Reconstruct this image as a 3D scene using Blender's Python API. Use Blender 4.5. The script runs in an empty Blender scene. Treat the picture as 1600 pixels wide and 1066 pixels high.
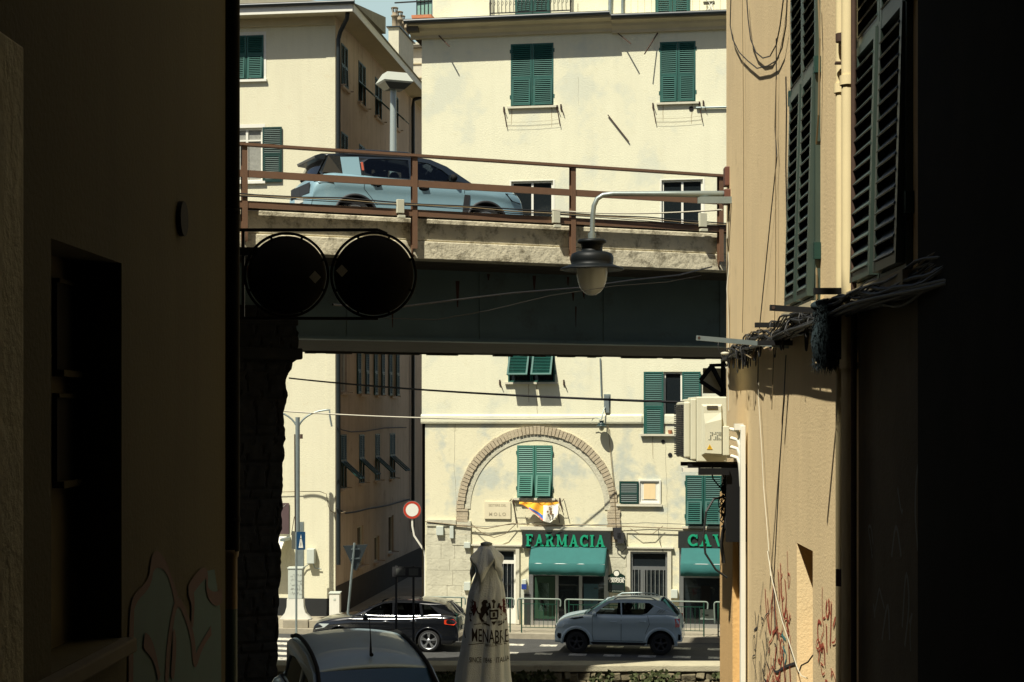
import bpy, bmesh, math, random
from mathutils import Vector, Matrix, Quaternion, noise
from mathutils.geometry import tessellate_polygon
from mathutils.bvhtree import BVHTree
random.seed(7)
R = math.radians
C = bpy.context.scene.collection
scene = bpy.context.scene
# ------------------------------------------------------------ camera
EYE = 6.9
FPX = 2600.0
HZ = 650.0
cam_d = bpy.data.cameras.new('camera'); cam = bpy.data.objects.new('camera', cam_d); C.objects.link(cam)
cam.location = (0, 0, EYE); cam.rotation_euler = (R(90), 0, 0)
cam_d.sensor_width = 36; cam_d.lens = FPX / 1600 * 36; cam_d.shift_y = 117 / 1600
cam_d.clip_start = 0.1; cam_d.clip_end = 3000
scene.camera = cam
# ------------------------------------------------------------ light
SUN = Vector((0.36, 0.53, -1.0)).normalized()
w = bpy.data.worlds.new("World"); scene.world = w; w.use_nodes = True
nt = w.node_tree; nt.nodes.clear()
sky = nt.nodes.new('ShaderNodeTexSky'); sky.sky_type = 'NISHITA'; sky.sun_disc = False
sky.sun_elevation = math.asin(-SUN.z); sky.sun_rotation = math.atan2(-SUN.x, -SUN.y)
sky.air_density = 1.0; sky.dust_density = 2.0; sky.ozone_density = 0.6
bg = nt.nodes.new('ShaderNodeBackground'); bg.inputs['Strength'].default_value = 0.05
wo = nt.nodes.new('ShaderNodeOutputWorld')
nt.links.new(sky.outputs[0], bg.inputs[0]); nt.links.new(bg.outputs[0], wo.inputs[0])
sd = bpy.data.lights.new('sun', 'SUN'); sd.energy = 5.0; sd.angle = R(0.5); sd.color = (1.0, 0.955, 0.82)
so = bpy.data.objects.new('sun', sd); C.objects.link(so)
so.rotation_euler = SUN.to_track_quat('-Z', 'Y').to_euler(); so.location = (-20, -40, 60)
scene.view_settings.view_transform = 'Standard'; scene.view_settings.look = 'None'
scene.view_settings.exposure = 0.5; scene.view_settings.gamma = 1.0

# ------------------------------------------------------------ materials
MT = {}
def srgb(r, g, b):
    f = lambda c: (c/255)/12.92 if c/255 <= .04045 else ((c/255+.055)/1.055)**2.4
    return (f(r), f(g), f(b))
def mat(name, col, rough=.6, metal=0, var=0.0, vscale=3.0, col2=None, patch=0.0, pscale=.6, pcol=None,
        streak=0.0, bump=0.0, bscale=40, spec=.5, trans=0, emit=0, coat=0, grime=None, alpha=None):
    if name in MT: return MT[name]
    m = bpy.data.materials.new(name); m.use_nodes = True; n = m.node_tree; N = n.nodes; L = n.links
    b = N['Principled BSDF']; b.inputs['Roughness'].default_value = rough; b.inputs['Metallic'].default_value = metal
    b.inputs['Specular IOR Level'].default_value = spec
    if coat: b.inputs['Coat Weight'].default_value = coat; b.inputs['Coat Roughness'].default_value = .04
    if trans: b.inputs['Transmission Weight'].default_value = trans
    tc = N.new('ShaderNodeTexCoord')
    def noi(scale, det=5, sc=(1,1,1), rough_=.6):
        mp = N.new('ShaderNodeMapping'); mp.inputs['Scale'].default_value = sc
        t = N.new('ShaderNodeTexNoise'); t.inputs['Scale'].default_value = scale; t.inputs['Detail'].default_value = det
        t.inputs['Roughness'].default_value = rough_
        L.new(tc.outputs['Object'], mp.inputs[0]); L.new(mp.outputs[0], t.inputs['Vector']); return t.outputs['Fac']
    def ramp(fac, a, b_):
        r = N.new('ShaderNodeMapRange'); r.inputs['From Min'].default_value = a; r.inputs['From Max'].default_value = b_
        L.new(fac, r.inputs['Value']); return r.outputs['Result']
    def mix(fac, c1, c2, amt=1.0):
        x = N.new('ShaderNodeMix'); x.data_type = 'RGBA'
        if amt != 1.0:
            mm = N.new('ShaderNodeMath'); mm.operation = 'MULTIPLY'; mm.inputs[1].default_value = amt
            L.new(fac, mm.inputs[0]); fac = mm.outputs[0]
        L.new(fac, x.inputs[0])
        for s, c in ((x.inputs[6], c1), (x.inputs[7], c2)):
            if isinstance(c, tuple): s.default_value = (*c, 1)
            else: L.new(c, s)
        return x.outputs[2]
    cur = tuple(col)
    if var:
        cur = mix(ramp(noi(vscale, 8), .3, .7), cur, tuple(c*(1-var) for c in col) if col2 is None else col2)
    if patch:
        cur = mix(ramp(noi(pscale, 4, rough_=.65), .53, .62), cur, pcol, patch)
    if streak:
        cur = mix(ramp(noi(2.2, 5, (1.6, 1.6, .12)), .45, .75), cur, tuple(c*.55 for c in col), streak)
    if grime:
        cur = mix(ramp(noi(grime[1], 9, rough_=.75), grime[3] if len(grime) > 3 else .56, (grime[3]+.14) if len(grime) > 3 else .72), cur, grime[0], grime[2])
    if isinstance(cur, tuple): b.inputs['Base Color'].default_value = (*cur, 1)
    else: L.new(cur, b.inputs['Base Color'])
    if bump:
        bp = N.new('ShaderNodeBump'); bp.inputs['Strength'].default_value = bump; bp.inputs['Distance'].default_value = .02
        L.new(noi(bscale, 6), bp.inputs['Height']); L.new(bp.outputs[0], b.inputs['Normal'])
    if emit:
        b.inputs['Emission Color'].default_value = (*col, 1); b.inputs['Emission Strength'].default_value = emit
    MT[name] = m; return m
def glass(name, tint=(.5, .55, .55), clear=.5, rough=.03):
    if name in MT: return MT[name]
    m = bpy.data.materials.new(name); m.use_nodes = True; n = m.node_tree; N = n.nodes; L = n.links; N.clear()
    o = N.new('ShaderNodeOutputMaterial'); g = N.new('ShaderNodeBsdfGlossy'); g.inputs['Roughness'].default_value = rough
    g.inputs['Color'].default_value = (.9, .95, 1, 1)
    t = N.new('ShaderNodeBsdfTransparent'); t.inputs['Color'].default_value = (*[c*clear for c in tint], 1)
    f = N.new('ShaderNodeFresnel'); f.inputs['IOR'].default_value = 1.5
    x = N.new('ShaderNodeMixShader'); L.new(f.outputs[0], x.inputs[0]); L.new(t.outputs[0], x.inputs[1]); L.new(g.outputs[0], x.inputs[2])
    L.new(x.outputs[0], o.inputs[0]); MT[name] = m; return m
GREEN = srgb(30, 96, 84)
M = dict(
 cream=mat('cream_plaster', srgb(222,219,190), .95, var=.09, vscale=.5, patch=.55, pscale=.5, pcol=srgb(196,200,184), streak=.12, bump=.5, bscale=22, grime=(srgb(196,188,152), 3, .4)),
 creamlow=mat('patched_cream_plaster', srgb(220,214,182), .95, var=.1, vscale=.6, patch=.95, pscale=.55, pcol=srgb(184,188,174), streak=.1, bump=.5, bscale=22, grime=(srgb(170,165,135), 4, .45)),
 pink=mat('pinkish_plaster', srgb(216,211,182), .95, var=.06, vscale=.5, streak=.12, bump=.5, bscale=20, grime=(srgb(200,180,140), 2, .3)),
 brown=mat('weathered_ochre_plaster', srgb(196,176,152), .95, var=.22, vscale=.45, streak=.5, bump=.5, bscale=15, grime=(srgb(110,80,55), 1.5, .5)),
 ochre=mat('ochre_plaster', srgb(234,208,160), .95, var=.10, vscale=.9, streak=.22, bump=.3, bscale=45, grime=(srgb(150,124,84), 2.5, .35)),
 ochre2=mat('orange_plaster', srgb(216,176,116), .95, var=.08, vscale=2, streak=.15, bump=.4, bscale=25),
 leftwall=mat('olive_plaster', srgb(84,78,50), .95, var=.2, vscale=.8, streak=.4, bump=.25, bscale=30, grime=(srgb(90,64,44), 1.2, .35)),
 white=mat('white_paint', srgb(222,220,206), .6, var=.06, vscale=5),
 offwhite=mat('off_white_stone', srgb(205,200,178), .85, var=.15, vscale=4, bump=.3),
 eave=mat('painted_eave', srgb(190,178,146), .9, var=.12, vscale=2),
 stone=mat('grey_stone', srgb(200,196,172), .9, var=.25, vscale=1.5, bump=1, bscale=12, grime=(srgb(120,116,100), 5, .5)),
 concrete=mat('weathered_concrete', srgb(226,217,188), .95, var=.18, vscale=1.2, bump=.8, bscale=14, streak=.5, grime=(srgb(96,88,66), 3.0, .85, .50)),
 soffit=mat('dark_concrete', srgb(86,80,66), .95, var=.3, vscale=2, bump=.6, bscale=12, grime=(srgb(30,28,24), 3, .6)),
 girder=mat('green_grey_steel', srgb(108,130,130), .6, var=.2, vscale=1.2, grime=(srgb(70,44,34), 1.3, .45)),
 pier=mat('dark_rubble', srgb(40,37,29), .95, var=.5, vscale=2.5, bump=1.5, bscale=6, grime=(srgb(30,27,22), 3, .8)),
 rail=mat('brown_rail_paint', srgb(122,92,70), .55, var=.15, vscale=4, grime=(srgb(90,60,44), 5, .4)),
 shut=mat('green_shutter', srgb(22,86,76), .6, var=.3, vscale=1.3, grime=(srgb(70,110,98), 2, .5)),
 shutlight=mat('pale_green_shutter', srgb(66,122,106), .55, var=.15, vscale=3),
 shutdark=mat('dark_green_shutter', srgb(10,56,48), .5, var=.2, vscale=3),
 shutgrey=mat('grey_green_shutter', srgb(58,72,64), .4, var=.2, vscale=4),
 pipe=mat('dark_pipe', srgb(28,36,38), .4),
 iron=mat('black_iron', srgb(24,24,24), .5, var=.3, vscale=20),
 rust=mat('rusty_iron', srgb(74,52,38), .8, var=.4, vscale=20),
 dark=mat('dark_interior', (.006,.006,.006), .9),
 black=mat('black_paint', (.006,.006,.006), .8, spec=.2),
 rubber=mat('tyre_rubber', (.012,.012,.012), .85),
 plastic=mat('black_plastic', (.02,.02,.022), .6),
 chrome=mat('chrome', (.75,.76,.78), .15, 1),
 alu=mat('aluminium', (.55,.56,.56), .35, .9),
 galv=mat('galvanised_steel', srgb(150,162,160), .45, .6, var=.2, vscale=8),
 tile=mat('terracotta_tile', srgb(196,126,88), .9, var=.3, vscale=6, bump=.5),
 brick=mat('pale_arch_brick', srgb(188,174,146), .9, var=.25, vscale=9, bump=.8, grime=(srgb(160,110,86), 1.1, .5)),
 basepaint=mat('black_base_paint', srgb(26,28,28), .8, var=.2),
 sgreen=mat('sign_letter_green', srgb(34,150,112), .35, coat=.5),
 granite=mat('dark_granite', srgb(52,56,54), .4, var=.5, vscale=60),
 awning=mat('green_awning_cloth', srgb(40,100,96), .85, var=.12, vscale=3, streak=.2, bump=.2, bscale=8),
 wire=mat('cable_black', (.01,.01,.01), .6),
 wirew=mat('cable_white', srgb(190,184,164), .6),
 wiret=mat('cable_tan', srgb(120,104,76), .7),
 asphalt=mat('asphalt', (.055,.055,.052), .95, var=.35, vscale=3, bump=.6, bscale=60, grime=((.10,.1,.09), 1.2, .5)),
 paving=mat('paving', srgb(150,142,122), .95, var=.2, vscale=3, bump=.4),
 kerb=mat('kerb_stone', srgb(160,152,132), .9, var=.25, vscale=5, bump=.5),
 paint=mat('road_paint', srgb(205,200,182), .85, grime=((.06,.06,.06), 5, .85, .46)),
 glassd=mat('window_glass', (.012,.016,.018), .06, spec=.6),
 curtain=mat('curtain', srgb(150,150,140), .9, var=.3, vscale=8),
 cabinet=mat('pale_cabinet', srgb(190,196,184), .6, var=.1, vscale=4),
 acw=mat('ac_casing', srgb(206,204,180), .5, var=.05, vscale=6),
 pgreen=mat('baluster_green', srgb(16,62,46), .45),
)

# ------------------------------------------------------------ helpers
BASE = {}
class MB:
    def __init__(s): s.v = []; s.f = []; s.mi = []; s.m = 0; s.sm = []; s.smooth = False
    def add(s, vs, fs):
        o = len(s.v); s.v += [tuple(v) for v in vs]
        for f in fs: s.f.append([i+o for i in f]); s.mi.append(s.m); s.sm.append(s.smooth)
        return s
    def box(s, x0, x1, y0, y1, z0, z1):
        if x0 > x1: x0, x1 = x1, x0
        if y0 > y1: y0, y1 = y1, y0
        if z0 > z1: z0, z1 = z1, z0
        return s.add([(x0,y0,z0),(x1,y0,z0),(x1,y1,z0),(x0,y1,z0),(x0,y0,z1),(x1,y0,z1),(x1,y1,z1),(x0,y1,z1)],
              [(0,3,2,1),(4,5,6,7),(0,1,5,4),(1,2,6,5),(2,3,7,6),(3,0,4,7)])
    def quad(s, a, b, c, d): return s.add([a,b,c,d], [(0,1,2,3)])
    def obox(s, c, size, mtx):
        hx, hy, hz = [k/2 for k in size]; c = Vector(c)
        vs = [c + mtx @ Vector((sx*hx, sy*hy, sz*hz)) for sz in (-1,1) for (sx,sy) in ((-1,-1),(1,-1),(1,1),(-1,1))]
        return s.add(vs, [(0,3,2,1),(4,5,6,7),(0,1,5,4),(1,2,6,5),(2,3,7,6),(3,0,4,7)])
    def bar(s, a, b, wd, ht, up=(0,0,1)):
        a = Vector(a); b = Vector(b); d = b-a; x = d.normalized(); u = Vector(up)
        if abs(x.dot(u)) > .99: u = Vector((0,1,0))
        y = u.cross(x).normalized(); z = x.cross(y)
        m = Matrix((x, y, z)).transposed()
        return s.obox((a+b)/2, (d.length, wd, ht), m)
    def tube(s, pts, r, n=8, caps=True):
        pts = [Vector(p) for p in pts]; rs = r if isinstance(r, (list, tuple)) else [r]*len(pts)
        rings = []; prev = None; old = s.smooth
        for i, p in enumerate(pts):
            d = (pts[min(i+1, len(pts)-1)] - pts[max(i-1, 0)]).normalized()
            if prev is None:
                u = Vector((0,0,1)) if abs(d.z) < .95 else Vector((1,0,0)); a = d.cross(u).normalized()
            else:
                a = (prev - d*prev.dot(d)).normalized()
            prev = a; b = d.cross(a)
            rings.append([p + (a*math.cos(2*math.pi*k/n) + b*math.sin(2*math.pi*k/n))*rs[i] for k in range(n)])
        vs = [v for rg in rings for v in rg]; fs = []
        for i in range(len(pts)-1):
            for k in range(n): fs.append((i*n+k, i*n+(k+1)%n, (i+1)*n+(k+1)%n, (i+1)*n+k))
        s.smooth = n > 5; s.add(vs, fs); s.smooth = old
        if caps: s.add(rings[0][::-1], [tuple(range(n))]); s.add(rings[-1], [tuple(range(n))])
        return s
    def lathe(s, prof, n=24, c=(0,0,0), axis='z', ang=2*math.pi):
        vs = []; fs = []; c = Vector(c); old = s.smooth
        for (r_, h) in prof:
            for k in range(n):
                t = ang*k/n; x, y = r_*math.cos(t), r_*math.sin(t)
                v = {'z': (x,y,h), 'y': (x,h,y), 'x': (h,x,y)}[axis]; vs.append(c+Vector(v))
        for i in range(len(prof)-1):
            for k in range(n): fs.append((i*n+k, i*n+(k+1)%n, (i+1)*n+(k+1)%n, (i+1)*n+k))
        s.smooth = True; s.add(vs, fs); s.smooth = old; return s
    def prism(s, poly, a, b, plane='xz'):
        """extrude a 2D polygon between a and b along the remaining axis"""
        n = len(poly)
        def P(p, t): return {'xz': (p[0], t, p[1]), 'xy': (p[0], p[1], t), 'yz': (t, p[0], p[1])}[plane]
        vs = [P(p, a) for p in poly] + [P(p, b) for p in poly]
        tri = tessellate_polygon([[Vector((p[0], p[1], 0)) for p in poly]])
        fs = [tuple(t) for t in tri] + [tuple(i+n for i in t[::-1]) for t in tri]
        fs += [(i, (i+1) % n, (i+1) % n+n, i+n) for i in range(n)]
        return s.add(vs, fs)
    def disc(s, c, r, axis='y', n=24, t=.004):
        poly = [(r*math.cos(2*math.pi*k/n), r*math.sin(2*math.pi*k/n)) for k in range(n)]
        pl = {'y': 'xz', 'z': 'xy', 'x': 'yz'}[axis]; cc = {'y': (c[0],c[2],c[1]), 'z': (c[0],c[1],c[2]), 'x': (c[1],c[2],c[0])}[axis]
        return s.prism([(p[0]+cc[0], p[1]+cc[1]) for p in poly], cc[2]-t/2, cc[2]+t/2, pl)
    def ball(s, c, r, n=12, sc=(1,1,1)):
        prof = [(max(1e-4, math.sin(math.pi*i/n)), -math.cos(math.pi*i/n)) for i in range(n+1)]
        vs = []; fs = []; k2 = n+4; old = s.smooth
        for (a, h) in prof:
            for k in range(k2):
                t = 2*math.pi*k/k2; vs.append((c[0]+a*math.cos(t)*r*sc[0], c[1]+a*math.sin(t)*r*sc[1], c[2]+h*r*sc[2]))
        for i in range(n):
            for k in range(k2): fs.append((i*k2+k, i*k2+(k+1)%k2, (i+1)*k2+(k+1)%k2, (i+1)*k2+k))
        s.smooth = True; s.add(vs, fs); s.smooth = old; return s
    def build(s, name, mats, parent=None, bevel=0, label=None):
        me = bpy.data.meshes.new(name)
        off = BASE.get(parent.name, Vector((0,0,0))) if parent else Vector((0,0,0))
        me.from_pydata([(v[0]-off.x, v[1]-off.y, v[2]-off.z) for v in s.v], [], s.f)
        if not isinstance(mats, (list, tuple)): mats = [mats]
        for m in mats: me.materials.append(m)
        me.polygons.foreach_set('material_index', s.mi); me.polygons.foreach_set('use_smooth', s.sm); me.update()
        bm = bmesh.new(); bm.from_mesh(me)
        if bevel:
            bmesh.ops.remove_doubles(bm, verts=bm.verts, dist=1e-5)
        bmesh.ops.recalc_face_normals(bm, faces=bm.faces); bm.to_mesh(me); bm.free()
        o = bpy.data.objects.new(name, me); C.objects.link(o)
        if bevel:
            bv = o.modifiers.new('bevel', 'BEVEL'); bv.width = bevel; bv.segments = 2; bv.limit_method = 'ANGLE'
        if parent: o.parent = parent; BASE[o.name] = off
        if label: o['label'] = label
        return o
class FR:
    """a vertical plane frame: local x along the plane, local y away from the viewer's side, z up"""
    def __init__(s, ox, oy, yaw, z=0):
        s.o = Vector((ox, oy, z)); s.yaw = yaw; s.m = Matrix.Rotation(yaw, 4, 'Z'); s.M = Matrix.Translation(s.o) @ s.m; s.I = s.M.inverted()
    def w(s, x, y, z): return s.M @ Vector((x, y, z))
    def px(s, px, py, y=0.0):
        """picture position on the plane at local depth y -> local (x, z)"""
        o = s.I @ Vector((0, 0, EYE)); d = s.I.to_3x3() @ Vector(((px-800)/FPX, 1, (HZ-py)/FPX))
        t = (y - o.y)/d.y; p = o + d*t; return p.x, p.z
    def X(s, px, y=0): return s.px(px, 650, y)[0]
    def Z(s, px, py, y=0): return s.px(px, py, y)[1]
    def rect(s, x0, y0, x1, y1, y=0):
        a = s.px(x0, (y0+y1)/2, y)[0]; b = s.px(x1, (y0+y1)/2, y)[0]; xm = (x0+x1)/2
        c = s.px(xm, y1, y)[1]; d = s.px(xm, y0, y)[1]
        return min(a, b), max(a, b), c, d
    def thing(s, name, label, cat, base, group=None):
        o = bpy.data.objects.new(name, None); C.objects.link(o); o.empty_display_size = .2
        b = Vector(base); o.location = s.M @ b; o.rotation_euler = (0, 0, s.yaw)
        o['label'] = label; o['category'] = cat
        if group: o['group'] = group
        BASE[o.name] = b; return o
W0 = FR(0, 0, 0)
def P(px, py, Y):
    return Vector(((px-800)/FPX*Y, Y, EYE+(HZ-py)/FPX*Y))
def single(fr, mb, name, mats, label, cat, base, group=None, bevel=0, kind=None):
    """a thing that is one mesh"""
    me_off = Vector(base)
    key = '__tmp'
    class _O: name = key
    BASE[key] = me_off
    o = mb.build.__func__(mb, name, mats, None, bevel)
    for v in o.data.vertices: v.co -= me_off
    o.location = fr.M @ me_off; o.rotation_euler = (0, 0, fr.yaw)
    if label: o['label'] = label
    if cat: o['category'] = cat
    if group: o['group'] = group
    if kind: o['kind'] = kind
    return o
def structure(mb, name, mats, kind='structure'):
    o = mb.build(name, mats); o['kind'] = kind; return o
def text_mesh(txt, size, depth=.004, bold=0.0, sx=1.0, align='CENTER'):
    cu = bpy.data.curves.new('txt', 'FONT'); cu.body = txt; cu.size = size; cu.extrude = depth/2; cu.offset = bold
    cu.align_x = align; cu.align_y = 'CENTER'; cu.resolution_u = 3
    o = bpy.data.objects.new('txt', cu); C.objects.link(o)
    dg = bpy.context.evaluated_depsgraph_get(); me = bpy.data.meshes.new_from_object(o.evaluated_get(dg))
    vs = [(v.co.x*sx, v.co.z, v.co.y) for v in me.vertices]; fs = [tuple(p.vertices) for p in me.polygons]
    bpy.data.objects.remove(o); bpy.data.curves.remove(cu); bpy.data.meshes.remove(me)
    return vs, fs
def add_text(mb, txt, x, y, z, size, **k):
    vs, fs = text_mesh(txt, size, **k); mb.add([(v[0]+x, v[1]+y, v[2]+z) for v in vs], fs)
def sag(a, b, drop, n=14):
    a = Vector(a); b = Vector(b)
    return [a.lerp(b, i/n) - Vector((0, 0, drop*4*(i/n)*(1-i/n))) for i in range(n+1)]
def wall_holes(mb, x0, x1, z0, z1, holes, y=0, rev=.25):
    xs = sorted({x0, x1, *[h[0] for h in holes], *[h[1] for h in holes]}); xs = [x for x in xs if x0 <= x <= x1]
    zs = sorted({z0, z1, *[h[2] for h in holes], *[h[3] for h in holes]}); zs = [z for z in zs if z0 <= z <= z1]
    for i in range(len(xs)-1):
        for j in range(len(zs)-1):
            cx, cz = (xs[i]+xs[i+1])/2, (zs[j]+zs[j+1])/2
            if any(h[0] < cx < h[1] and h[2] < cz < h[3] for h in holes): continue
            mb.quad((xs[i], y, zs[j]), (xs[i+1], y, zs[j]), (xs[i+1], y, zs[j+1]), (xs[i], y, zs[j+1]))
    for (a, b, c, d) in holes:
        a, b, c, d = max(a, x0), min(b, x1), max(c, z0), min(d, z1)
        mb.quad((a,y,c),(a,y+rev,c),(a,y+rev,d),(a,y,d)); mb.quad((b,y,c),(b,y,d),(b,y+rev,d),(b,y+rev,c))
        mb.quad((a,y,d),(a,y+rev,d),(b,y+rev,d),(b,y,d)); mb.quad((a,y,c),(b,y,c),(b,y+rev,c),(a,y+rev,c))
def shell(mb, x0, x1, z0, z1, y0, y1):
    """sides, back and top of a building behind its front wall"""
    mb.quad((x0,y0,z0),(x0,y1,z0),(x0,y1,z1),(x0,y0,z1)); mb.quad((x1,y0,z0),(x1,y0,z1),(x1,y1,z1),(x1,y1,z0))
    mb.quad((x0,y1,z0),(x1,y1,z0),(x1,y1,z1),(x0,y1,z1)); mb.quad((x0,y0,z1),(x0,y1,z1),(x1,y1,z1),(x1,y0,z1))
def leaf(parent, x0, x1, z0, z1, y, m, flap=0, fh=.42, hinge=None, ang=0, slat=.06, label=None, th=.04):
    """one louvred shutter leaf; flap = outward angle of its lower panel; hinge 'l'/'r' with ang swings the whole leaf out"""
    mb = MB(); sw = .055; fl = MB()
    def frame(b, xa, xb, za, zb):
        b.box(xa, xa+sw, -th/2, th/2, za, zb); b.box(xb-sw, xb, -th/2, th/2, za, zb)
        b.box(xa+sw, xb-sw, -th/2+.002, th/2-.002, za, za+sw); b.box(xa+sw, xb-sw, -th/2+.002, th/2-.002, zb-sw, zb)
        n = max(3, int((zb-za-2*sw)/slat)); dz = (zb-za-2*sw)/n
        for i in range(n):
            zc = za+sw+dz*(i+.5)
            b.obox(((xa+xb)/2, 0, zc), (xb-xa-2*sw, .009, dz*1.15), Matrix.Rotation(R(-38), 3, 'X'))
    w_ = x1-x0; h = z1-z0
    if fh and fh < 1:
        zf = h*fh
        frame(mb, 0, w_, zf, h); mb.box(0, sw*.7, -th/2, th/2, 0, zf-.001); mb.box(w_-sw*.7, w_, -th/2, th/2, 0, zf-.001)
        mb.box(sw*.7, w_-sw*.7, -th/2, th/2, 0, sw*.6)
        frame(fl, sw*.8, w_-sw*.8, sw*.7, zf-.01)
        rm = Matrix.Rotation(R(-flap), 3, 'X'); piv = Vector((0, 0, zf-.01))
        fl.v = [tuple(rm @ (Vector(v)-piv) + piv + Vector((0, -.012, 0))) for v in fl.v]
    else:
        frame(mb, 0, w_, 0, h); zc = h*.45; mb.box(sw, w_-sw, -th/2, th/2, zc-.04, zc+.04)
    if hinge == 'r':
        rm = Matrix.Rotation(R(ang), 3, 'Z'); tf = lambda v: rm @ (Vector(v)-Vector((w_,0,0))) + Vector((w_,0,0))
    elif hinge == 'l':
        rm = Matrix.Rotation(R(-ang), 3, 'Z'); tf = lambda v: rm @ Vector(v)
    else: tf = lambda v: Vector(v)
    for b in (mb, fl): b.v = [tuple(tf(v)+Vector((x0, y, z0))) for v in b.v]
    o = mb.build('shutter_leaf', m, parent)
    if fl.v: fl.build('shutter_flap', m, o)
    if label: o['label'] = label
    return o
# ============================================================ ground
def ground():
    mb = MB(); mb.quad((-300,31.5,-.02),(300,31.5,-.02),(300,900,-.02),(-300,900,-.02)); structure(mb, 'ground', M['paving'])
    mb = MB(); mb.quad((-12,-40,10.7),(12,-40,10.7),(12,31.0,1.1),(-12,31.0,1.1)); structure(mb, 'alley_ground', M['asphalt'])
    rd = FR(2.06, 51.2, R(-9.4))
    mb = MB(); mb.box(-60, 60, -22, 0, -.3, .0); o = structure(mb, 'street', M['asphalt']); 
    o.location = rd.o; o.rotation_euler = (0,0,rd.yaw)
    mb = MB(); mb.box(-60, 60, .0, .3, -.3, .16); o = structure(mb, 'kerb', M['kerb']); o.location = rd.o; o.rotation_euler=(0,0,rd.yaw)
    mb = MB(); mb.box(-60, 60, .3, 26, -.3, .15); o = structure(mb, 'pavement', M['paving']); o.location = rd.o; o.rotation_euler=(0,0,rd.yaw)
    # painted markings: crossing bars left, dashes in the middle
    mb = MB()
    for i in range(6):
        y = -1.0-i*1.0
        mb.box(-10.6, -6.9, y-.5, y, .001, .004)
    for i in range(9):
        x = -3.0+i*1.0
        mb.box(x, x+.5, -1.55, -1.15, .001, .004); mb.box(x+.1, x+.6, -3.3, -2.9, .001, .004)
    o = structure(mb, 'road_markings', M['paint']); o.location = rd.o; o.rotation_euler=(0,0,rd.yaw)
ground()
def sky_backdrop():
    m = MB(); m.smooth = True; vs = []; n = 24
    for i in range(n+1):
        a = R(-50+100*i/n)
        for k in range(7): e = R(-1+k*2.9); vs.append((1500*math.sin(a)*math.cos(e), 1500*math.cos(a)*math.cos(e), 1500*math.sin(e)))
    m.add(vs, [(i*7+k, (i+1)*7+k, (i+1)*7+k+1, i*7+k+1) for i in range(n) for k in range(6)])
    mt = bpy.data.materials.new('hazy_sky'); mt.use_nodes = True; N = mt.node_tree.nodes; N.clear(); L = mt.node_tree.links
    o = N.new('ShaderNodeOutputMaterial'); e = N.new('ShaderNodeEmission'); e.inputs['Strength'].default_value = .47
    tc = N.new('ShaderNodeTexCoord'); nz = N.new('ShaderNodeTexNoise'); nz.inputs['Scale'].default_value = .004; nz.inputs['Detail'].default_value = 5
    cr = N.new('ShaderNodeMix'); cr.data_type = 'RGBA'; cr.inputs[6].default_value = (.84,1.0,.96,1); cr.inputs[7].default_value = (.64,.96,1.0,1)
    L.new(tc.outputs['Object'], nz.inputs['Vector']); L.new(nz.outputs['Fac'], cr.inputs[0]); L.new(cr.outputs[2], e.inputs[0]); L.new(e.outputs[0], o.inputs[0])
    structure(m, 'sky', mt)
sky_backdrop()
RD = FR(2.06, 51.2, R(-9.4))

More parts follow.
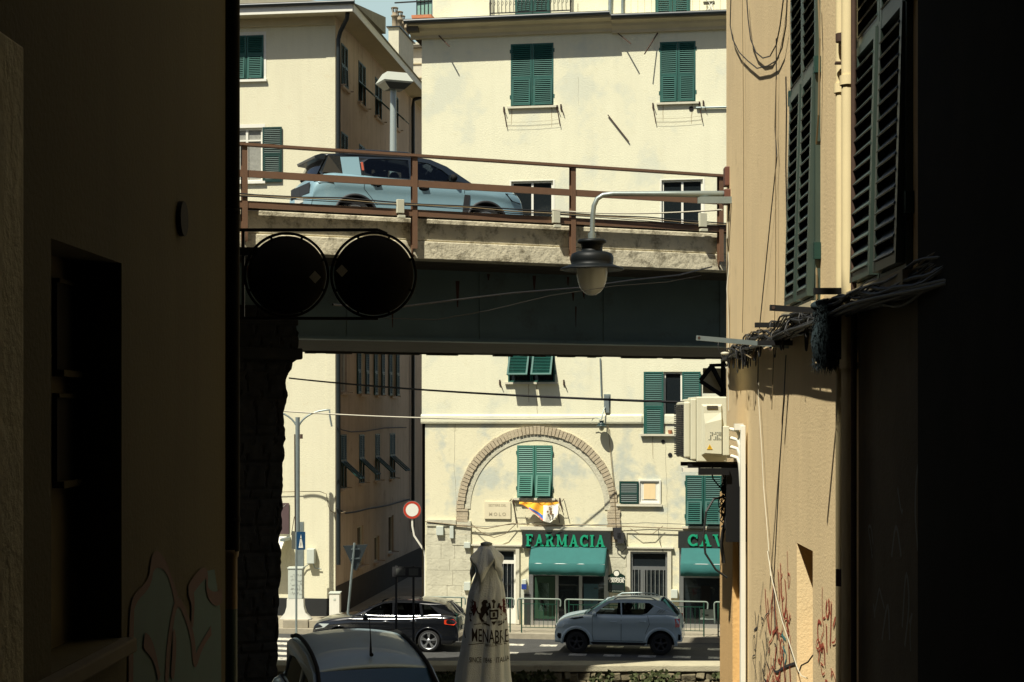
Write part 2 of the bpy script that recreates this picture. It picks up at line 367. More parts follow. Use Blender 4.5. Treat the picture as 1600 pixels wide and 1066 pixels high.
# ============================================================ facade building
F = FR(2.06, 53.5, R(-9.4))
def facade():
    xl = F.X(659); xr = 11.0
    zt = F.Z(800, 52)                        # top of wall under the cornice
    base = (xl, 0, .15)
    B = F.thing('apartment_building', 'sunlit cream building with green shutters, brick arch and pharmacy on its ground floor', 'building', base)
    zb = F.Z(830, 656)
    holes = {}
    def rc(*a): return F.rect(*a)
    W = [rc(798,68,865,166), rc(1031,65,1087,160), rc(799,283,864,402), rc(1034,281,1098,400), rc(794,500,867,597), rc(1037,581,1066,678)]
    wall = MB(); wall_holes(wall, xl, xr, zb, zt, W)
    o = wall.build('wall', M['cream'], B)
    Wl = [rc(808,696,863,778), rc(1000,752,1030,785), rc(1071,743,1128,822), rc(746,858,806,1000), rc(833,862,944,990), rc(985,862,1043,1000), rc(1068,862,1190,990)]
    xl2 = F.X(664)
    wall = MB(); wall_holes(wall, xl2, xr, .1, zb, Wl, y=.03); o = wall.build('lower_wall', M['creamlow'], B)
    sh = MB(); shell(sh, xl+.01, xr, .1, zt, .02, 11); sh.build('side_wall', mat('dark_side_plaster', srgb(120,106,84), .95, var=.3), B)  # side plaster much darker than the cream front
    ins = MB(); ins.box(xl+.3, xr-.3, .27, .3, .2, zt-.1); ins.build('room_interior', M['dark'], B)
    # band
    bd = MB(); z0, z1 = F.Z(800, 662), F.Z(800, 648)
    pr = [(-.02,z0),(-.05,z0),(-.07,z0+.06),(-.07,z1-.05),(-.03,z1),(-.01,z1+.02)]
    xe = F.X(1003)
    bd.prism([(p[0], p[1]) for p in pr], xl-.02, xe, 'yz'); bd.prism([(p[0]*.35, p[1]) for p in pr], xe+.002, xr, 'yz')
    bd.build('string_course', M['cream'], B)
    # cornice, left part deeper
    xm = F.X(957)
    cn = MB()
    zc = F.Z(800, 36)
    def corn(a, b, zz, dp):
        cn.prism([(.05,zz-.42),(-.10,zz-.42),(-.12,zz-.32),(-dp*.45,zz-.22),(-dp*.5,zz-.14),(-dp*.92,zz-.08),(-dp*.92,zz),(.05,zz)], a, b, 'yz')
    corn(xl-.35, xm, zc, .62); corn(xm+.002, xr, zc-.06, .5)
    cn.build('cornice', M['eave'], B)
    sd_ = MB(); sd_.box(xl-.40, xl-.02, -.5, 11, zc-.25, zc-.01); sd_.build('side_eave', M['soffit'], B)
    gt = MB(); gt.tube([(xl-.45,-.64,zc+.03),(xm-.02,-.64,zc+.05)], .075, 10); gt.tube([(xm+.02,-.52,zc-.03),(xr,-.52,zc-.05)], .075, 10)
    gt.build('gutter', M['pipe'], B)
    fl = MB(); fl.box(xl-.38, xm, -.56, .4, zc+.003, zc+.04); fl.box(xm+.003, xr, -.45, .4, zc-.055, zc+.03); fl.build('cornice_top', M['white'], B)
    # upper set-back storey
    up = MB(); yU = .5; zu0 = zc+.03
    xu = F.X(676, yU)
    hU = [F.rect(805,-60,860,24,yU), F.rect(1024,-60,1078,36,yU)]
    wall_holes(up, xu, xr, zu0, zu0+4, hU, y=yU); up.build('attic_wall', M['cream'], B)
    s2 = MB(); shell(s2, xu, xr, zu0, zu0+4, yU, 9); s2.box(xu+.1, xr-.1, yU+.26, yU+.3, zu0, zu0+3.9); s2.build('attic_side_wall', M['cream'], B)
    for h in hU:
        m_ = (h[0]+h[1])/2
        leaf(B, h[0], m_-.01, max(h[2], zu0), h[3], yU-.02, M['shut'], 0, .45); leaf(B, m_+.01, h[1], max(h[2], zu0), h[3], yU-.02, M['shut'], 0, .45)
    # plank lines on terrace wall at the right + upper downpipe
    pl = MB()
    for k in range(22):
        x = F.X(975, yU)+.22*k; pl.box(x, x+.012, yU-.006, yU-.001, zu0, zu0+1.6)
    pl.build('plank_joint', M['eave'], B)
    dp = MB(); dp.tube([(F.X(952,.3), .42, zu0), (F.X(955,.3), .42, zu0+3)], .06, 8); dp.tube([(F.X(972,.3), .42, zu0), (F.X(972,.3), .42, zu0+3)], .045, 8); dp.build('rain_pipe', M['galv'], B)
    # balcony railing top
    br = MB(); a, b = F.X(767,-.3), F.X(893,-.3); z0 = F.Z(830, 25, -.3)
    br.box(a, b, -.55, .45, z0-.07, z0)
    br.build('balcony_slab', M['soffit'], B)
    br = MB(); 
    for zz in (z0+.06, z0+.95): br.box(a, b, -.55, -.52, zz, zz+.03)
    n = 20
    for k in range(n+1):
        x = a+(b-a-.02)*k/n
        pts = [(x+.01, -.535, z0+.06), (x+.01, -.535-.05, z0+.25), (x+.01,-.535-.06,z0+.4), (x+.01,-.535,z0+.6), (x+.01,-.535,z0+.95)]
        br.tube(pts, .011, 5)
        br.tube([(x+.03,-.56,z0+.3),(x+.06,-.56,z0+.38),(x+.03,-.56,z0+.45)], .008, 4)
    for x in (a, b-.02):
        br.box(x, x+.03, -.55, -.52, z0, z0+1.0)
        for k in range(1, 6): br.box(x+.008, x+.022, -.55+k*.16, -.535+k*.16, z0, z0+.95)
    br.build('balcony_railing', M['iron'], B)
    # windows with shutters
    def pane(h, name='window', frame=True, mull=True, y=.10, mf='white', gl='glassd'):
        a, b, c, d = h; fr = MB(); t = .06
        for bx in ((a,a+t,c,d),(b-t,b,c,d),(a+t,b-t,c,c+t),(a+t,b-t,d-t,d)): fr.box(bx[0], bx[1], y-.03, y+.03, bx[2], bx[3])
        if mull: fr.box((a+b)/2-.035, (a+b)/2+.035, y-.028, y+.028, c+t, d-t)
        f = fr.build(name, M[mf], B)
        g = MB(); g.quad((a+t*.5,y+.01,c+t*.5),(b-t*.5,y+.01,c+t*.5),(b-t*.5,y+.01,d-t*.5),(a+t*.5,y+.01,d-t*.5)); g.build('pane', M[gl], f)
        return f
    def sill(a, b, z, y=0, name='sill'):
        s_ = MB(); s_.box(a-.1, b+.1, y-.10, y+.02, z-.07, z-.005); s_.build(name, M['offwhite'], B)
    def pair(h, y, flap, m='shut', fh=.45, fm=None):
        m_ = (h[0]+h[1])/2
        for (a, b) in ((h[0], m_-.008), (m_+.008, h[1])): leaf(B, a, b, h[2], h[3], y, M[m], flap, fh)
        for x in (h[0]-.03, h[1]):
            for z in (h[2]+.25, h[3]-.3): hg = MB(); hg.box(x, x+.03, y-.03, .01, z, z+.12); hg.build('hinge', M['shut'], B)
    def bracket(x, z, y=0, ln=.62):
        b_ = MB(); b_.box(x-.02, x+.02, y-.05, y, z-.12, z+.05)
        b_.tube([(x,y-.02,z),(x+.03,y-.18,z-.02)], .012, 5); b_.tube([(x,y-.03,z-.05),(x+.10,y-.06,z-ln)], .014, 5)
        b_.build('laundry_bracket', M['rust'], B)
    pane(W[0]); pair(W[0], .02, 3); sill(W[0][0], W[0][1], W[0][2])
    pane(W[1]); pair(W[1], .02, 2); sill(W[1][0], W[1][1], W[1][2])
    for w_ in (W[0], W[1]):
        bracket(w_[0]-.22, w_[2]-.05); bracket(w_[1]+.12, w_[2]-.05); bracket(w_[1]+.24, w_[2]-.02, ln=.3)
        ln_ = MB()
        for k in range(2):
            ln_.tube(sag((w_[0]-.14,-.06,w_[2]-.5-.14*k),(w_[1]+.18,-.06,w_[2]-.47-.14*k), .03, 8), .0035, 4)
        ln_.build('laundry_line', M['wiret'], B)
    pane(W[2]); pane(W[3])
    for h in (W[2], W[3]):
        fr = MB()
        for bx in ((h[0]-.06,h[0]-.005),(h[1]+.005,h[1]+.06)): fr.box(bx[0], bx[1], -.012, .0, h[2], h[3])
        fr.box(h[0]-.06, h[1]+.06, -.011, .0, h[3]+.001, h[3]+.03)
        fr.build('window_surround', M['white'], B)
    pane(W[4], mull=False, mf='shutdark'); pair(W[4], .0, 36, 'shut', .5); sill(W[4][0], W[4][1], W[4][2])
    pane(W[5], 'open_window', mull=False); sill(F.X(1006), W[5][1]+.1, W[5][2])
    a = F.rect(1006,581,1037,681); leaf(B, a[0], a[1], a[2]-.02, a[3], -.06, M['shut'], 0, .45)
    a = F.rect(1066,581,1095,681); leaf(B, a[0], a[1], a[2]-.02, a[3], -.06, M['shut'], 0, .45)
    # open curtain-like cat ledge pots on the sill
    pt = MB(); x = F.X(1047); pt.lathe([(.05,0),(.07,.12)], 10, (x,-.03,W[5][2]+.0)); pt.build('sill_pot', M['tile'], B)
    pane(Wl[0], mf='shutdark', mull=False); pair(Wl[0], .0, 16, 'shutlight', .44); sill(Wl[0][0], Wl[0][1], Wl[0][2])
    f = pane(Wl[1], 'small_window', mull=False, y=.05)
    f2 = MB(); h = Wl[1]; t=.05
    for bx in ((h[0]-t,h[0],h[2]-t,h[3]+t),(h[1],h[1]+t,h[2]-t,h[3]+t),(h[0],h[1],h[2]-t,h[2]),(h[0],h[1],h[3],h[3]+t)): f2.box(bx[0],bx[1],-.03,.03,bx[2],bx[3])
    f2.box(h[0]+.06,h[1]-.06,.03,.055,h[2]+.08,h[3]-.02)
    f2.build('window_surround', M['white'], B)
    cb = MB(); cb.box(h[0]+.12,h[1]-.12,.02,.028,h[2]+.1,h[3]-.06); cb.build('window_board', M['ochre'], B)
    a = F.rect(968,752,998,787); leaf(B, a[0], a[1], a[2], a[3], -.06, M['shutdark'], 0, 0)
    sill(a[0], h[1], h[2]-.06, .03)
    pane(Wl[2], mf='shutdark', mull=False); pair(Wl[2], .0, 18, 'shut', .5); sill(Wl[2][0], Wl[2][1], Wl[2][2])
    bracket(Wl[0][0]-.12, Wl[0][2]-.1, .03, .75); bracket(Wl[0][1]+.14, Wl[0][2]-.1, .03, .7); bracket(Wl[0][1]+.24, Wl[0][2]-.05, .03, .4)
    bracket(F.X(781), F.Z(781,596), 0, .25); bracket(F.X(881), F.Z(881,596), 0, .25)
    # hairline cracks and drip stains with a shape of their own
    jc = random.Random(77)
    stn = mat('drip_stain', srgb(176,166,136), .95); crk = mat('crack_line', srgb(120,112,90), .95)
    for (px_, py0, py1, mt_, w0) in ((711,655,812,crk,.012),(1040,690,830,crk,.012),(826,598,632,stn,.05),(838,600,650,stn,.04),(800,168,196,stn,.05),(862,168,200,stn,.04),(1036,162,190,stn,.05),(1082,162,196,stn,.05),(1020,682,720,stn,.05),(812,780,796,stn,.04),(903,120,170,crk,.008),(760,300,330,stn,.04),(690,420,540,crk,.01)):
        m_ = MB(); z = F.Z(px_, py0); z1_ = F.Z(px_, py1); x = F.X(px_); yy = -.0025 if py0 < 655 else .0275; pv = None
        while z > z1_:
            f_ = (z-z1_)/(F.Z(px_, py0)-z1_+1e-5); q = (x, w0*(.4+.6*f_)*jc.uniform(.6,1)/2); x += jc.gauss(0,.008)
            if pv: m_.quad((pv[0]-pv[1],yy,pv[2]),(pv[0]+pv[1],yy,pv[2]),(q[0]+q[1],yy,z),(q[0]-q[1],yy,z))
            pv = (q[0], q[1], z); z -= .08
        if m_.f: m_.build('wall_stain', mt_, B)
    # arch
    cx, cz = F.px(839, 796); Ro = F.X(966)-F.X(839); ar = MB(); n = 64
    def ringpt(r, t):
        f_ = 1+.035*abs(math.cos(t))**1.0 - .0
        return (cx+r*math.cos(t), cz+r*1.02*math.sin(t))
    jj = random.Random(3)
    for k in range(n):
        t0 = math.pi*k/n+.002; t1 = math.pi*(k+1)/n-.006
        ro = Ro+jj.uniform(-.012,.012); ri = Ro-.25+jj.uniform(-.012,.012); d_ = -.035-jj.uniform(0,.02)
        ps = [ringpt(ro,t0),ringpt(ro,t1),ringpt(ri,t1),ringpt(ri,t0)]
        ar.prism(ps, d_, .04, 'xz')
    ar.build('brick_arch', M['brick'], B)
    rv = MB()
    for k in range(48):
        t0 = math.pi*k/48; t1 = math.pi*(k+1)/48
        ps = [ringpt(Ro-.25,t0),ringpt(Ro-.25,t1),ringpt(Ro-.44,t1),ringpt(Ro-.44,t0)]
        rv.prism(ps, .006, .04, 'xz')
    rv.build('arch_reveal', M['stone'], B)
    # jambs of the arch down to the ground
    for (a, b) in ((F.X(949),F.X(969)),(F.X(713),F.X(731))):
        z = cz; jm = MB()
        while z > 2.9:
            jm.box(a+jj.uniform(-.015,.015), b+jj.uniform(-.015,.015), -.03-jj.uniform(0,.02), .035, z-.085, z-.006); z -= .085
        jm.build('arch_jamb', M['brick'], B)
    # stone pier left : coursed blocks
    st = MB(); z = .15; a0, b0 = F.X(666), F.X(736)
    row = 0
    while z < F.Z(700,822):
        hgt = jj.uniform(.34,.5); x = a0+jj.uniform(-.02,.02)
        while x < b0-.05:
            wd = jj.uniform(.45,.95); xx = min(x+wd, b0)
            st.box(x+.002, xx-.002, -.04-jj.uniform(0,.02), .035, z+.002, z+hgt-.002); x = xx
        z += hgt; row += 1
    st.build('stone_pier', M['stone'], B, bevel=.008)
    st = MB(); a0, b0 = F.X(951), F.X(980); z = .15
    while z < F.Z(960,838):
        hgt = jj.uniform(.3,.45); st.box(a0+jj.uniform(-.01,.03), b0-jj.uniform(-.01,.03), -.02-jj.uniform(0,.02), .035, z+.004, z+hgt-.004); z += hgt
    st.build('stone_jamb', M['stone'], B, bevel=.008)
    ps = MB()
    a, b, c, d = F.rect(668,812,713,822); ps.box(a,b,-.09,.03,c,d); ps.build('stone_ledge', M['stone'], B)
    # doors
    for i, h in enumerate((Wl[3], Wl[5])):
        a, b, c, d = h; c = .17
        sr = MB(); t = .1
        sr.box(a-t-.02, a, -.05, .05, c, d+t); sr.box(b, b+t+.02, -.05, .05, c, d+t); sr.box(a, b, -.048, .05, d, d+t); sr.box(a-.2,b+.2,-.10,.02,d+t+.003,d+t+.05)
        sr.build('door_surround', M['offwhite'], B)
        fr = MB(); zt_ = F.Z(1015, 888) if i else F.Z(780, 878)
        fr.box(a, b, .05, .11, zt_-.06, zt_+.05); 
        for x in (a, b-.07): fr.box(x, x+.07, .052, .108, c, d)
        if i:
            xm_ = a+(b-a)*.33; fr.box(xm_-.07, xm_+.07, .051, .109, c, zt_-.06)
        fr.box(a+.07, b-.07, .053, .107, c, c+.5)
        fr.box(a+.07, b-.07, .053, .107, d-.07, d)
        dr = fr.build('door', M['alu' if i else 'white'], B)
        g = MB(); g.quad((a,.1,c),(b,.1,c),(b,.1,d),(a,.1,d)); g.build('door_glass', M['glassd'], dr)
        bs = MB()
        for k in range(1, 9):
            x = a+(b-a)*k/9; bs.box(x-.012, x+.012, .03, .049, c+.5, zt_-.06)
        bs.build('door_bars', M['alu'], dr)
    # shop fronts
    def shop(h, npan, seed):
        a, b, c, d = h; c = .55; g_ = random.Random(seed)
        fr = MB(); fr.box(a-.14, a, -.02, .1, .15, d); fr.box(b, b+.14, -.02, .1, .15, d)
        for k in range(1, npan):
            x = a+(b-a)*k/npan; fr.box(x-.05, x+.05, .04, .1, .2, d)
        fr.box(a, b, .035, .095, .15, .28); fr.box(a, b, .041, .099, 1.75, 1.80)
        sf = fr.build('shop_window', M['alu'], B)
        g = MB(); g.quad((a,.09,.2),(b,.09,.2),(b,.09,d),(a,.09,d)); g.build('pane', M['glassd'], sf)
        return a, b, d
    a, b, d = shop(Wl[4], 3, 1)
    def poster(x0, x1, z0, z1, m, blobs, name='window_poster'):
        p_ = MB(); p_.box(x0, x1, .082, .086, z0, z1); q = p_.build(name, m, B)
        if blobs:
            r_ = random.Random(int(x0*100)); bb = MB()
            for k in range(blobs):
                x = r_.uniform(x0+.05, x1-.12); z = r_.uniform(z0+.05, z1-.12); bb.box(x, x+r_.uniform(.04,.12), .079, .081, z, z+r_.uniform(.03,.14))
            bb.build('poster_print', mat('poster_ink', srgb(40,52,48), .6), q)
    pw = mat('poster_white', srgb(120,130,124), .6, var=.1); pg = mat('poster_green', srgb(22,58,36), .6, var=.2, vscale=4); pr_ = mat('poster_red', srgb(70,22,20), .6, var=.2)
    r3 = (b-a)/3
    poster(a+.04, a+r3-.06, .35, 1.72, pg, 0); poster(a+.14, a+.5, .6, 1.5, mat('poster_pale', srgb(150,182,172), .6), 0)
    lf = MB(); lf.prism([(a+.22,.8),(a+.38,.68),(a+.42,.72),(a+.30,.98),(a+.20,1.02)], .074, .078, 'xz'); lf.build('poster_print', M['black'], B)
    poster(a+.06, a+r3-.1, 1.95, 2.35, pr_, 0); poster(a+.06, a+r3-.1, 1.84, 1.93, pw, 4)
    dd = MB(); dd.prism([(a+.62+.07*math.cos(t*.4),2.2+.07*math.sin(t*.4)) for t in range(16)], .074, .079,'xz'); dd.build('poster_print', M['white'], B)
    poster(a+r3+.2, a+2*r3-.1, 1.84, 2.18, pw, 10); poster(a+2*r3+.12, a+2*r3+.55, 1.86, 2.5, mat('poster_mix', srgb(88,112,80), .6, var=.4, vscale=10), 5)
    poster(a+2*r3+.1, a+3*r3-.2, .5, 1.5, mat('poster_blue', srgb(48,84,96), .6, var=.3, vscale=6), 4)
    lt = MB(); lt.box(a+.1, b-.2, .075, .08, 2.78, 2.80); lt.build('shop_light_reflection_rail', M['alu'], B)
    a, b, d = shop(Wl[6], 2, 2)
    poster(a+.55, a+.85, 1.8, 2.2, mat('poster_fig', srgb(110,110,100), .6, var=.6, vscale=14), 5)
    poster(a+.55, a+.85, .9, 1.5, M['black'], 0); poster(a+.52, a+.95, .42, .75, pw, 2)
    poster(a+1.15, a+1.65, .35, 1.6, pw, 3)
    dd = MB(); dd.prism([(a+1.4+.2*math.cos(t*.4),.6+.17*math.sin(t*.4)) for t in range(16)], .074, .079,'xz'); dd.build('poster_print', mat('lime', srgb(130,170,40), .6), B)
    cr = MB(); a_, b_ = F.X(813), F.X(958); z = F.Z(880, 828); cr.box(a_, b_, -.16, .02, z, z+.10); cr.box(a_+.05, b_-.05, -.10, .02, z-.07, z-.003); cr.build('shop_cornice', M['offwhite'], B)
    pd = MB(); pd.box(F.X(819), F.X(829), -.04, .03, .15, 1.15); pd.build('black_plinth', M['granite'], B)
    # vents, boxes, pipes on the wall
    for (px_, py_, r) in ((1080,170,.075),(1047,711,.07),(1059,710,.05),(1036,690,.06)): 
        vt = MB(); x, z = F.px(px_, py_); vt.disc((x,-.012 if py_<660 else .02,z), r, 'y', 16, .02); vt.build('vent_hole', M['dark'], B)
    for (x0,y0,x1,y1) in ((950,180,983,222),(965,52,988,74),(1028,52,1009,90),(684,54,707,78)):
        a = F.px(x0,y0); b = F.px(x1,y1); hk = MB()
        hk.bar((a[0],-.05,a[1]),(b[0],-.05 if y0>100 else -.5,b[1]), .03, .03); hk.build('wall_stay', M['rust'], B)
    pp = MB(); z = F.Z(1110,169); pp.tube([(F.X(1088),-.06,z+.01),(F.X(1160),-.06,z)], .035, 8); pp.build('wall_pipe', M['galv'], B)
    for (x0,y0,x1,y1) in ((683,822,694,836),(704,822,710,841),(726,847,736,856),(726,909,736,922),(817,905,823,921),(1049,921,1059,934)):
        bx = MB(); a,b,c,d = F.rect(x0,y0,x1,y1); bx.box(a,b,-.16,-.0,c,d); bx.build('utility_box', M['cabinet'], B, bevel=.01)
    for (x0,y0,x1,y1,) in ((960,824,972,842),(966,832,976,848)):
        a,b,c,d = F.rect(x0,y0,x1,y1); bx = MB(); bx.box(a,b,-.26,-.05,c,d); bx.build('junction_box', M['plastic'], B)
    a,b,c,d = F.rect(816,912,824,920); nb = MB(); nb.box(a,b,-.18,-.17,c,d); nb.build('house_number_plate', mat('blue_plate', srgb(40,60,130), .4), B)
    # left neighbour balcony with ribbed glass (top left)
    return B
facade()

# stone-top left neighbour railing on the roof beside the attic
def roof_balcony():
    a, b = F.X(651,-.2), F.X(675,-.2); z0 = F.Z(663, 26, -.2)
    B = F.thing('roof_balcony', 'small balcony with ribbed green glass and thin dark bars above the cornice corner', 'balcony', (a, -.2, z0))
    m = MB(); m.box(a, b, -.18, -.165, z0+.05, z0+.6); m.build('glass_panel', mat('ribbed_glass', srgb(140,180,165), .3, var=.2, vscale=10), B)
    m = MB(); 
    for k in range(5): m.box(a+(b-a)*k/4-.01, a+(b-a)*k/4+.01, -.21, -.19, z0, z0+.6)
    m.bar((F.X(616,-.3), -.25, F.Z(616,4,-.3)), (b, -.2, F.Z(675,0,-.3)), .04, .04)
    m.build('railing', M['iron'], B)
    m = MB(); m.box(a-.15, b, -.3, .3, z0-.05, z0+.04); m.build('tile_edge', M['tile'], B)
roof_balcony()

# ============================================================ left far building
LF = FR(-5.94, 56.0, R(-8)); SD = FR(-5.94, 56.0, R(83.4))
def left_building():
    zt = LF.Z(470, 28); x0 = -11; 
    B = LF.thing('corner_apartment_building', 'pale pinkish corner house with long shaded side wall down a narrow lane', 'building', (0, 0, .15))
    W = [LF.rect(352,56,412,125), LF.rect(360,200,410,284), LF.rect(400,560,437,612)]
    wl = MB(); wall_holes(wl, x0, 0, .1, zt, W); wl.build('front_wall', M['pink'], B)
    def to(fr, mb):      # side frame coordinates -> building frame coordinates
        t = LF.I @ fr.M; mb.v = [tuple(t @ Vector(v)) for v in mb.v]; return mb
    LEN = 17.5
    # side wall windows: (x-left px, x-right px, top py, bottom py, kind)
    sw = [(533,543,72,138,'c'),(560,571,100,165,'f'),(586,596,125,186,'f'),(614,622,150,200,'f'),
          (533,543,209,300,'c'),(561,570,228,300,'c'),
          (533,542,540,613,'g'),(562,570,545,616,'o'),(588,595,548,618,'o'),(611,618,550,619,'o'),
          (532,541,679,763,'f'),(561,569,679,755,'f'),(586,593,678,751,'f'),(609,617,677,748,'f'),
          (558,568,822,885,'b'),(585,593,838,878,'b'),(607,615,806,864,'b')]
    wh = []; 
    for (a, b, c, d, k) in sw:
        xa = SD.X(a); xb = SD.X(b); xm = (a+b)/2
        wh.append((xa, xb, SD.Z(xm, d), SD.Z(xm, c)))
    wl = MB(); wall_holes(wl, 0, LEN, .1, zt, wh); to(SD, wl).build('side_wall', M['brown'], B)
    sh = MB(); sh.quad((x0,0,zt),(0,0,zt),(-.4,LEN,zt),(x0,LEN,zt)); sh.quad((x0,0,0),(x0,0,zt),(x0,LEN,zt),(x0,LEN,0)); sh.build('back_wall', M['pink'], B)
    q = MB(); q.box(.002,.30,-.012,-.0,.2,zt-.02); q.box(-.0,-.0,0,0,0,0) if False else None
    cs = MB(); cs.box(-.32, -.002, -.012, -.001, .2, zt-.01); cs.build('corner_strip', M['pink'], B)
    bs = MB(); bs.box(x0, .02, -.03, -.0, .1, LF.Z(480, 935)); bs.build('black_base', M['basepaint'], B)
    bs = MB(); bs.box(-.02, LEN, -.02, -.0, .1, 1.15); to(SD, bs).build('dark_base', mat('dark_dado', srgb(66,58,48), .95, var=.3), B)
    ins = MB(); ins.box(x0+.2, -.5, .3, .33, .2, zt-.2); ins.build('room_interior', M['dark'], B)
    ins = MB(); ins.box(.3, LEN-.3, .27, .3, .2, zt-.2); to(SD, ins).build('room_interior', M['dark'], B)
    # eaves
    ov = .75
    e = MB(); e.box(x0, ov, -ov, .3, zt, zt+.10); e.box(x0, -.003, -.12,.002, zt-.28, zt-.002); e.build('eave_soffit', M['eave'], B)
    e = MB(); e.box(x0, ov+.02, -ov-.03, -ov, zt-.03, zt+.24); e.build('eave_fascia', M['white'], B)
    e = MB(); e.box(-.2, LEN, -ov, .02, zt+.001, zt+.099); to(SD, e).build('side_soffit', M['eave'], B)
    e = MB(); e.box(-ov, LEN, -ov-.03, -ov, zt-.03, zt+.24); to(SD, e).build('side_fascia', M['white'], B)
    rf = MB(); rf.prism([(-ov-.1,zt+.22),(4,zt+.9),(4,zt+.3)], x0, ov+.1, 'yz'); rf.build('roof', mat('grey_roof', srgb(150,146,128), .9, var=.2), B)
    rf = MB(); rf.prism([(-ov-.1,zt+.25),(3.6,zt+1.3),(3.6,zt+.25)], .3, LEN-.5, 'yz'); to(SD, rf).build('side_roof', mat('grey_roof', srgb(150,146,128), .9, var=.2), B)
    gt = MB(); gt.tube([(x0,-ov-.08,zt+.27),(ov+.1,-ov-.08,zt+.27)], .07, 8); gt.build('gutter', M['pipe'], B)
    dp = MB(); xp = .12
    dp.tube([(.55,-.55,zt-.03),(.5,-.45,zt-.2),(.2,-.14,zt-.55),(.13,-.12,zt-.8),(.13,-.12,1.9)], .075, 10)
    dp.build('downpipe', M['pipe'], B)
    dp = MB(); xs_ = SD.X(641); dp.tube([(xs_,-ov,zt+.1),(xs_,-.15,zt-.1),(xs_,-.12,zt-.4),(xs_,-.12,2)], .08, 8); to(SD, dp).build('downpipe', M['pipe'], B)
    # front windows
    def pane(h, y=.1, mull=True, gl='glassd'):
        a,b,c,d = h; fr = MB(); t=.07
        for bx in ((a,a+t,c,d),(b-t,b,c,d),(a+t,b-t,c,c+t),(a+t,b-t,d-t,d)): fr.box(bx[0],bx[1],y-.03,y+.03,bx[2],bx[3])
        if mull: fr.box((a+b)/2-.04,(a+b)/2+.04,y-.028,y+.028,c+t,d-t); fr.box(a+t,b-t,y-.027,y+.027,d-.45,d-.40)
        f = fr.build('window', M['white'], B); g = MB(); g.quad((a,y+.02,c),(b,y+.02,c),(b,y+.02,d),(a,y+.02,d)); g.build('pane', M[gl], f)
    pane(W[0]); h = W[0]; m_ = (h[0]+h[1])/2
    m_ = LF.X(385.5)
    leaf(B, h[0]-.3, m_-.01, h[2], h[3], -.02, M['shut'], 4, .56); leaf(B, m_+.01, h[1], h[2], h[3], -.02, M['shut'], 4, .56)
    pane(W[1], gl='curtain'); a = LF.rect(411,199,441,285); leaf(B, a[0], a[1], a[2], a[3], -.05, M['shutdark'], 0, .5)
    a = LF.rect(433,540,439,612); leaf(B, a[0], a[1], a[2], a[3], -.05, M['shut'], 0, .5)
    for h in (W[0], W[1]):
        sr = MB(); sr.box(h[1], h[1]+.09, -.012, 0, h[2], h[3]+.12); sr.box(h[0]-.1, h[1], -.012, 0, h[3], h[3]+.12); sr.box(h[0]-.15, h[1]+.12, -.1, .01, h[2]-.08, h[2]); sr.build('window_surround', M['white'], B)
    # side windows
    for (h, (a_, b_, c_, d_, k)) in zip(wh, sw):
        a, b, c, d = h; y = .1
        fr = MB(); t=.06
        for bx in ((a,a+t,c,d),(b-t,b,c,d),(a+t,b-t,c,c+t),(a+t,b-t,d-t,d)): fr.box(bx[0],bx[1],y-.03,y+.03,bx[2],bx[3])
        f = to(SD, fr).build('window', M['offwhite'], B)
        g = MB(); g.quad((a,y+.02,c),(b,y+.02,c),(b,y+.02,d),(a,y+.02,d)); to(SD, g).build('pane', M['curtain' if k in 'go' else 'glassd'], f)
        s_ = MB(); s_.box(a-.12,b+.12,-.1,.02,c-.09,c-.005); s_.box(a-.16,a-.10,-.2,0,c-.02,c+.02); s_.box(b+.10,b+.16,-.2,0,c-.02,c+.02)
        to(SD, s_).build('sill', M['brown'], B)
        def sleaf(xa, xb, y_, m, flap=0, fh=.45, hinge=None, ang=0):
            o = leaf(B, xa, xb, c, d, y_, m, flap, fh, hinge, ang); 
            for ob in [o]+list(o.children):
                t_ = LF.I @ SD.M; off = BASE[o.name]
                for v in ob.data.vertices: v.co = (t_ @ (v.co+off)) - off
        if k in 'cf':
            mm = (a+b)/2
            for (xa, xb) in ((a, mm-.01), (mm+.01, b)): sleaf(xa, xb, -.0, M['shutdark'], 48 if k == 'f' else 2, .5)
        if k == 'o':
            sleaf(a-.62*(b-a), a-.01, -.04, M['shutdark'], 0, .5); sleaf(b+.01, b+.62*(b-a), -.04, M['shutdark'], 0, .5)
    # narrow awning and banner of the shop at the left edge
    return B
left_building()

def chimney():
    fr = FR(P(621,100,72).x, 72, R(-8)); x0, z0 = fr.px(607, 118); x1 = fr.X(623); zt = fr.Z(615, 43)
    B = fr.thing('chimney_stack', 'tall pale chimney with several clay pots against the sky', 'chimney', (x0, 0, z0))
    m = MB(); m.box(x0, x1, 0, 3.2, z0-.6, zt); m.build('stack', M['offwhite'], B)
    m = MB(); m.box(x0-.08, x1+.08, -.08, 3.3, zt, zt+.05); m.build('cap_slab', M['pipe'], B)
    for i in range(4):
        m = MB(); c = (x0+.22+.06*(i%2), .25+.75*i, zt+.05)
        m.lathe([(.14,0),(.12,.05),(.12,.45),(.16,.47),(.16,.53),(.11,.55),(.11,.65)], 14, c)
        for k in range(6):
            t = k*math.pi/3; m.bar((c[0]+.1*math.cos(t),c[1]+.1*math.sin(t),c[2]+.65),(c[0]+.15*math.cos(t),c[1]+.15*math.sin(t),c[2]+.85),.03,.02)
        m.lathe([(.17,.85),(.12,.88),(.001,.9)], 12, c)
        m.build('chimney_pot', mat('clay_pot', srgb(150,136,112), .9, var=.2), B)
chimney()
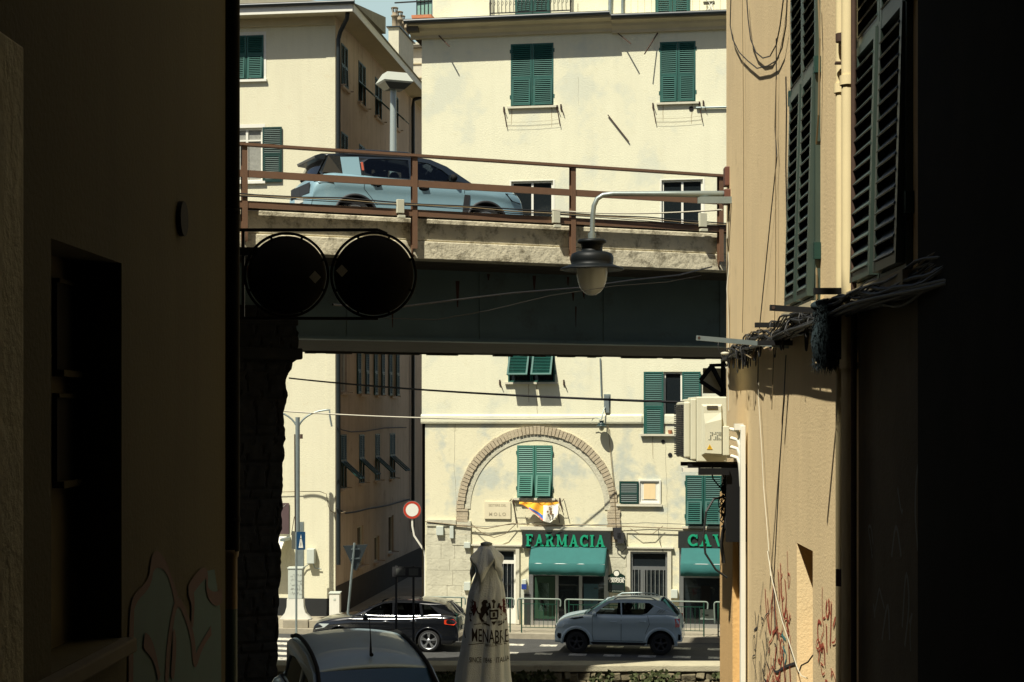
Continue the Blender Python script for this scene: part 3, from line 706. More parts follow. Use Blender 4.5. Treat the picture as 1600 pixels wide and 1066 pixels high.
def far_houses():
    fr = FR(P(650,100,90).x, 90, R(-8)); x0 = fr.X(590); x1 = fr.X(668); zt = fr.Z(650, 66)
    B = fr.thing('white_far_house', 'pale house with horizontal lines far behind, between the two eaves', 'building', (x0,0,0))
    m = MB(); m.box(x0, x1, 0, 8, 0, zt); m.build('wall', M['offwhite'], B)
    m = MB(); 
    for k in range(6): m.box(x0, x1-.3, -.06, -.001, zt-1.2-k*.75, zt-1.14-k*.75)
    m.build('wall_line', M['eave'], B)
    m = MB(); m.box(x0-.1, x1+.1, -.3, 8.2, zt-.35, zt-.2); m.build('roof_edge', M['soffit'], B)
    # second house down the lane, plaster darkened in place of shade
    fr = FR(SD.w(17.9,0,0).x-.15, SD.w(17.9,0,0).y, R(83.4)); 
    B = fr.thing('lane_house', 'brown house next down the narrow lane, darkened to look shaded, with open green shutters', 'building', (0,0,0))
    zt = 21; hs = []
    for r_ in range(6):
        for c_ in range(3): hs.append((1.0+c_*3.3, 2.0+c_*3.3, 2.5+r_*3.1, 4.4+r_*3.1))
    DL = mat('lane_shade_plaster', srgb(96,80,62), .95, var=.3, vscale=.6, streak=.4)
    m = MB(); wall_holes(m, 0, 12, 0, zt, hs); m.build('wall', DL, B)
    m = MB(); shell(m, 0, 12, 0, zt, .01, 9); m.box(.3,11.7,.27,.3,.1,zt-.1); m.build('side_wall', M['brown'], B)
    m = MB(); m.tube([(-.1,-.2,zt-1),(-.1,-.12,2)], .08, 8); m.build('downpipe', M['pipe'], B)
    for h in hs:
        m = MB(); m.box(h[0], h[1], .1, .12, h[2], h[3]); m.build('window', M['glassd'], B)
        if h[0] < 6:
            leaf(B, h[0]-.5, h[0]-.01, h[2], h[3], -.06, M['shutdark'], 0, .5); leaf(B, h[1]+.01, h[1]+.5, h[2], h[3], -.06, M['shutdark'], 0, .5)
    # end of lane, wall colour darkened in place of shade too
    fr = FR(-3.5, 92, R(-8)); B = fr.thing('lane_end_house', 'house front closing the far end of the lane, coloured dark as shade', 'building', (-6,0,0))
    m = MB(); m.box(-6, 8, 0, 8, 0, 14); m.build('wall', mat('lane_end_shade_plaster', srgb(60,52,42), .95), B)
far_houses()

# ============================================================ road bridge
BR = FR(-4.28, 26.64, R(23.3))
ZS = EYE
def bridge():
    B = BR.thing('road_bridge', 'concrete road bridge with dark steel girder crossing above the street', 'bridge', (0, 0, ZS+1.38))
    xa, xb = -9, 16
    zt = ZS+3.30; zb = ZS+2.62
    m = MB()
    m.box(xa, xb, .0, .35, ZS+2.93, zt); m.box(xa, xb, -.035, .352, zb, ZS+2.92)
    m.build('deck_edge', M['concrete'], B, bevel=.015)
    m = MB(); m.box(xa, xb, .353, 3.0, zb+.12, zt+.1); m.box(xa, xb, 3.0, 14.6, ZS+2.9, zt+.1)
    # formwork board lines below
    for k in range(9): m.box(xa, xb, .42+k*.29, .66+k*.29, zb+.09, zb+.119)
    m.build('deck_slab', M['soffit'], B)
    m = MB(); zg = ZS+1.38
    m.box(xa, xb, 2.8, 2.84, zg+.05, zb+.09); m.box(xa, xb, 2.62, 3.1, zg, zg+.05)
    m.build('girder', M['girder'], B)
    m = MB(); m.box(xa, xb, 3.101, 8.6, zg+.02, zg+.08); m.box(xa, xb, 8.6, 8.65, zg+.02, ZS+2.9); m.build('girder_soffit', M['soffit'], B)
    jg = random.Random(31)
    for k in range(9):
        x = xa+1.2+k*2.6; m = MB(); m.box(x-.006, x+.006, 2.785, 2.8, zg+.05, zb+.09); m.build('weld_seam', M['girder'], B)
    rs_ = mat('rust_run', srgb(84,52,38), .9, var=.3)
    for k in range(34):
        x = xa+1+jg.uniform(0,16); z = jg.choice((zb+.05, zb-.1, zg+jg.uniform(.3,1.1))); l = jg.uniform(.08,.5); w0 = jg.uniform(.01,.05); m = MB()
        m.quad((x-w0,2.796,z),(x+w0,2.796,z),(x+w0*.3,2.796,z-l),(x-w0*.3,2.796,z-l)); m.build('rust_streak', rs_, B)
    # ragged edge of the far soffit
    m = MB(); j = random.Random(5); x = xa
    while x < xb:
        l = j.uniform(.15,.6); m.box(x, x+l-.003, 8.5, 8.62, zg-.0-j.uniform(.0,.035), zg+.019); x += l
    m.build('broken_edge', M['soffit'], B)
    m = MB(); m.box(xa, xb, 14.3, 14.6, zt+.1, zt+.30); m.box(xa, xb, .1, .35, zt+.101, zt+.16); m.build('kerb', M['concrete'], B)
    m = MB(); m.box(xa, xb, .36, 14.29, zt+.102, zt+.13); m.build('carriageway', M['asphalt'], B)
    # drain stain joints: small pipes
    return B
bridge()
def railing():
    B = BR.thing('bridge_guard_railing', 'brown painted steel guard rail with flat bars along the bridge edge', 'railing', (0, -.1, ZS+2.7))
    xs = []; 
    X0 = BR.X(382, -.1); 
    for px_ in (382, 647.5, 895, 1126): xs.append(BR.X(px_, -.1))
    sp = xs[1]-xs[0]; xs = [xs[0]-sp] + xs + [xs[-1]+sp]
    m = MB(); z = ZS+4.32
    m.box(xs[0], xs[-1], -.16, -.02, z-.012, z+.03); m.build('top_rail', M['rail'], B)
    for zc in (3.865, 3.375):
        for i in range(len(xs)-1):
            m = MB(); m.box(xs[i]+.03, xs[i+1]-.032, -.125, -.07, ZS+zc-.055, ZS+zc+.055); m.build('bar', M['rail'], B)
    for x in xs:
        m = MB(); m.box(x-.045, x+.045, -.135, -.128, ZS+2.78, z-.014); m.box(x-.005, x+.005, -.128, -.03, ZS+2.8, z-.014)
        m.box(x-.045, x+.045, -.052, -.045, ZS+2.78, z-.014)
        m.tube([(x-.035,-.09,ZS+2.80),(x-.035,-.09,ZS+2.70),(x+.01,-.05,ZS+2.66)], .018, 6)
        m.build('post', M['rail'], B)
railing()
def pier():
    xa = BR.X(300, 3.0); xb = BR.X(455, 3.0); zt = ZS+1.95; j = random.Random(11)
    B = BR.thing('bridge_pier', 'dark rubble masonry pier holding up the left end of the bridge', 'pier', (xb-1, 3.0, .0))
    m = MB(); z = -.1; nx = 26; 
    # rough front and side faces as displaced grids
    def xr(z_):  # right edge profile
        e = 0.0 if z_ > ZS+.95 else (-.06-.16*min(1,(ZS+.95-z_)/.25))
        return xb+e - .03*max(0,(ZS+.7-z_))+.06*noise.noise(Vector((0,0,z_*3.1)))+.03*noise.noise(Vector((3,0,z_*9)))
    zz = [i*(zt)/150 for i in range(151)]
    vs = []; fs = []; NX = 60
    for z_ in zz:
        r_ = xr(z_)
        for k in range(NX+1):
            x = xa+(r_-xa)*k/NX
            b = (math.floor(z_/.16)); jx = .5*(b % 2)
            edge = abs((z_/.16) % 1-.5) > .42 or abs(((x/.38+jx+.3*math.sin(b*3.7)) % 1)-.5) > .45
            d = .05*noise.noise(Vector((x*2, 1, z_*2)))+.03*noise.noise(Vector((x*7, 5, z_*7))) + (.04 if edge else 0)
            vs.append((x, 2.55+d, z_))
        vs.append((r_, 3.4, z_)); vs.append((r_-.02, 5.5, z_))
    Rw = NX+3
    for i in range(len(zz)-1):
        for k in range(Rw-1): fs.append((i*Rw+k, i*Rw+k+1, (i+1)*Rw+k+1, (i+1)*Rw+k))
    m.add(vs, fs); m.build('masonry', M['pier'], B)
    m = MB(); m.box(xa, xb+.05, 2.40, 5.5, ZS+1.0, ZS+1.2); m.box(xa, xb+.0, 2.5, 5.5, ZS+1.6, ZS+1.75); m.build('corbel', M['pier'], B, bevel=.03)
pier()
def bridge_bracket():
    B = BR.thing('support_bracket', 'black triangular steel bracket under the right end of the bridge', 'bracket', (BR.X(1125,2), 2.0, EYE+.3))
    m = MB(); 
    def q(px_, py_): a = BR.px(px_, py_, 2.0); return (a[0], 2.0, a[1])
    for a, b in (((1112,572),(1095,594)),((1095,596),(1134,622)),((1112,572),(1136,618)),((1110,571),(1140,570)),((1130,560),(1130,625))):
        m.bar(q(*a), q(*b), .06, .08, (0,1,0))
    m.build('frame', M['black'], B)
    m = MB(); a = BR.px(1103,575,2.0); b = BR.px(1140,615,2.0); m.box(a[0],b[0],2.1,2.12,b[1],a[1]); m.build('plate', M['eave'], B)
bridge_bracket()

# ============================================================ stone parapet by the street
def parapet():
    y = 31.95; z = EYE-(1039-650)/FPX*y
    B = W0.thing('stone_parapet_wall', 'low rubble wall with flat concrete coping beside the street', 'wall', (1.5, y, 0))
    m = MB(); m.box(-9, 9, y-.05, y+.55, z-.13, z); m.build('coping', mat('coping_concrete', srgb(186,178,150), .95, var=.25, vscale=2, bump=.8, grime=(srgb(120,112,88), 4, .6)), B, bevel=.02)
    m = MB(); j = random.Random(2); m.box(-9, 9, y+.12, y+.5, -.1, z-.131)
    zz = z-.14
    while zz > -.1+.3:
        x = -5.5; hh = j.uniform(.09,.17)
        while x < 7:
            ww = j.uniform(.1,.34); 
            c = Vector((x+ww/2, y+.10, zz-hh/2)); mt = Matrix.Rotation(j.uniform(-.2,.2),3,'Y') @ Matrix.Rotation(j.uniform(-.3,.3),3,'Z') @ Matrix.Rotation(j.uniform(-.3,.3),3,'X')
            m.obox(c, (ww*.92, .22+j.uniform(0,.1), hh*.9), mt); x += ww
        zz -= hh
    m.build('rubble', mat('rubble_stone', srgb(140,130,102), .95, var=.6, vscale=3, bump=1.5, bscale=10, grime=(srgb(34,32,22), 6, .8)), B, bevel=.02)
    # weeds growing on the wall
    m = MB()
    for k in range(420):
        x = j.uniform(-4, 6); c = Vector((x, y-.06-j.uniform(0,.10), z-.14-abs(j.gauss(0,.13))))
        if noise.noise(Vector((x*1.3, 0, 0))) < -.05: continue
        for q in range(4):
            a = j.uniform(0, 6.28); l = j.uniform(.04,.12); d = Vector((math.cos(a)*l, -abs(j.uniform(.2,1))*l, math.sin(a)*l)); s_ = Vector((-math.sin(a), 0, math.cos(a)))*l*.28
            m.quad(c, c+d*.5+s_, c+d, c+d*.5-s_)
    o = structure(m, 'weeds', mat('weed_leaf', srgb(72,80,40), .8, var=.4, vscale=8), 'stuff')
parapet()

# ============================================================ alley walls
AX = 60/FPX
RW = FR(1.96, 0, R(-90)-math.atan(AX)); LW = FR(-1.9, 0, R(90)-math.atan(AX))
def right_building():
    B = RW.thing('right_alley_building', 'ochre plaster house along the right side of the alley with grey green shutters', 'building', (-18.5, 0, 1))
    Y = lambda px_: RW.X(px_)       # local x (= -distance)
    xe = RW.X(1135)
    zt = 26
    S1 = (RW.X(1242), RW.X(1282), None); S2 = (RW.X(1347), RW.X(1427), None)
    z1 = RW.Z(1258, 480); z2 = RW.Z(1380, 440)
    rec = [(RW.X(1246)-0, RW.X(1271), .5, RW.Z(1258, 905)+0)]
    hol = [(S1[0], S1[1], z1, z1+3.3), (S2[0], S2[1], z2, z2+2.9)]
    # small sloping doorway recess low on the wall
    d0, d1 = RW.X(1245), RW.X(1270); zd = RW.Z(1258, 855)
    hol.append((d0, d1, -1.0, zd))
    m = MB(); wall_holes(m, xe, 14, -1.5, zt, hol, rev=.35); m.build('wall', M['ochre'], B)
    m = MB(); m.quad((xe,0,-1.5),(xe,8,-1.5),(xe,8,zt),(xe,0,zt)); m.quad((xe,0,zt),(14,0,zt),(14,8,zt),(xe,8,zt)); m.quad((14,0,-1.5),(14,8,-1.5),(14,8,zt),(14,0,zt)); m.build('end_wall', M['ochre'], B)
    m = MB(); m.box(S1[0]-.05, S2[1]+.5, .36, .38, 1, zt-1); m.build('room_interior', M['dark'], B)
    m = MB(); m.box(d0+.05, d1-.02, .2, .35, -1, zd-.02); m.build('side_door', M['ochre2'], B)
    for (a, b, _), zz, hh, n in ((S1, z1, 3.3, 1), (S2, z2, 2.9, 2)):
        mm = (a+b)/2
        for (xa, xb) in ((a, mm-.01), (mm+.01, b)): leaf(B, xa, xb, zz, zz+hh, -.012, M['shutgrey'], 1.5, .52, slat=.085, th=.05)
        for x in (a-.03, b): 
            for z in (zz+.3, zz+hh*.5, zz+hh-.4): hg = MB(); hg.box(x-.01, x+.035, -.05, -.002, z, z+.12); hg.build('hinge', M['shutdark'], B)
        s_ = MB(); s_.box(a-.15, b+.15, -.09, .02, zz-.09, zz-.01); s_.build('sill', M['eave'], B)
    # pipes
    M['palepipe'] = mat('pale_pipe', srgb(224,206,160), .7, var=.1, vscale=3)
    for (px_, r, mt) in ((1314,.035,'palepipe'),(1325,.042,'palepipe'),(1334,.018,'rust')):
        x = RW.X(px_, -.07); m = MB(); m.tube([(x,-.07,1),(x,-.07,16)], r, 10)
        if px_ < 1330:
            for z in (5.0, 7.2, 9.0): m.tube([(x,-.07,z),(x,-.07,z+.06)], r+.012, 10); m.box(x-.02,x+.02,-.05,.0,z,z+.04)
        m.build('wall_pipe', M[mt], B)
    m = MB()
    x = RW.X(1315,-.08)
    m.tube([(x,-.075,RW.Z(1315,66,-.08)),(x,-.075,RW.Z(1315,53,-.08))], .044, 10)
    m.box(x-.03,x+.02,-.12,-.02,RW.Z(1315,100,-.08),RW.Z(1315,97,-.08)); m.build('pipe_clamp', M['rust'], B)
    m = MB(); x = RW.X(1318, -.08); m.tube([(x,-.09,RW.Z(1318,905)),(x,-.09,RW.Z(1318,880))], .04, 8); m.build('pipe_joint', M['rust'], B)
    m = MB(); m.box(RW.X(1343), RW.X(1449), -.006, -.0005, -1.4, z2-.12); m.build('lower_shade_panel', mat('shade_plaster', srgb(112,98,72), .95, var=.3, vscale=1.5, streak=.4, bump=.3, bscale=30, grime=(srgb(60,54,40), 2, .6)), B)  # panel colour darkened to stand in for shade on the lower wall
    # corner pilaster and orange strip at the lower end
    a = RW.X(1164); 
    m = MB(); m.box(xe-.02, a-.5, -.07, .02, 0, RW.Z(1150, 775)); m.build('corner_strip', M['ochre2'], B)
    return B
right_building()
def left_alley():
    B = LW.thing('left_alley_building', 'dark olive plaster house along the left side of the alley with deep doorway', 'building', (8, 0, 5))
    xe = LW.X(352); d0, d1 = LW.X(80), LW.X(190); zd1 = LW.Z(135, 392); zd0 = LW.Z(140, 1022)
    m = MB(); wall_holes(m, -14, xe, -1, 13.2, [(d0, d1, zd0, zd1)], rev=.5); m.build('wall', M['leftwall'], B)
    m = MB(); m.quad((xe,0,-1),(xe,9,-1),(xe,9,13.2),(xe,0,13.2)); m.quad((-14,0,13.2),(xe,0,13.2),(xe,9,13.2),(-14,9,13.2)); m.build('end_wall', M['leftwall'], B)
    m = MB(); m.box(-14, xe, 2.5, 9, 13.203, 20.5); m.build('attic', M['leftwall'], B)  # unseen block, set back so that its shade reaches the parasol
    m = MB(); m.prism([(-14,0),(5.1,0),(-5.06,6.9),(-14,6.9)], 13.202, 18.5, 'xy'); m.prism([(-14,0),(3.5,0),(-9.75,9),(-14,9)], 18.502, 34, 'xy'); m.build('shadow_edge_storeys', M['leftwall'], B)  # unseen storeys, plan slanted along the sun to set the wall's shadow edge
    m = MB(); m.box(d0, d1, .20, .23, zd0, zd1); m.build('door_panel', mat('door_panel_olive', srgb(128,118,88), .8, var=.2, vscale=3), B)
    for (pa, pb) in ((442,580),(622,748)):
        a1, z1_ = LW.px(82, pa, .2); a2, z2_ = LW.px(111, pb, .2); m = MB(); m.box(a1, a2, .18, .199, z2_, z1_); w__ = m.build('door_window', M['dark'], B)
        m = MB(); m.box(a1, a2, .15, .199, z2_-.03, z2_-.002); m.box(a1, a2, .17, .199, z1_+.002, z1_+.02); m.build('window_ledge', M['leftwall'], w__)
    m = MB(); m.box(d0-.3, d1+.04, -.06, .4, zd0-.07, zd0-.003); m.build('sill', mat('dull_sill', srgb(104,98,82), .9, var=.2, vscale=6), B, bevel=.01)
    m = MB(); xa = LW.X(38, -.10); m.box(-14, xa, -.10, -.001, 2, LW.Z(20, 92)); m.build('stone_jamb', M['stone'], B, bevel=.01)
    # round vent
    x, z = LW.px(281, 342); m = MB(); m.disc((x,-.01,z), .09, 'y', 18, .03); m.build('vent', M['black'], B)
    # graffiti on the lower wall
    return B
left_alley()
def near_shade_sheet():
    B = RW.thing('near_right_shade_sheet', 'near-black wall sheet at the right edge, coloured to stand in for deep shade', 'building', (-8, 0, 5))
    m = MB(); x = RW.X(1434, -.03); m.box(x, 14, -.03, -.001, 2, 9.7); m.build('wall', mat('shade_black_plaster', srgb(40,38,32), .95, var=.4, vscale=2, spec=.1), B)  # thin near-black sheet over the wall, deep shade put into its colour
near_shade_sheet()
def side_block():
    B = W0.thing('side_sky_block', 'unseen block on the left side, added to shut out low sky light', 'building', (-5.6,18,0))
    m = MB(); m.box(-14, -5.3, 10.5, 24, 0, 14.4); m.box(-14, -5.3, 13.5, 20, 14.401, 22); m.build('wall', M['leftwall'], B)  # unseen masses added to block low sky light from the left
side_block()
def closing():
    m = MB(); B = W0.thing('back_alley_building', 'unseen building behind the alley, with a slab added overhead to cut sky light', 'building', (0,-14,8))
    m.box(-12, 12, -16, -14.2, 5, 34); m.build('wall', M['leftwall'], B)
    m = MB(); m.prism([(-2.1,-14.1),(1.7,-14.1),(2.16,9.2),(-1.8,3.5)], 9.75, 22, 'xy'); m.build('overhead_sky_block', M['leftwall'], B)  # unseen slab added overhead, edge slanted along the sun, keeps sky light out
closing()
# ============================================================ cars
# car-local axes: x from the nose (0) to the tail (L), y half width, z up; seen from both sides
def interp(tab, x):
    if x <= tab[0][0]: return tab[0][1]
    for (a, b), (c, d) in zip(tab, tab[1:]):
        if x <= c: return b+(d-b)*(x-a)/(c-a)
    return tab[-1][1]
def spl(tab, x):
    """smooth (monotone-ish) interpolation"""
    n = len(tab)
    if x <= tab[0][0]: return tab[0][1]
    if x >= tab[-1][0]: return tab[-1][1]
    for i in range(n-1):
        if x <= tab[i+1][0]:
            x0, y0 = tab[i]; x1, y1 = tab[i+1]; h = x1-x0; t = (x-x0)/h
            m0 = ((y1-tab[i-1][1])/(x1-tab[i-1][0])) if i > 0 else (y1-y0)/h
            m1 = ((tab[i+2][1]-y0)/(tab[i+2][0]-x0)) if i+2 < n else (y1-y0)/h
            t2 = t*t; t3 = t2*t
            return (2*t3-3*t2+1)*y0+(t3-2*t2+t)*h*m0+(-2*t3+3*t2)*y1+(t3-t2)*h*m1
def carmat(name, col, metal=.3, rough=.35, coat=.6):
    return mat(name, col, rough, metal, coat=coat)
def make_car(p, label, cat, loc, yaw, pitch=0, group=None):
    o = bpy.data.objects.new(p.get('name', 'car'), None); C.objects.link(o); o.location = loc; o.rotation_euler = (0, pitch, yaw); o.rotation_mode = 'XYZ'
    o['label'] = label; o['category'] = cat
    if group: o['group'] = group
    BASE[o.name] = Vector((p['L']/2, 0, 0)); B = o
    L, W, H = p['L'], p['W'], p['H']; hw = W/2; sill = p['sill']; paint = p['paint']; roofm = p.get('roofm', paint)
    f0, r0 = p['wheels']; wr = p['wr']; ar = p['ar']; top = p['top']; ro = p['roof']; g = p['green']
    def wid(x):
        t = x/L; e = 1.0
        nf = p.get('nosef', .16); tf = p.get('tailf', .10)
        if t < nf: u = 1-t/nf; e = 1-.22*u**2.2
        if t > 1-tf: u = (t-(1-tf))/tf; e = 1-.13*u**2.2
        return hw*e
    def zb(x):
        z = sill
        if x < p['fo']: z = max(z, p['fz'])
        for xc in (f0, r0):
            d = abs(x-xc)
            if d < ar: z = max(z, wr+math.sqrt(ar*ar-d*d)*1.0)
        u = x/L
        if u > .96: z = max(z, sill+.1)
        return z
    xs = set([i*L/90 for i in range(91)])
    for xc in (f0, r0):
        for k in range(25): xs.add(xc-ar*math.cos(math.pi*k/24))
        xs.add(xc-ar-.002); xs.add(xc+ar+.002)
    xs |= {.01,.03,.06,.1,L-.01,L-.03,L-.06}
    xs = sorted(x for x in xs if 0 <= x <= L)
    cx0, cx1 = g['belt'][0][0], g['belt'][-1][0]
    # section (fraction of width, fraction of height between sill and shoulder)
    sec = p.get('sec', [(.93,0),(.985,.06),(1.0,.25),(.985,.45),(.98,.6),(.995,.74),(.975,.88),(.93,.97),(.86,1.0)])
    def side_y(x, z):
        zt = spl(top, x); z0 = sill; f = (z-z0)/max(.01, zt-z0); w_ = wid(x); pr = sec[0]
        for a, b in zip(sec, sec[1:]):
            if f <= b[1]:
                t = (f-a[1])/max(1e-5, b[1]-a[1]); t = max(0, t); return w_*(a[0]+(b[0]-a[0])*t)
        return w_*sec[-1][0]
    m = MB(); vs = []; fs = []; mi = []; NZ = 15
    for x in xs:
        zt = spl(top, x); z0 = zb(x); row = []
        for k in range(NZ):
            t = k/(NZ-1); z = z0+(zt-z0)*t; row.append((x, side_y(x, z), z))
        crown = p.get('crown', .05)
        row.append((x, wid(x)*.6, zt+crown*.7)); row.append((x, wid(x)*.3, zt+crown*.95)); row.append((x, 0, zt+crown))
        if cx0+.05 < x < cx1: row[-3:] = [(x, wid(x)*.6, zt-.02), (x, wid(x)*.3, zt-.02), (x, 0, zt-.02)]
        vs += row
    NR = NZ+3
    for sgn in (1, -1):
        o_ = len(m.v); m.smooth = True
        m.v += [(v[0], v[1]*sgn, v[2]) for v in vs]
        for i in range(len(xs)-1):
            for k in range(NR-1):
                f = [o_+i*NR+k, o_+(i+1)*NR+k, o_+(i+1)*NR+k+1, o_+i*NR+k+1]
                if sgn < 0: f = f[::-1]
                m.f.append(f); m.sm.append(True)
                inside = k >= NZ-1 and cx0+.05 < (xs[i]+xs[i+1])/2 < cx1
                m.mi.append(1 if inside else 0)
        for i, rev in ((0, False), (len(xs)-1, True)):
            a = o_+i*NR; m.f.append([a+k for k in range(NR)] + []); m.sm.append(False); m.mi.append(0)
    # close nose and tail down the middle
    for i in (0, len(xs)-1):
        x = xs[i]; z0 = vs[i*NR][2]
        A = len(m.v); m.v += [(x, 0, z0)]
        o1, o2 = i*NR, len(vs)+i*NR
        m.f.append([o1, A, o1+NR-1]); m.f.append([o2, o2+NR-1, A]); m.sm += [False]*2; m.mi += [0, 0]
    body = m.build('body', [paint, M['dark']], B)
    # floor and wheel wells
    m = MB(); m.box(.25, L-.2, -hw*.84, hw*.84, sill+.0, sill+.12)
    m.box(f0+ar, r0-ar, -hw*.9, hw*.9, sill-.02, sill+.10)
    m.build('underbody', M['dark'], B)
    # dark sill trim and lower bumpers
    tr = p.get('trim', True); tm = p.get('trimm', M['plastic'])
    m = MB()
    for s_ in (1, -1):
        m.add([(f0+ar-.02, s_*(side_y(f0+ar,sill+.02)+.012), sill-.02),(r0-ar+.02, s_*(side_y(r0-ar,sill+.02)+.012), sill-.02),(r0-ar+.02, s_*(side_y(r0-ar,sill+.1)+.012), sill+p.get('sk',.10)),(f0+ar-.02, s_*(side_y(f0+ar,sill+.1)+.012), sill+p.get('sk',.10)),
               (f0+ar-.02, s_*hw*.8, sill-.02),(r0-ar+.02, s_*hw*.8, sill-.02)], [(0,1,2,3),(0,4,5,1)])
    m.build('sill_trim', tm, B)
    # wheel arch lips
    for xc in (f0, r0):
        for s_ in (1, -1):
            m = MB(); n = 28; wlip = p.get('lip', .05); vs_ = []
            for k in range(n+1):
                a = math.pi*(-.08+1.16*k/n)
                for rr, dd in ((ar-.01, .0), (ar-.005, .022), (ar+wlip, .014), (ar+wlip+.01, -.01)):
                    x = xc-rr*math.cos(a); z = wr+rr*math.sin(a); z = max(z, sill-.02); y = side_y(min(max(x,0),L), max(z, sill+.02))+dd
                    vs_.append((x, s_*y, z))
            fs_ = [(i*4+k, (i+1)*4+k, (i+1)*4+k+1, i*4+k+1) for i in range(n) for k in range(3)]
            m.smooth = True; m.add(vs_, fs_); m.build('arch_lip', p.get('lipm', tm), B)
    # wheels
    for xc in (f0, r0):
        for s_ in (1, -1):
            yo = s_*(hw-.035); yi = s_*(hw-.25); rr = wr-.005; rim = p.get('rim', wr*.66); c = (0, 0, 0)
            m = MB(); t_ = MB()
            t_.lathe([(rim, 0),(rr-.03,.0),(rr,-.03*1),(rr,-.18),(rr-.03,-.21),(rim,-.21)], 36, (0,0,0), 'y')
            t_.v = [(v[0]+xc, yo+v[1]*s_, v[2]+wr) for v in t_.v]; wh = t_.build('wheel', M['rubber'], B)
            m.lathe([(rim+.004,-.0),(rim-.012,.004),(rim-.03,-.05),(rim-.04,-.17)], 32, (0,0,0), 'y'); m.lathe([(.065,-.015),(.05,.0),(.001,.005)], 16, (0,0,0), 'y')
            ns = p.get('spokes', 5)
            for k in range(ns):
                a0 = 2*math.pi*k/ns+.3
                for da in ((-.13, .13) if p.get('twin') else (0,)):
                    a = a0+da; u = Vector((math.cos(a0), 0, math.sin(a0)))*.05; e = Vector((math.cos(a), 0, math.sin(a)))*(rim-.01)
                    m.bar(u+Vector((0,-.02,0)), e+Vector((0,-.012,0)), .03 if p.get('twin') else .055, .025, (0,1,0))
            m.v = [(v[0]+xc, yo+v[1]*s_, v[2]+wr) for v in m.v]; m.build('rim', p.get('rimm', M['alu']), wh)
            m = MB(); m.disc((xc, yo-s_*.14, wr), rim-.01, 'y', 24, .03); m.build('brake_disc', M['dark'], wh)
    for xc in (f0, r0):
        for s_ in (1,-1):
            m = MB(); n = 18; vs_ = []
            for k in range(n+1):
                a = math.pi*k/n
                x = xc-(ar+.01)*math.cos(a); z = wr+(ar+.01)*math.sin(a); vs_ += [(x, s_*(hw*.96), z), (x, s_*(hw-.36), z)]
            m.add(vs_, [(i*2,i*2+1,i*2+3,i*2+2) for i in range(n)]); 
            m.add([vs_[i*2+1] for i in range(n+1)], [tuple(range(n+1))]); m.build('wheel_well', M['dark'], B)
    # ---------------- greenhouse
    belt = g['belt']; out = g['out']      # out: polygon top outline from belt front to belt rear (x,z)
    tum = g.get('tumble', .28)
    def gy(x, z):
        zt = spl(top, min(max(x, 0), L)); w_ = wid(x)*.86; h = max(0, z-zt)
        return w_-h*tum-.25*max(0, h-.42)**2
    # taper toward the windscreen and the tail in plan
    def gyy(x, z): 
        y = gy(x, z); a = g.get('plan', 0.10)
        u = (x-(cx0+cx1)/2)/((cx1-cx0)/2); return y-a*hw*max(0, abs(u)-.35)**2
    poly = [tuple(q) for q in out]
    holes = g['win']
    for s_ in (1, -1):
        loops = [[Vector((q[0], q[1], 0)) for q in poly]]+[[Vector((q[0], q[1], 0)) for q in h] for h in holes]
        flat = [v for l in loops for v in l]; tri = tessellate_polygon(loops)
        m = MB(); m.smooth = False
        m.add([(v.x, s_*gyy(v.x, v.y), v.y) for v in flat], [tuple(t) for t in tri])
        ob = m.build('pillar_frame', p.get('pillarm', paint), B); sm = ob.modifiers.new('s','SOLIDIFY'); sm.thickness = .03; sm.offset = 0
        for h in holes:
            m = MB(); tri = tessellate_polygon([[Vector((q[0], q[1], 0)) for q in h]])
            m.add([(q[0], s_*(gyy(*q)-.004), q[1]) for q in h], [tuple(t) for t in tri]); m.build('side_window', p.get('glassm', GLS), B)
        if p.get('chromeline'):
            m = MB(); pts = [(x, s_*(gyy(x, z)+.012), z) for x, z in p['chromeline']]; m.tube(pts, .006, 5); m.build('window_trim', M['chrome'], B)
    # roof
    ru = g['roofline']; m = MB(); m.smooth = True; NY = 12; vs_ = []; cr = g.get('crown', .05); nst = 26
    x0, x1 = ru[0][0], ru[-1][0]
    for i in range(nst+1):
        x = x0+(x1-x0)*i/nst; z = spl(ru, x); y_ = gyy(x, z)
        for k in range(-NY, NY+1):
            t = k/NY; yy = y_*t; edge = (1-t*t)
            e2 = min(1, min(i, nst-i)/3)
            vs_.append((x, yy, z-.012+cr*(edge**.8)*(.5+.5*e2)+.008))
    q = 2*NY+1
    fs_ = [(i*q+k, (i+1)*q+k, (i+1)*q+k+1, i*q+k+1) for i in range(nst) for k in range(q-1)]
    m.add(vs_, fs_); ob = m.build('roof', roofm, B); sm = ob.modifiers.new('s','SOLIDIFY'); sm.thickness = .025; sm.offset = -1
    # windscreen and rear glass as curved sheets
    def screen(name, top_p, bot_p, ins, mt, bow, edge=True):
        m = MB(); m.smooth = True; vs_ = []; ny = 10; nz = 6
        for i in range(nz+1):
            t = i/nz; x = top_p[0]+(bot_p[0]-top_p[0])*t; z = top_p[1]+(bot_p[1]-top_p[1])*t; yb = gyy(x, z)*ins
            for k in range(-ny, ny+1):
                u = k/ny; xx = x+bow*(1-u*u)*(1); vs_.append((xx, yb*u, z+.03*(1-u*u)*(1-t)))
        q = 2*ny+1; m.add(vs_, [(i*q+k,(i+1)*q+k,(i+1)*q+k+1,i*q+k+1) for i in range(nz) for k in range(q-1)])
        return m.build(name, mt, B)
    ws = g['screen']; screen('windscreen', ws[0], ws[1], .985, p.get('wsm', GLS), -.07)
    rs = g['rear']; screen('rear_window', rs[0], rs[1], .97, p.get('rearm', p.get('glassm', GLS)), .05)
    # painted cowl strip in front of the windscreen, seats and dashboard
    m = MB(); xb = ws[1][0]; zbb = ws[1][1]
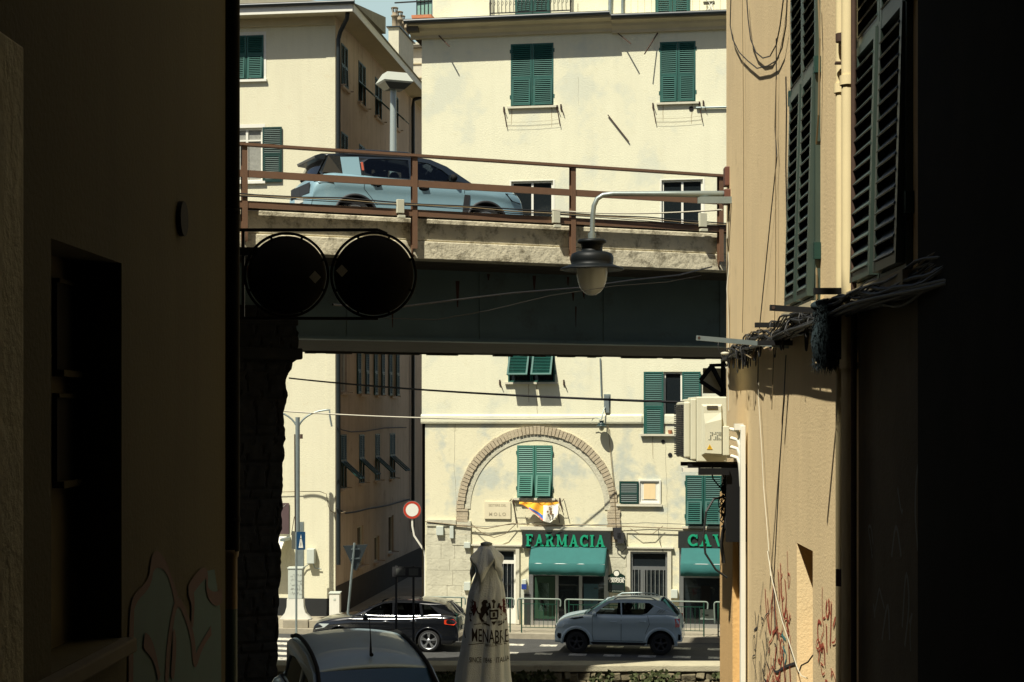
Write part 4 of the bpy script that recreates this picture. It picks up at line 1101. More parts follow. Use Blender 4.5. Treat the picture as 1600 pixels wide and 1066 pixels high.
    for s_ in (1,-1):
        for xx in (xb+.95, xb+1.75):
            if xx < L-.9:
                m.box(xx, xx+.14, s_*.36-.22, s_*.36+.22, sill+.3, zbb+.18); m.box(xx+.02, xx+.12, s_*.36-.12, s_*.36+.12, zbb+.2, zbb+.38)
    m.build('seats', M['dark'], B)
    m = MB(); m.box(xb+.12, xb+.5, -hw*.72, hw*.72, zbb-.12, zbb+.02); m.build('dashboard', M['dark'], B)
    # seams
    def seam(pts, name='door_seam', wd=.010, mt=None):
        for s_ in (1, -1):
            m = MB(); L_ = []
            for i, (x, z) in enumerate(pts):
                a = pts[max(0,i-1)]; b = pts[min(len(pts)-1,i+1)]; dx, dz = b[0]-a[0], b[1]-a[1]; l = math.hypot(dx, dz); nx, nz_ = -dz/l*wd/2, dx/l*wd/2
                y = side_y(x, z)+.0025; L_.append(((x+nx, s_*y, z+nz_), (x-nx, s_*y, z-nz_)))
            for i in range(len(L_)-1): m.quad(L_[i][0], L_[i+1][0], L_[i+1][1], L_[i][1])
            m.build(name, mt or M['black'], B)
    for sp in p['seams']:
        pts = []
        for a, b in zip(sp, sp[1:]):
            for k in range(6): pts.append((a[0]+(b[0]-a[0])*k/6, a[1]+(b[1]-a[1])*k/6))
        pts.append(sp[-1]); seam(pts)
    for (x, z) in p['handles']:
        for s_ in (1, -1):
            m = MB(); y = side_y(x, z); m.tube([(x-.09, s_*(y+.0), z),(x-.07, s_*(y+.03), z+.004),(x+.07, s_*(y+.032), z+.004),(x+.09, s_*(y+.0), z)], .014, 8); m.build('door_handle', p.get('handlem', paint), B)
            if p.get('handlecup'):
                m = MB(); m.prism([(x+.11*math.cos(t*.4), z-.01+.055*math.sin(t*.4)) for t in range(16)], s_*(y+.001), s_*(y+.006), 'xz'); m.build('handle_cup', M['black'], B)
    # mirrors
    mx, mz = p['mirror']
    for s_ in (1, -1):
        m = MB(); y = gyy(mx, mz)+.10; m.ball((mx, s_*(y+.04), mz), 1, 10, (.075,.11,.075)); m.bar((mx+.03, s_*(y-.12), mz-.05),(mx+.02, s_*y, mz-.03), .03, .03); mo = m.build('wing_mirror', p.get('mirrorm', paint), B)
        m = MB(); m.disc((mx+.072, s_*(y+.04), mz), .06, 'x', 16, .01); m.build('mirror_glass', M['glassd'], mo)
    # lamps as patches hugging the body skin
    def patch(poly, name, mt, dd=.006, sides=(1,-1), parent=B):
        tri = tessellate_polygon([[Vector((q[0], q[1], 0)) for q in poly]])
        for s_ in sides:
            m = MB(); n = len(poly)
            vv = [(q[0], s_*(side_y(q[0], q[1])+dd), q[1]) for q in poly]; m.add(vv, [tuple(t) for t in tri])
            o_ = m.build(name, mt, parent); sm = o_.modifiers.new('s','SOLIDIFY'); sm.thickness = .02; sm.offset = 0
    for (poly_, name, mt, dd) in p['patches']: patch(poly_, name, mt, dd)
    # nose and tail faces
    for (name, x, y0, y1, z0, z1, mt, sides) in p['ends']:
        for s_ in sides:
            m = MB(); m.box(x-.012, x+.012, s_*y0, s_*y1, z0, z1); m.build(name, mt, B, bevel=.006)
    return B, side_y, gyy
GLS = glass('car_glass', (.6,.66,.64), .95)
GLD = mat('dark_car_glass', (.012,.014,.016), .05, spec=.8)
lampw = mat('headlamp_glass', srgb(190,196,190), .15, .3, coat=1)
lampr = mat('tail_lamp_red', srgb(190,30,24), .2, coat=1)
def bigwing(B): pass

# ---- silver small hatch crossing in front of the pharmacy
sv = carmat('silver_blue_paint', srgb(180,196,200), .1, .35)
L_, = (3.70,)
silver = dict(name='small_car', L=3.70, W=1.68, H=1.62, sill=.30, fo=.35, fz=.30, wr=.33, ar=.40, wheels=(.66,3.10), paint=sv, lip=.07, lipm=sv, sk=.06,
  top=[(0,.66),(.06,.86),(.2,.98),(.5,1.06),(.9,1.12),(1.1,1.13),(2.4,1.14),(3.1,1.16),(3.45,1.14),(3.62,1.02),(3.70,.70)],
  nosef=.14, tailf=.08, crown=.03, roof=None,
  green=dict(belt=[(.90,1.12),(3.52,1.14)], tumble=.30,
     out=[(.86,1.08),(.92,1.11),(1.28,1.36),(1.58,1.53),(1.9,1.57),(2.6,1.58),(3.0,1.565),(3.15,1.54),(3.56,1.16),(3.5,1.06)],
     win=[[(1.18,1.15),(1.40,1.34),(1.60,1.46),(1.92,1.48),(1.94,1.14)],[(1.98,1.14),(1.96,1.48),(2.5,1.49),(2.76,1.48),(2.90,1.40),(2.70,1.20),(2.55,1.15)]],
     roofline=[(1.50,1.50),(1.75,1.555),(2.2,1.58),(2.7,1.575),(3.08,1.555)], screen=((1.52,1.51),(.86,1.12)), rear=((3.12,1.54),(3.55,1.12))),
  seams=[[(1.12,1.10),(1.12,.62),(1.15,.40)],[(1.96,1.12),(1.96,.40)],[(2.72,1.14),(2.78,.90),(2.66,.62)],[(1.15,.40),(2.6,.40)]],
  handles=[(1.74,.94),(2.58,.97)], mirror=(1.18,1.16),
  patches=[([(.02,.80),(.10,.74),(.26,.76),(.34,.92),(.12,.93)],'headlight',lampw,.006),([(.08,.50),(.14,.42),(.20,.44),(.20,.58),(.10,.58)],'fog_lamp',M['black'],.006),([(3.52,.82),(3.64,.82),(3.64,1.06),(3.50,1.06)],'tail_light',lampr,.008),
           ([(3.60,.45),(3.67,.45),(3.67,.60),(3.60,.62)],'reflector',M['black'],.006),([(.45,1.02),(.85,1.08),(.86,1.05),(.6,1.0)],'fender_vent',M['black'],.004)],
  ends=[('grille',-.0,0,.5,.68,.80,M['black'],(1,-1)),('number_plate',-.01,-.26,.26,.44,.55,M['white'],(1,)),('number_plate',3.71,-.26,.26,.75,.86,M['white'],(1,))],
  rimm=M['plastic'], rim=.20)
yawS = R(-9.4)
def carplace(px_mid, py_bot, Y, L, W):
    c = P(px_mid, 650, Y); return c
Ys = 48.9; c = P(969, 650, Ys)
sB, sy_, sg_ = make_car(silver, 'small silver blue hatchback with roof rails passing the pharmacy', 'car', (c.x, Ys, 0.0), yawS)
m = MB()
for s_ in (1,-1):
    m.tube([(1.72,s_*.56,1.585),(1.85,s_*.56,1.635),(2.3,s_*.56,1.655),(2.8,s_*.56,1.64),(2.95,s_*.56,1.585)], .016, 8)
    m.build('roof_rail', M['galv'], sB) if False else None
for s_ in (1,-1):
    m = MB(); m.tube([(1.72,s_*.56,1.56),(1.85,s_*.56,1.635),(2.3,s_*.56,1.655),(2.8,s_*.56,1.64),(2.98,s_*.56,1.55)], .018, 8); m.build('roof_rail', M['galv'], sB)
    for k in range(3):
        m = MB(); x = 2.98+k*.08; m.bar((x,s_*(sg_(x,1.2)+.017),1.22),(x+.10,s_*(sg_(x+.1,1.32)+.017),1.31),.008,.02,(0,s_,0)); m.build('side_slot', M['black'], sB)
# ---- driver of the silver car
def driver(B, x, y, z, label, coat, hair):
    """seated person seen behind the side glass"""
    o = bpy.data.objects.new('person', None); C.objects.link(o)
    Mx = B.matrix_world if False else (Matrix.Translation(B.location) @ Matrix.Rotation(B.rotation_euler.z, 4, 'Z'))
    off = BASE[B.name]; o.location = Mx @ (Vector((x, y, z))-off); o.rotation_euler = (0, 0, B.rotation_euler.z); o['label'] = label; o['category'] = 'person'
    BASE[o.name] = Vector((0,0,0))
    J = {'pelvis':(0.02,0,.0),'waist':(.06,0,.18),'chest':(.10,0,.40),'neck':(.08,0,.52),'ls':(.09,.19,.45),'rs':(.09,-.19,.45),'le':(-.06,.24,.24),'re':(-.06,-.24,.24),'lh':(-.30,.16,.30),'rh':(-.30,-.16,.30),'lk':(-.42,.12,.05),'rk':(-.42,-.12,.05),'lf':(-.62,.12,-.3),'rf':(-.62,-.12,-.3)}
    E = [('pelvis','waist'),('waist','chest'),('chest','neck'),('chest','ls'),('chest','rs'),('ls','le'),('rs','re'),('le','lh'),('re','rh'),('pelvis','lk'),('pelvis','rk'),('lk','lf'),('rk','rf')]
    rad = dict(pelvis=.15,waist=.13,chest=.15,neck=.06,ls=.075,rs=.075,le=.05,re=.05,lh=.035,rh=.035,lk=.07,rk=.07,lf=.045,rf=.045)
    ks = list(J); me = bpy.data.meshes.new('body'); me.from_pydata([J[k] for k in ks], [(ks.index(a), ks.index(b)) for a, b in E], [])
    ob = bpy.data.objects.new('clothed_body', me); C.objects.link(ob); ob.parent = o
    sk = ob.modifiers.new('skin', 'SKIN'); sv_ = me.skin_vertices[0].data
    for i, k in enumerate(ks): sv_[i].radius = (rad[k], rad[k]*.9); 
    sv_[0].use_root = True; sb = ob.modifiers.new('sub','SUBSURF'); sb.levels = 1; sb.render_levels = 1; me.materials.append(coat)
    skin = mat('skin', srgb(150,108,84), .6)
    m = MB(); hc = Vector((.05,0,.66)); m.tube([(.08,0,.48),(.06,0,.58)], .05, 10); m.ball(hc, 1, 14, (.095,.075,.12)); m.ball(hc+Vector((-.095,0,-.01)), .018, 6, (1,.8,1.4)); m.ball(hc+Vector((-.03,0,-.085)), 1, 8, (.06,.05,.04))
    for s_ in (1,-1): m.ball(hc+Vector((.01,s_*.075,0)), 1, 6, (.02,.01,.03)); m.ball(hc+Vector((-.085,s_*.03,.02)), .011, 6)
    for s_ in (1,-1):
        for k in range(4): m.tube([(-.30,s_*.16+(k-1.5)*.02,.31),(-.36,s_*.16+(k-1.5)*.02,.33),(-.375,s_*.16+(k-1.5)*.02,.30)], .009, 5)
        m.tube([(-.30,s_*.12,.30),(-.34,s_*.11,.32)], .010, 5); m.ball((-.31,s_*.16,.30), 1, 8, (.045,.042,.02))
    m.build('head_and_hands', skin, o)
    m = MB(); m.ball(hc+Vector((.022,0,.025)), 1, 12, (.10,.085,.115)); m.build('hair', hair, o)
driver(sB, 2.02, .34, .62, 'dark haired driver in a dark top sitting in the silver hatchback', mat('dark_top', srgb(30,30,34), .9), mat('hair_dark', srgb(20,16,12), .8))
# ---- black wagon
bk = carmat('black_car_paint', (.006,.007,.009), .0, .18, 1.0)
black = dict(name='estate_car', L=4.42, W=1.78, H=1.50, sill=.24, fo=.4, fz=.24, wr=.335, ar=.385, wheels=(.86,3.55), paint=bk, lip=.015, lipm=bk, trimm=bk, sk=.05, twin=True, rim=.245,
  top=[(0,.55),(.05,.72),(.2,.82),(.6,.92),(1.1,.99),(1.4,1.01),(2.5,1.03),(3.5,1.06),(4.1,1.08),(4.3,1.02),(4.38,.85),(4.42,.55)],
  nosef=.18, tailf=.10, crown=.05, roof=None,
  green=dict(belt=[(1.22,1.0),(4.2,1.08)], tumble=.36, plan=.14,
     out=[(1.10,.97),(1.20,1.0),(1.75,1.28),(2.1,1.42),(2.5,1.475),(3.0,1.48),(3.5,1.455),(3.95,1.38),(4.30,1.10),(4.2,1.0)],
     win=[[(1.55,1.06),(1.85,1.25),(2.15,1.375),(2.42,1.40),(2.44,1.04)],[(2.50,1.04),(2.49,1.405),(2.85,1.41),(3.22,1.395),(3.30,1.06)],[(3.37,1.07),(3.30,1.385),(3.50,1.37),(3.86,1.10),(3.85,1.08)]],
     roofline=[(2.05,1.39),(2.3,1.45),(2.8,1.475),(3.3,1.465),(3.75,1.42),(4.0,1.365)], screen=((2.08,1.40),(1.18,1.0)), rear=((3.98,1.36),(4.33,1.06))),
  chromeline=[(1.5,1.05),(2.0,1.035),(3.0,1.045),(3.88,1.085)], wsm=GLS, glassm=glass('tinted_glass', (.2,.22,.24), .6), rearm=GLD,
  seams=[[(1.40,1.0),(1.36,.6),(1.45,.34)],[(2.47,1.02),(2.47,.36)],[(3.30,1.04),(3.36,.85),(3.12,.5)]], handles=[(2.28,.88),(3.10,.91)], handlem=M['chrome'], mirror=(1.62,1.05), mirrorm=bk,
  patches=[([(.03,.66),(.12,.60),(.40,.66),(.56,.78),(.24,.77)],'headlight',lampw,.006),([(4.02,.84),(4.30,.80),(4.36,.88),(4.28,.98),(4.02,.96)],'tail_light',mat('tail_lamp_orange',srgb(210,60,30),.2,coat=1),.008),([(1.5,.62),(3.3,.72),(3.3,.715),(1.5,.612)],'body_crease',M['black'],.003)],
  ends=[('grille',-.0,0,.5,.42,.62,M['black'],(1,-1)),('number_plate',4.43,-.26,.26,.62,.73,M['white'],(1,)),('rear_bumper_trim',4.425,0,.6,.3,.42,M['plastic'],(1,-1))])
Yk = 49.6; c = P(610.5, 650, Yk)
bB, _, bg_ = make_car(black, 'glossy black estate car with five spoke wheels behind the grey car roof', 'car', (c.x, Yk, 0.0), yawS)
driver(bB, 2.62, .36, .46, 'driver in a pale top sitting in the black estate car', mat('pale_top', srgb(150,160,150), .9), mat('hair_brown', srgb(50,36,24), .8))
# ---- pale blue compact SUV on the bridge
bl = carmat('pale_blue_paint', srgb(132,164,174), .1, .35)
dk = mat('dark_roof_paint', srgb(30,38,46), .35, coat=.6)
blue = dict(name='compact_suv', L=4.36, W=1.82, H=1.64, sill=.32, fo=.4, fz=.34, wr=.35, ar=.41, wheels=(.86,3.52), paint=bl, roofm=dk, lip=.035, sk=.12, handlecup=True, pillarm=dk,
  top=[(0,.62),(.05,.86),(.16,.98),(.5,1.07),(1.0,1.12),(1.25,1.13),(2.6,1.14),(3.6,1.17),(4.0,1.17),(4.2,1.08),(4.32,.92),(4.36,.62)],
  nosef=.16, tailf=.12, crown=.06, roof=None,
  green=dict(belt=[(1.10,1.12),(4.05,1.17)], tumble=.30, plan=.12,
     out=[(1.0,1.09),(1.08,1.12),(1.62,1.44),(1.95,1.56),(2.4,1.60),(3.0,1.60),(3.6,1.57),(3.98,1.53),(4.16,1.20),(4.05,1.08)],
     win=[[(1.45,1.16),(1.72,1.36),(2.0,1.48),(2.34,1.51),(2.34,1.15)],[(2.40,1.15),(2.40,1.515),(2.8,1.515),(3.2,1.49),(3.30,1.42),(3.30,1.22),(3.15,1.16)]],
     roofline=[(1.88,1.54),(2.2,1.59),(2.8,1.61),(3.4,1.59),(4.05,1.54)], screen=((1.90,1.55),(1.06,1.12)), rear=((4.02,1.52),(4.20,1.16))),
  seams=[[(1.34,1.12),(1.30,.6),(1.42,.42)],[(2.37,1.13),(2.37,.44)],[(3.34,1.16),(3.36,.9),(3.10,.6)]], handles=[(2.16,.98),(3.12,1.0)], handlem=M['black'], mirror=(1.55,1.2), mirrorm=M['black'],
  glassm=glass('suv_glass', (.6,.68,.7), .9), rearm=GLD,
  patches=[([(.03,.86),(.10,.78),(.32,.82),(.46,.96),(.2,.97)],'headlight',M['black'],.006),([(3.95,.98),(4.22,.96),(4.30,1.02),(4.2,1.08),(3.98,1.04)],'tail_light',M['black'],.008),([(1.18,1.05),(1.30,1.05),(1.38,.50),(1.26,.50)],'side_strip',M['plastic'],.005)],
  ends=[('rear_trim',4.34,0,.62,.80,1.0,M['plastic'],(1,-1)),('number_plate',4.365,-.26,.26,.66,.77,M['white'],(1,))])
zdk = ZS+3.30+.08
cx_, cz_ = BR.px(636, 300, 4.6); wp = BR.w(cx_, 4.6, zdk)
uB, uy_, ug_ = make_car(blue, 'pale blue compact SUV with dark roof driving over the bridge', 'car', tuple(wp), BR.yaw+R(180))
for s_ in (1,-1):
    m = MB(); qp = [(3.38,1.16),(3.74,1.17),(3.76,1.50),(3.40,1.52)]; qd = [(3.745,1.17),(4.12,1.19),(3.98,1.52),(3.765,1.52)]
    md = MB(); md.add([(q[0], s_*(ug_(*q)+.022), q[1]) for q in qd], [(0,1,2,3)]); md.build('rear_side_glass', GLD, uB)
    m.add([(q[0], s_*(ug_(*q)+.022), q[1]) for q in qp], [(0,1,2,3)])
    m.build('rear_quarter_panel', bl, uB)
    m = MB(); m.prism([(3.32,1.26),(3.36,1.26),(3.37,1.42),(3.33,1.42)], s_*(ug_(3.3,1.3)+.02), s_*(ug_(3.3,1.3)+.034), 'xz'); m.v = [(v[0], v[1]-s_*(v[2]-1.3)*.3, v[2]) for v in m.v]; m.build('orange_accent', mat('accent_orange', srgb(176,84,62), .5), uB)
    m = MB(); m.tube([(2.2,s_*.62,1.60),(2.4,s_*.62,1.665),(3.3,s_*.62,1.66),(3.75,s_*.61,1.61)], .022, 8); m.build('roof_rail', dk, uB)
m = MB(); m.prism([(3.8,1.575),(4.1,1.56),(4.24,1.51),(4.22,1.46),(4.05,1.44),(3.9,1.50)], -.60, .60, 'xz'); m.build('spoiler', dk, uB, bevel=.01)
driver(uB, 2.25, -.36, .64, 'driver in a pale shirt sitting in the blue SUV on the bridge', mat('pale_shirt', srgb(170,176,150), .9), mat('hair_dark', srgb(20,16,12), .8))
# ---- grey car parked in the alley, seen from above its windscreen
gr = mat('dusty_grey_paint', srgb(146,166,174), .4, .2, var=.12, vscale=3, coat=.3, grime=(srgb(150,140,118), 1.6, .35))
grey = dict(name='parked_car', L=3.6, W=1.62, H=1.5, sill=.28, fo=.4, fz=.28, wr=.3, ar=.36, wheels=(.7,3.0), paint=gr, lip=.02, lipm=gr,
  top=[(0,.6),(.06,.8),(.3,.92),(.8,.98),(1.2,1.0),(2.6,1.0),(3.2,1.0),(3.45,.95),(3.6,.6)], crown=.05, roof=None,
  green=dict(belt=[(.8,1.0),(3.4,1.0)], tumble=.20, plan=.05, crown=.085,
     out=[(.75,.95),(.82,1.0),(1.2,1.27),(1.50,1.42),(2.0,1.49),(2.6,1.50),(3.1,1.45),(3.35,1.36),(3.52,1.02),(3.45,.95)],
     win=[[(1.22,1.04),(1.42,1.21),(1.62,1.31),(2.0,1.34),(2.02,1.03)],[(2.10,1.03),(2.10,1.34),(2.6,1.35),(2.92,1.31),(3.0,1.22),(3.05,1.05)]],
     roofline=[(1.50,1.42),(1.7,1.46),(2.0,1.495),(2.5,1.51),(3.0,1.48),(3.3,1.40)], screen=((1.50,1.43),(.78,1.0)), rear=((3.3,1.39),(3.5,1.02))),
  wsm=mat('screen_glass', srgb(40,62,72), .08, spec=.8), glassm=GLD,
  seams=[[(2.05,1.0),(2.05,.4)],[(1.05,1.0),(1.05,.4)]], handles=[(1.9,.88),(2.9,.88)], mirror=(1.1,1.08),
  patches=[([(.05,.72),(.12,.66),(.4,.7),(.4,.84),(.15,.84)],'headlight',lampw,.006),([(3.45,.8),(3.55,.8),(3.55,.95),(3.45,.95)],'tail_light',lampr,.006)],
  ends=[('number_plate',-.01,-.26,.26,.4,.5,M['white'],(1,))])
Yg = 17.4; c = P(572, 650, Yg); yg = R(90+16)
zg_ = EYE-(1042-650)/FPX*16.4-1.53
gB, gs_, gg_ = make_car(grey, 'dusty grey car parked in the alley, seen from above its windscreen and roof', 'car', (c.x, Yg, zg_), yg, pitch=R(-4.2))
m = MB(); m.tube([(1.62,.0,1.56),(1.66,.0,1.575),(1.78,-.02,1.70),(2.02,-.05,1.88)], [.022,.014,.006,.004], 8); m.build('antenna', M['black'], gB)
for s_ in (1,-1):
    m = MB(); pts = []
    for k in range(22):
        x = 1.36+k*.095; z = spl([(1.2,1.27),(1.5,1.42)]+grey['green']['roofline'][1:], x); pts.append((x, s_*(gg_(x, z)-.035), z+.03))
    pts = [(.84,s_*(gg_(.84,1.02)-.0),1.04),(1.1,s_*(gg_(1.1,1.2)-.01),1.22)]+pts; m.tube(pts, .022, 8); m.build('roof_gutter_strip', M['black'], gB)
# ============================================================ slab letters
def slab(mb, txt, x, y, z, h, dep=.05, gap=.16, t=.2):
    """slab serif capitals; returns the end x"""
    k = [0]
    def pol(ps):
        k[0] += 1; e = (k[0] % 7)*.0012
        mb.prism([(x+p[0]*h, z+p[1]*h) for p in ps], y-dep-e, y-.002+e*.3, 'xz')
    def bx(a, b, c, d): pol([(a,c),(b,c),(b,d),(a,d)])
    def arc(cx, cz, rx, rz, a0, a1, tt, n=14):
        for i in range(n):
            u = R(a0+(a1-a0)*i/n); v = R(a0+(a1-a0)*(i+1)/n)
            pol([(cx+rx*math.cos(u),cz+rz*math.sin(u)),(cx+rx*math.cos(v),cz+rz*math.sin(v)),(cx+(rx-tt)*math.cos(v),cz+(rz-tt*.8)*math.sin(v)),(cx+(rx-tt)*math.cos(u),cz+(rz-tt*.8)*math.sin(u))])
    s = .1
    for ch in txt:
        if ch == 'F':
            bx(.08,.08+t,0,1); bx(.0,.40,0,s); bx(0,.62,1-s*1.2,1); bx(.52,.62,.76,1); bx(.08,.45,.46,.57); bx(.40,.48,.38,.65); w_ = .64
        elif ch == 'A':
            pol([(.04,0),(.18,0),(.46,1),(.34,1)]); pol([(.52,0),(.74,0),(.48,1),(.30,1)]); bx(.18,.58,.26,.37); bx(-.03,.24,0,s); bx(.46,.81,0,s); w_ = .78
        elif ch == 'R':
            bx(.08,.08+t,0,1); bx(0,.36,0,s); bx(0,.35,1-s,1); arc(.36,.73,.30,.27,-90,90,.17); bx(.2,.37,.46,.56); bx(.2,.37,.9,1); pol([(.34,.5),(.52,.5),(.76,0),(.54,0)]); bx(.52,.82,0,s); w_ = .80
        elif ch == 'M':
            bx(.08,.22,0,1); bx(.70,.90,0,1); pol([(.08,1),(.28,1),(.54,.14),(.44,.14)]); pol([(.74,1),(.86,1),(.54,.14),(.46,.14)]); bx(0,.30,0,s); bx(.62,.98,0,s); bx(-.0,.24,1-s,1); bx(.76,.98,1-s,1); w_ = .98
        elif ch == 'C':
            arc(.40,.5,.40,.5,45,315,.2); bx(.62,.70,.64,.98); bx(.62,.70,.04,.28); w_ = .72
        elif ch == 'I':
            bx(.08,.08+t,0,1); bx(0,.36,0,s); bx(0,.36,1-s,1); w_ = .36
        elif ch == 'V':
            pol([(.04,1),(.26,1),(.46,0),(.34,0)]); pol([(.62,1),(.74,1),(.46,0),(.36,0)]); bx(-.04,.34,1-s,1); bx(.54,.82,1-s,1); w_ = .78
        elif ch == 'O':
            arc(.40,.5,.40,.5,0,360,.2,24); w_ = .8
        elif ch == 'U':
            bx(.08,.27,.35,1); bx(.6,.74,.35,1); arc(.41,.36,.33,.36,180,360,.17); bx(0,.35,1-s,1); bx(.52,.82,1-s,1); w_ = .82
        x += (w_+gap)*h
    return x
def shop_sign(px0, px1, txt, label, n):
    a, b, c, d = F.rect(px0, 831, px1, 857)
    B = F.thing('shop_sign', label, 'sign', (a, -.02, c), 'pharmacy shop signs')
    m = MB(); m.box(a, b, -.14, -.0, c, d); m.build('panel', M['granite'], B)
    m = MB(); hh = (d-c)*.72
    # measure then fit
    t_ = MB(); e = slab(t_, txt, 0, 0, 0, hh); 
    xs = F.X(n[0]); xe = F.X(n[1]); sc = (xe-xs)/(e-.16*hh)
    slab(m, txt, 0, -.145, c+(d-c)*.13, hh)
    m.v = [(xs+v[0]*sc, v[1], v[2]) for v in m.v]
    m.build('lettering', M['sgreen'], B)
shop_sign(817, 955, 'FARMACIA', 'dark stone shop sign with green raised letters FARMACIA', (823, 946))
shop_sign(1060, 1215, 'CAVOUR', 'dark stone shop sign with green raised letters CAVO, cut off by the alley wall', (1075, 1196))
def awning(px0, px1, pt, pv, pb, label):
    y0, y1 = -.16, -.75
    a, b = F.X(px0, y1), F.X(px1, y1); zt = F.Z((px0+px1)/2, pt, y0); zv = F.Z((px0+px1)/2, pv, y1); zb = F.Z((px0+px1)/2, pb, y1)
    B = F.thing('shop_awning', label, 'awning', (a, y0, zv), 'green pharmacy awnings')
    m = MB(); n = 40; m.smooth = True; vs = []; fs = []
    prof = [(y0, zt), (y0-.06, zt-.02), (y0-.2, zt-.16), ((y0+y1)/2, (zt+zv)/2-.02), (y1+.03, zv+.03), (y1, zv), (y1-.005, (zv+zb)/2), (y1+.01, zb)]
    for i in range(n+1):
        x = a+(b-a)*i/n
        for k, (yy, zz) in enumerate(prof):
            wv = .022*noise.noise(Vector((x*3, k*.7, 0)))+(.02*noise.noise(Vector((x*5, 4, 0))) if k == len(prof)-1 else 0)
            vs.append((x, yy+wv, zz+wv))
    q = len(prof)
    for i in range(n):
        for k in range(q-1): fs.append((i*q+k, (i+1)*q+k, (i+1)*q+k+1, i*q+k+1))
    m.add(vs, fs); o = m.build('canopy', M['awning'], B)
    sm = o.modifiers.new('solid', 'SOLIDIFY'); sm.thickness = .008
    m = MB(); 
    for x in (a, b-.01): m.prism([(p[0]+.01, p[1]-.012) for p in prof]+[(y0, zb+.25)], x, x+.008, 'yz')
    m.build('side_cheek', M['awning'], B)
    m = MB(); m.tube([(a,y1+.02,zv-.01),(b,y1+.02,zv-.01)], .02, 8); m.tube([(a+.03,y0,zv+.1),(a+.03,y1+.04,zv-.02)], .014, 6); m.tube([(b-.03,y0,zv+.1),(b-.03,y1+.04,zv-.02)], .014, 6)
    m.build('frame', M['galv'], B)
awning(826, 945, 855, 881, 899, 'faded green cloth awning over the left pharmacy window, below FARMACIA')
awning(1063, 1200, 857, 882, 901, 'faded green cloth awning over the right pharmacy window, below CAVOUR')

def hanging_sign():
    a, b, c, d = F.rect(950, 896, 977, 926, -.3); xc = (a+b)/2
    B = F.thing('pharmacy_board', 'dark green board with round emblem and white words FARMACIA CAVOUR', 'sign', (a, -.3, c))
    m = MB(); m.prism([(a,c+.05),(a+.05,c),(b-.05,c),(b,c+.05),(b,d-.08),(xc+.14,d),(xc-.14,d),(a,d-.08)], -.34, -.28, 'xz'); m.disc((xc,-.31,d+.0), .11, 'y', 24, .06); m.box(xc-.02, xc+.02, -.3, 0, d-.1, d-.06)
    m.build('board', mat('board_green', srgb(16,40,32), .35), B)
    m = MB(); m.disc((xc,-.345,d-.0), .085, 'y', 20, .01); m.build('emblem', M['white'], B)
    m = MB(); add_text(m, 'FARMACIA', xc, -.346, d-.17, .115, bold=.004, sx=.95); add_text(m, 'CAVOUR', xc, -.346, d-.25, .115, bold=.004)
    for k in range(14): m.disc((a+.05+k*(b-a-.1)/13,-.346,c+.05), .008, 'y', 6, .008)
    m.build('lettering', M['white'], B)
    m = MB(); m.box(a+.04, b-.04, -.345, -.341, c+.09, c+.26); m.build('grey_panel', M['pipe'], B)
hanging_sign()
def plaque():
    a, b, c, d = F.rect(757, 784, 798, 811, .0)
    B = F.thing('street_name_plaque', 'pale marble plaque with the faded words SESTIERE DEL MOLO', 'plaque', (a, 0, c))
    m = MB(); m.box(a, b, -.03, .02, c, d); m.build('slab', mat('marble', srgb(214,204,172), .7, var=.1), B, bevel=.006)
    m = MB(); mt = mat('faded_letters', srgb(160,150,124), .8)
    add_text(m, 'SESTIERE DEL', (a+b)/2, -.033, d-.12, .105, sx=.95); add_text(m, 'M O L O', (a+b)/2, -.033, c+.15, .15, bold=.003); m.build('lettering', mt, B)
plaque()
def flag():
    x0, z0 = F.px(812, 784, -.25); x1 = F.X(873, -.25); zb = F.Z(855, 817, -.25)
    B = F.thing('hanging_banner', 'orange cloth banner with a white tail drooping below the arch window', 'banner', (x0, -.25, zb))
    cols = [('orange_cloth', srgb(236,170,50)), ('white_cloth', srgb(226,222,206)), ('blue_cloth', srgb(60,104,170)), ('red_cloth', srgb(214,84,50))]
    def lowz(t):   # lower edge
        if t < .60: return z0-(z0-zb)*(.10+.78*(t/.60)**1.4)
        if t < .78: return z0-(z0-zb)*(.88+.12*(t-.6)/.18)
        return z0-(z0-zb)*(1-.45*((t-.78)/.22)**1.2)
    n = 36; q = 14
    for ci, (nm, col) in enumerate(cols):
        m = MB(); vs = {}; 
        for i in range(n):
            for k in range(q):
                t = (i+.5)/n; v = (k+.5)/q
                band = 1 if (t > .60 and v > .18 - (t-.6)*.1 and v > .05) else (3 if v > .90 and t < .6 else (2 if .74 < v <= .90 and .25 < t < .6 else 0))
                if band != ci: continue
                def pt(i_, k_):
                    t_ = i_/n; v_ = k_/q; x = x0+(x1-x0)*t_; zt_ = z0-.03*math.sin(t_*math.pi); z = zt_+(lowz(t_)-zt_)*v_
                    return (x, -.25-.05*math.sin(t_*19+v_*2)-.10*v_, z)
                m.quad(pt(i,k), pt(i+1,k), pt(i+1,k+1), pt(i,k+1))
        if ci == 1:
            pass
        o = m.build(nm, mat(nm, col, .9), B); sm = o.modifiers.new('s', 'SOLIDIFY'); sm.thickness = .006
    m = MB(); j = random.Random(8); xc = x0+(x1-x0)*.79; zc = z0-(z0-zb)*.5
    for k in range(9):
        r = j.uniform(.02,.05); a_ = j.uniform(0,6.28); rr = j.uniform(.02,.13)
        m.disc((xc+rr*math.cos(a_), -.40, zc+rr*1.3*math.sin(a_)), r, 'y', 9, .02)
    m.build('crest', mat('crest_ochre', srgb(150,120,80), .8, var=.6, vscale=20), B)
flag()
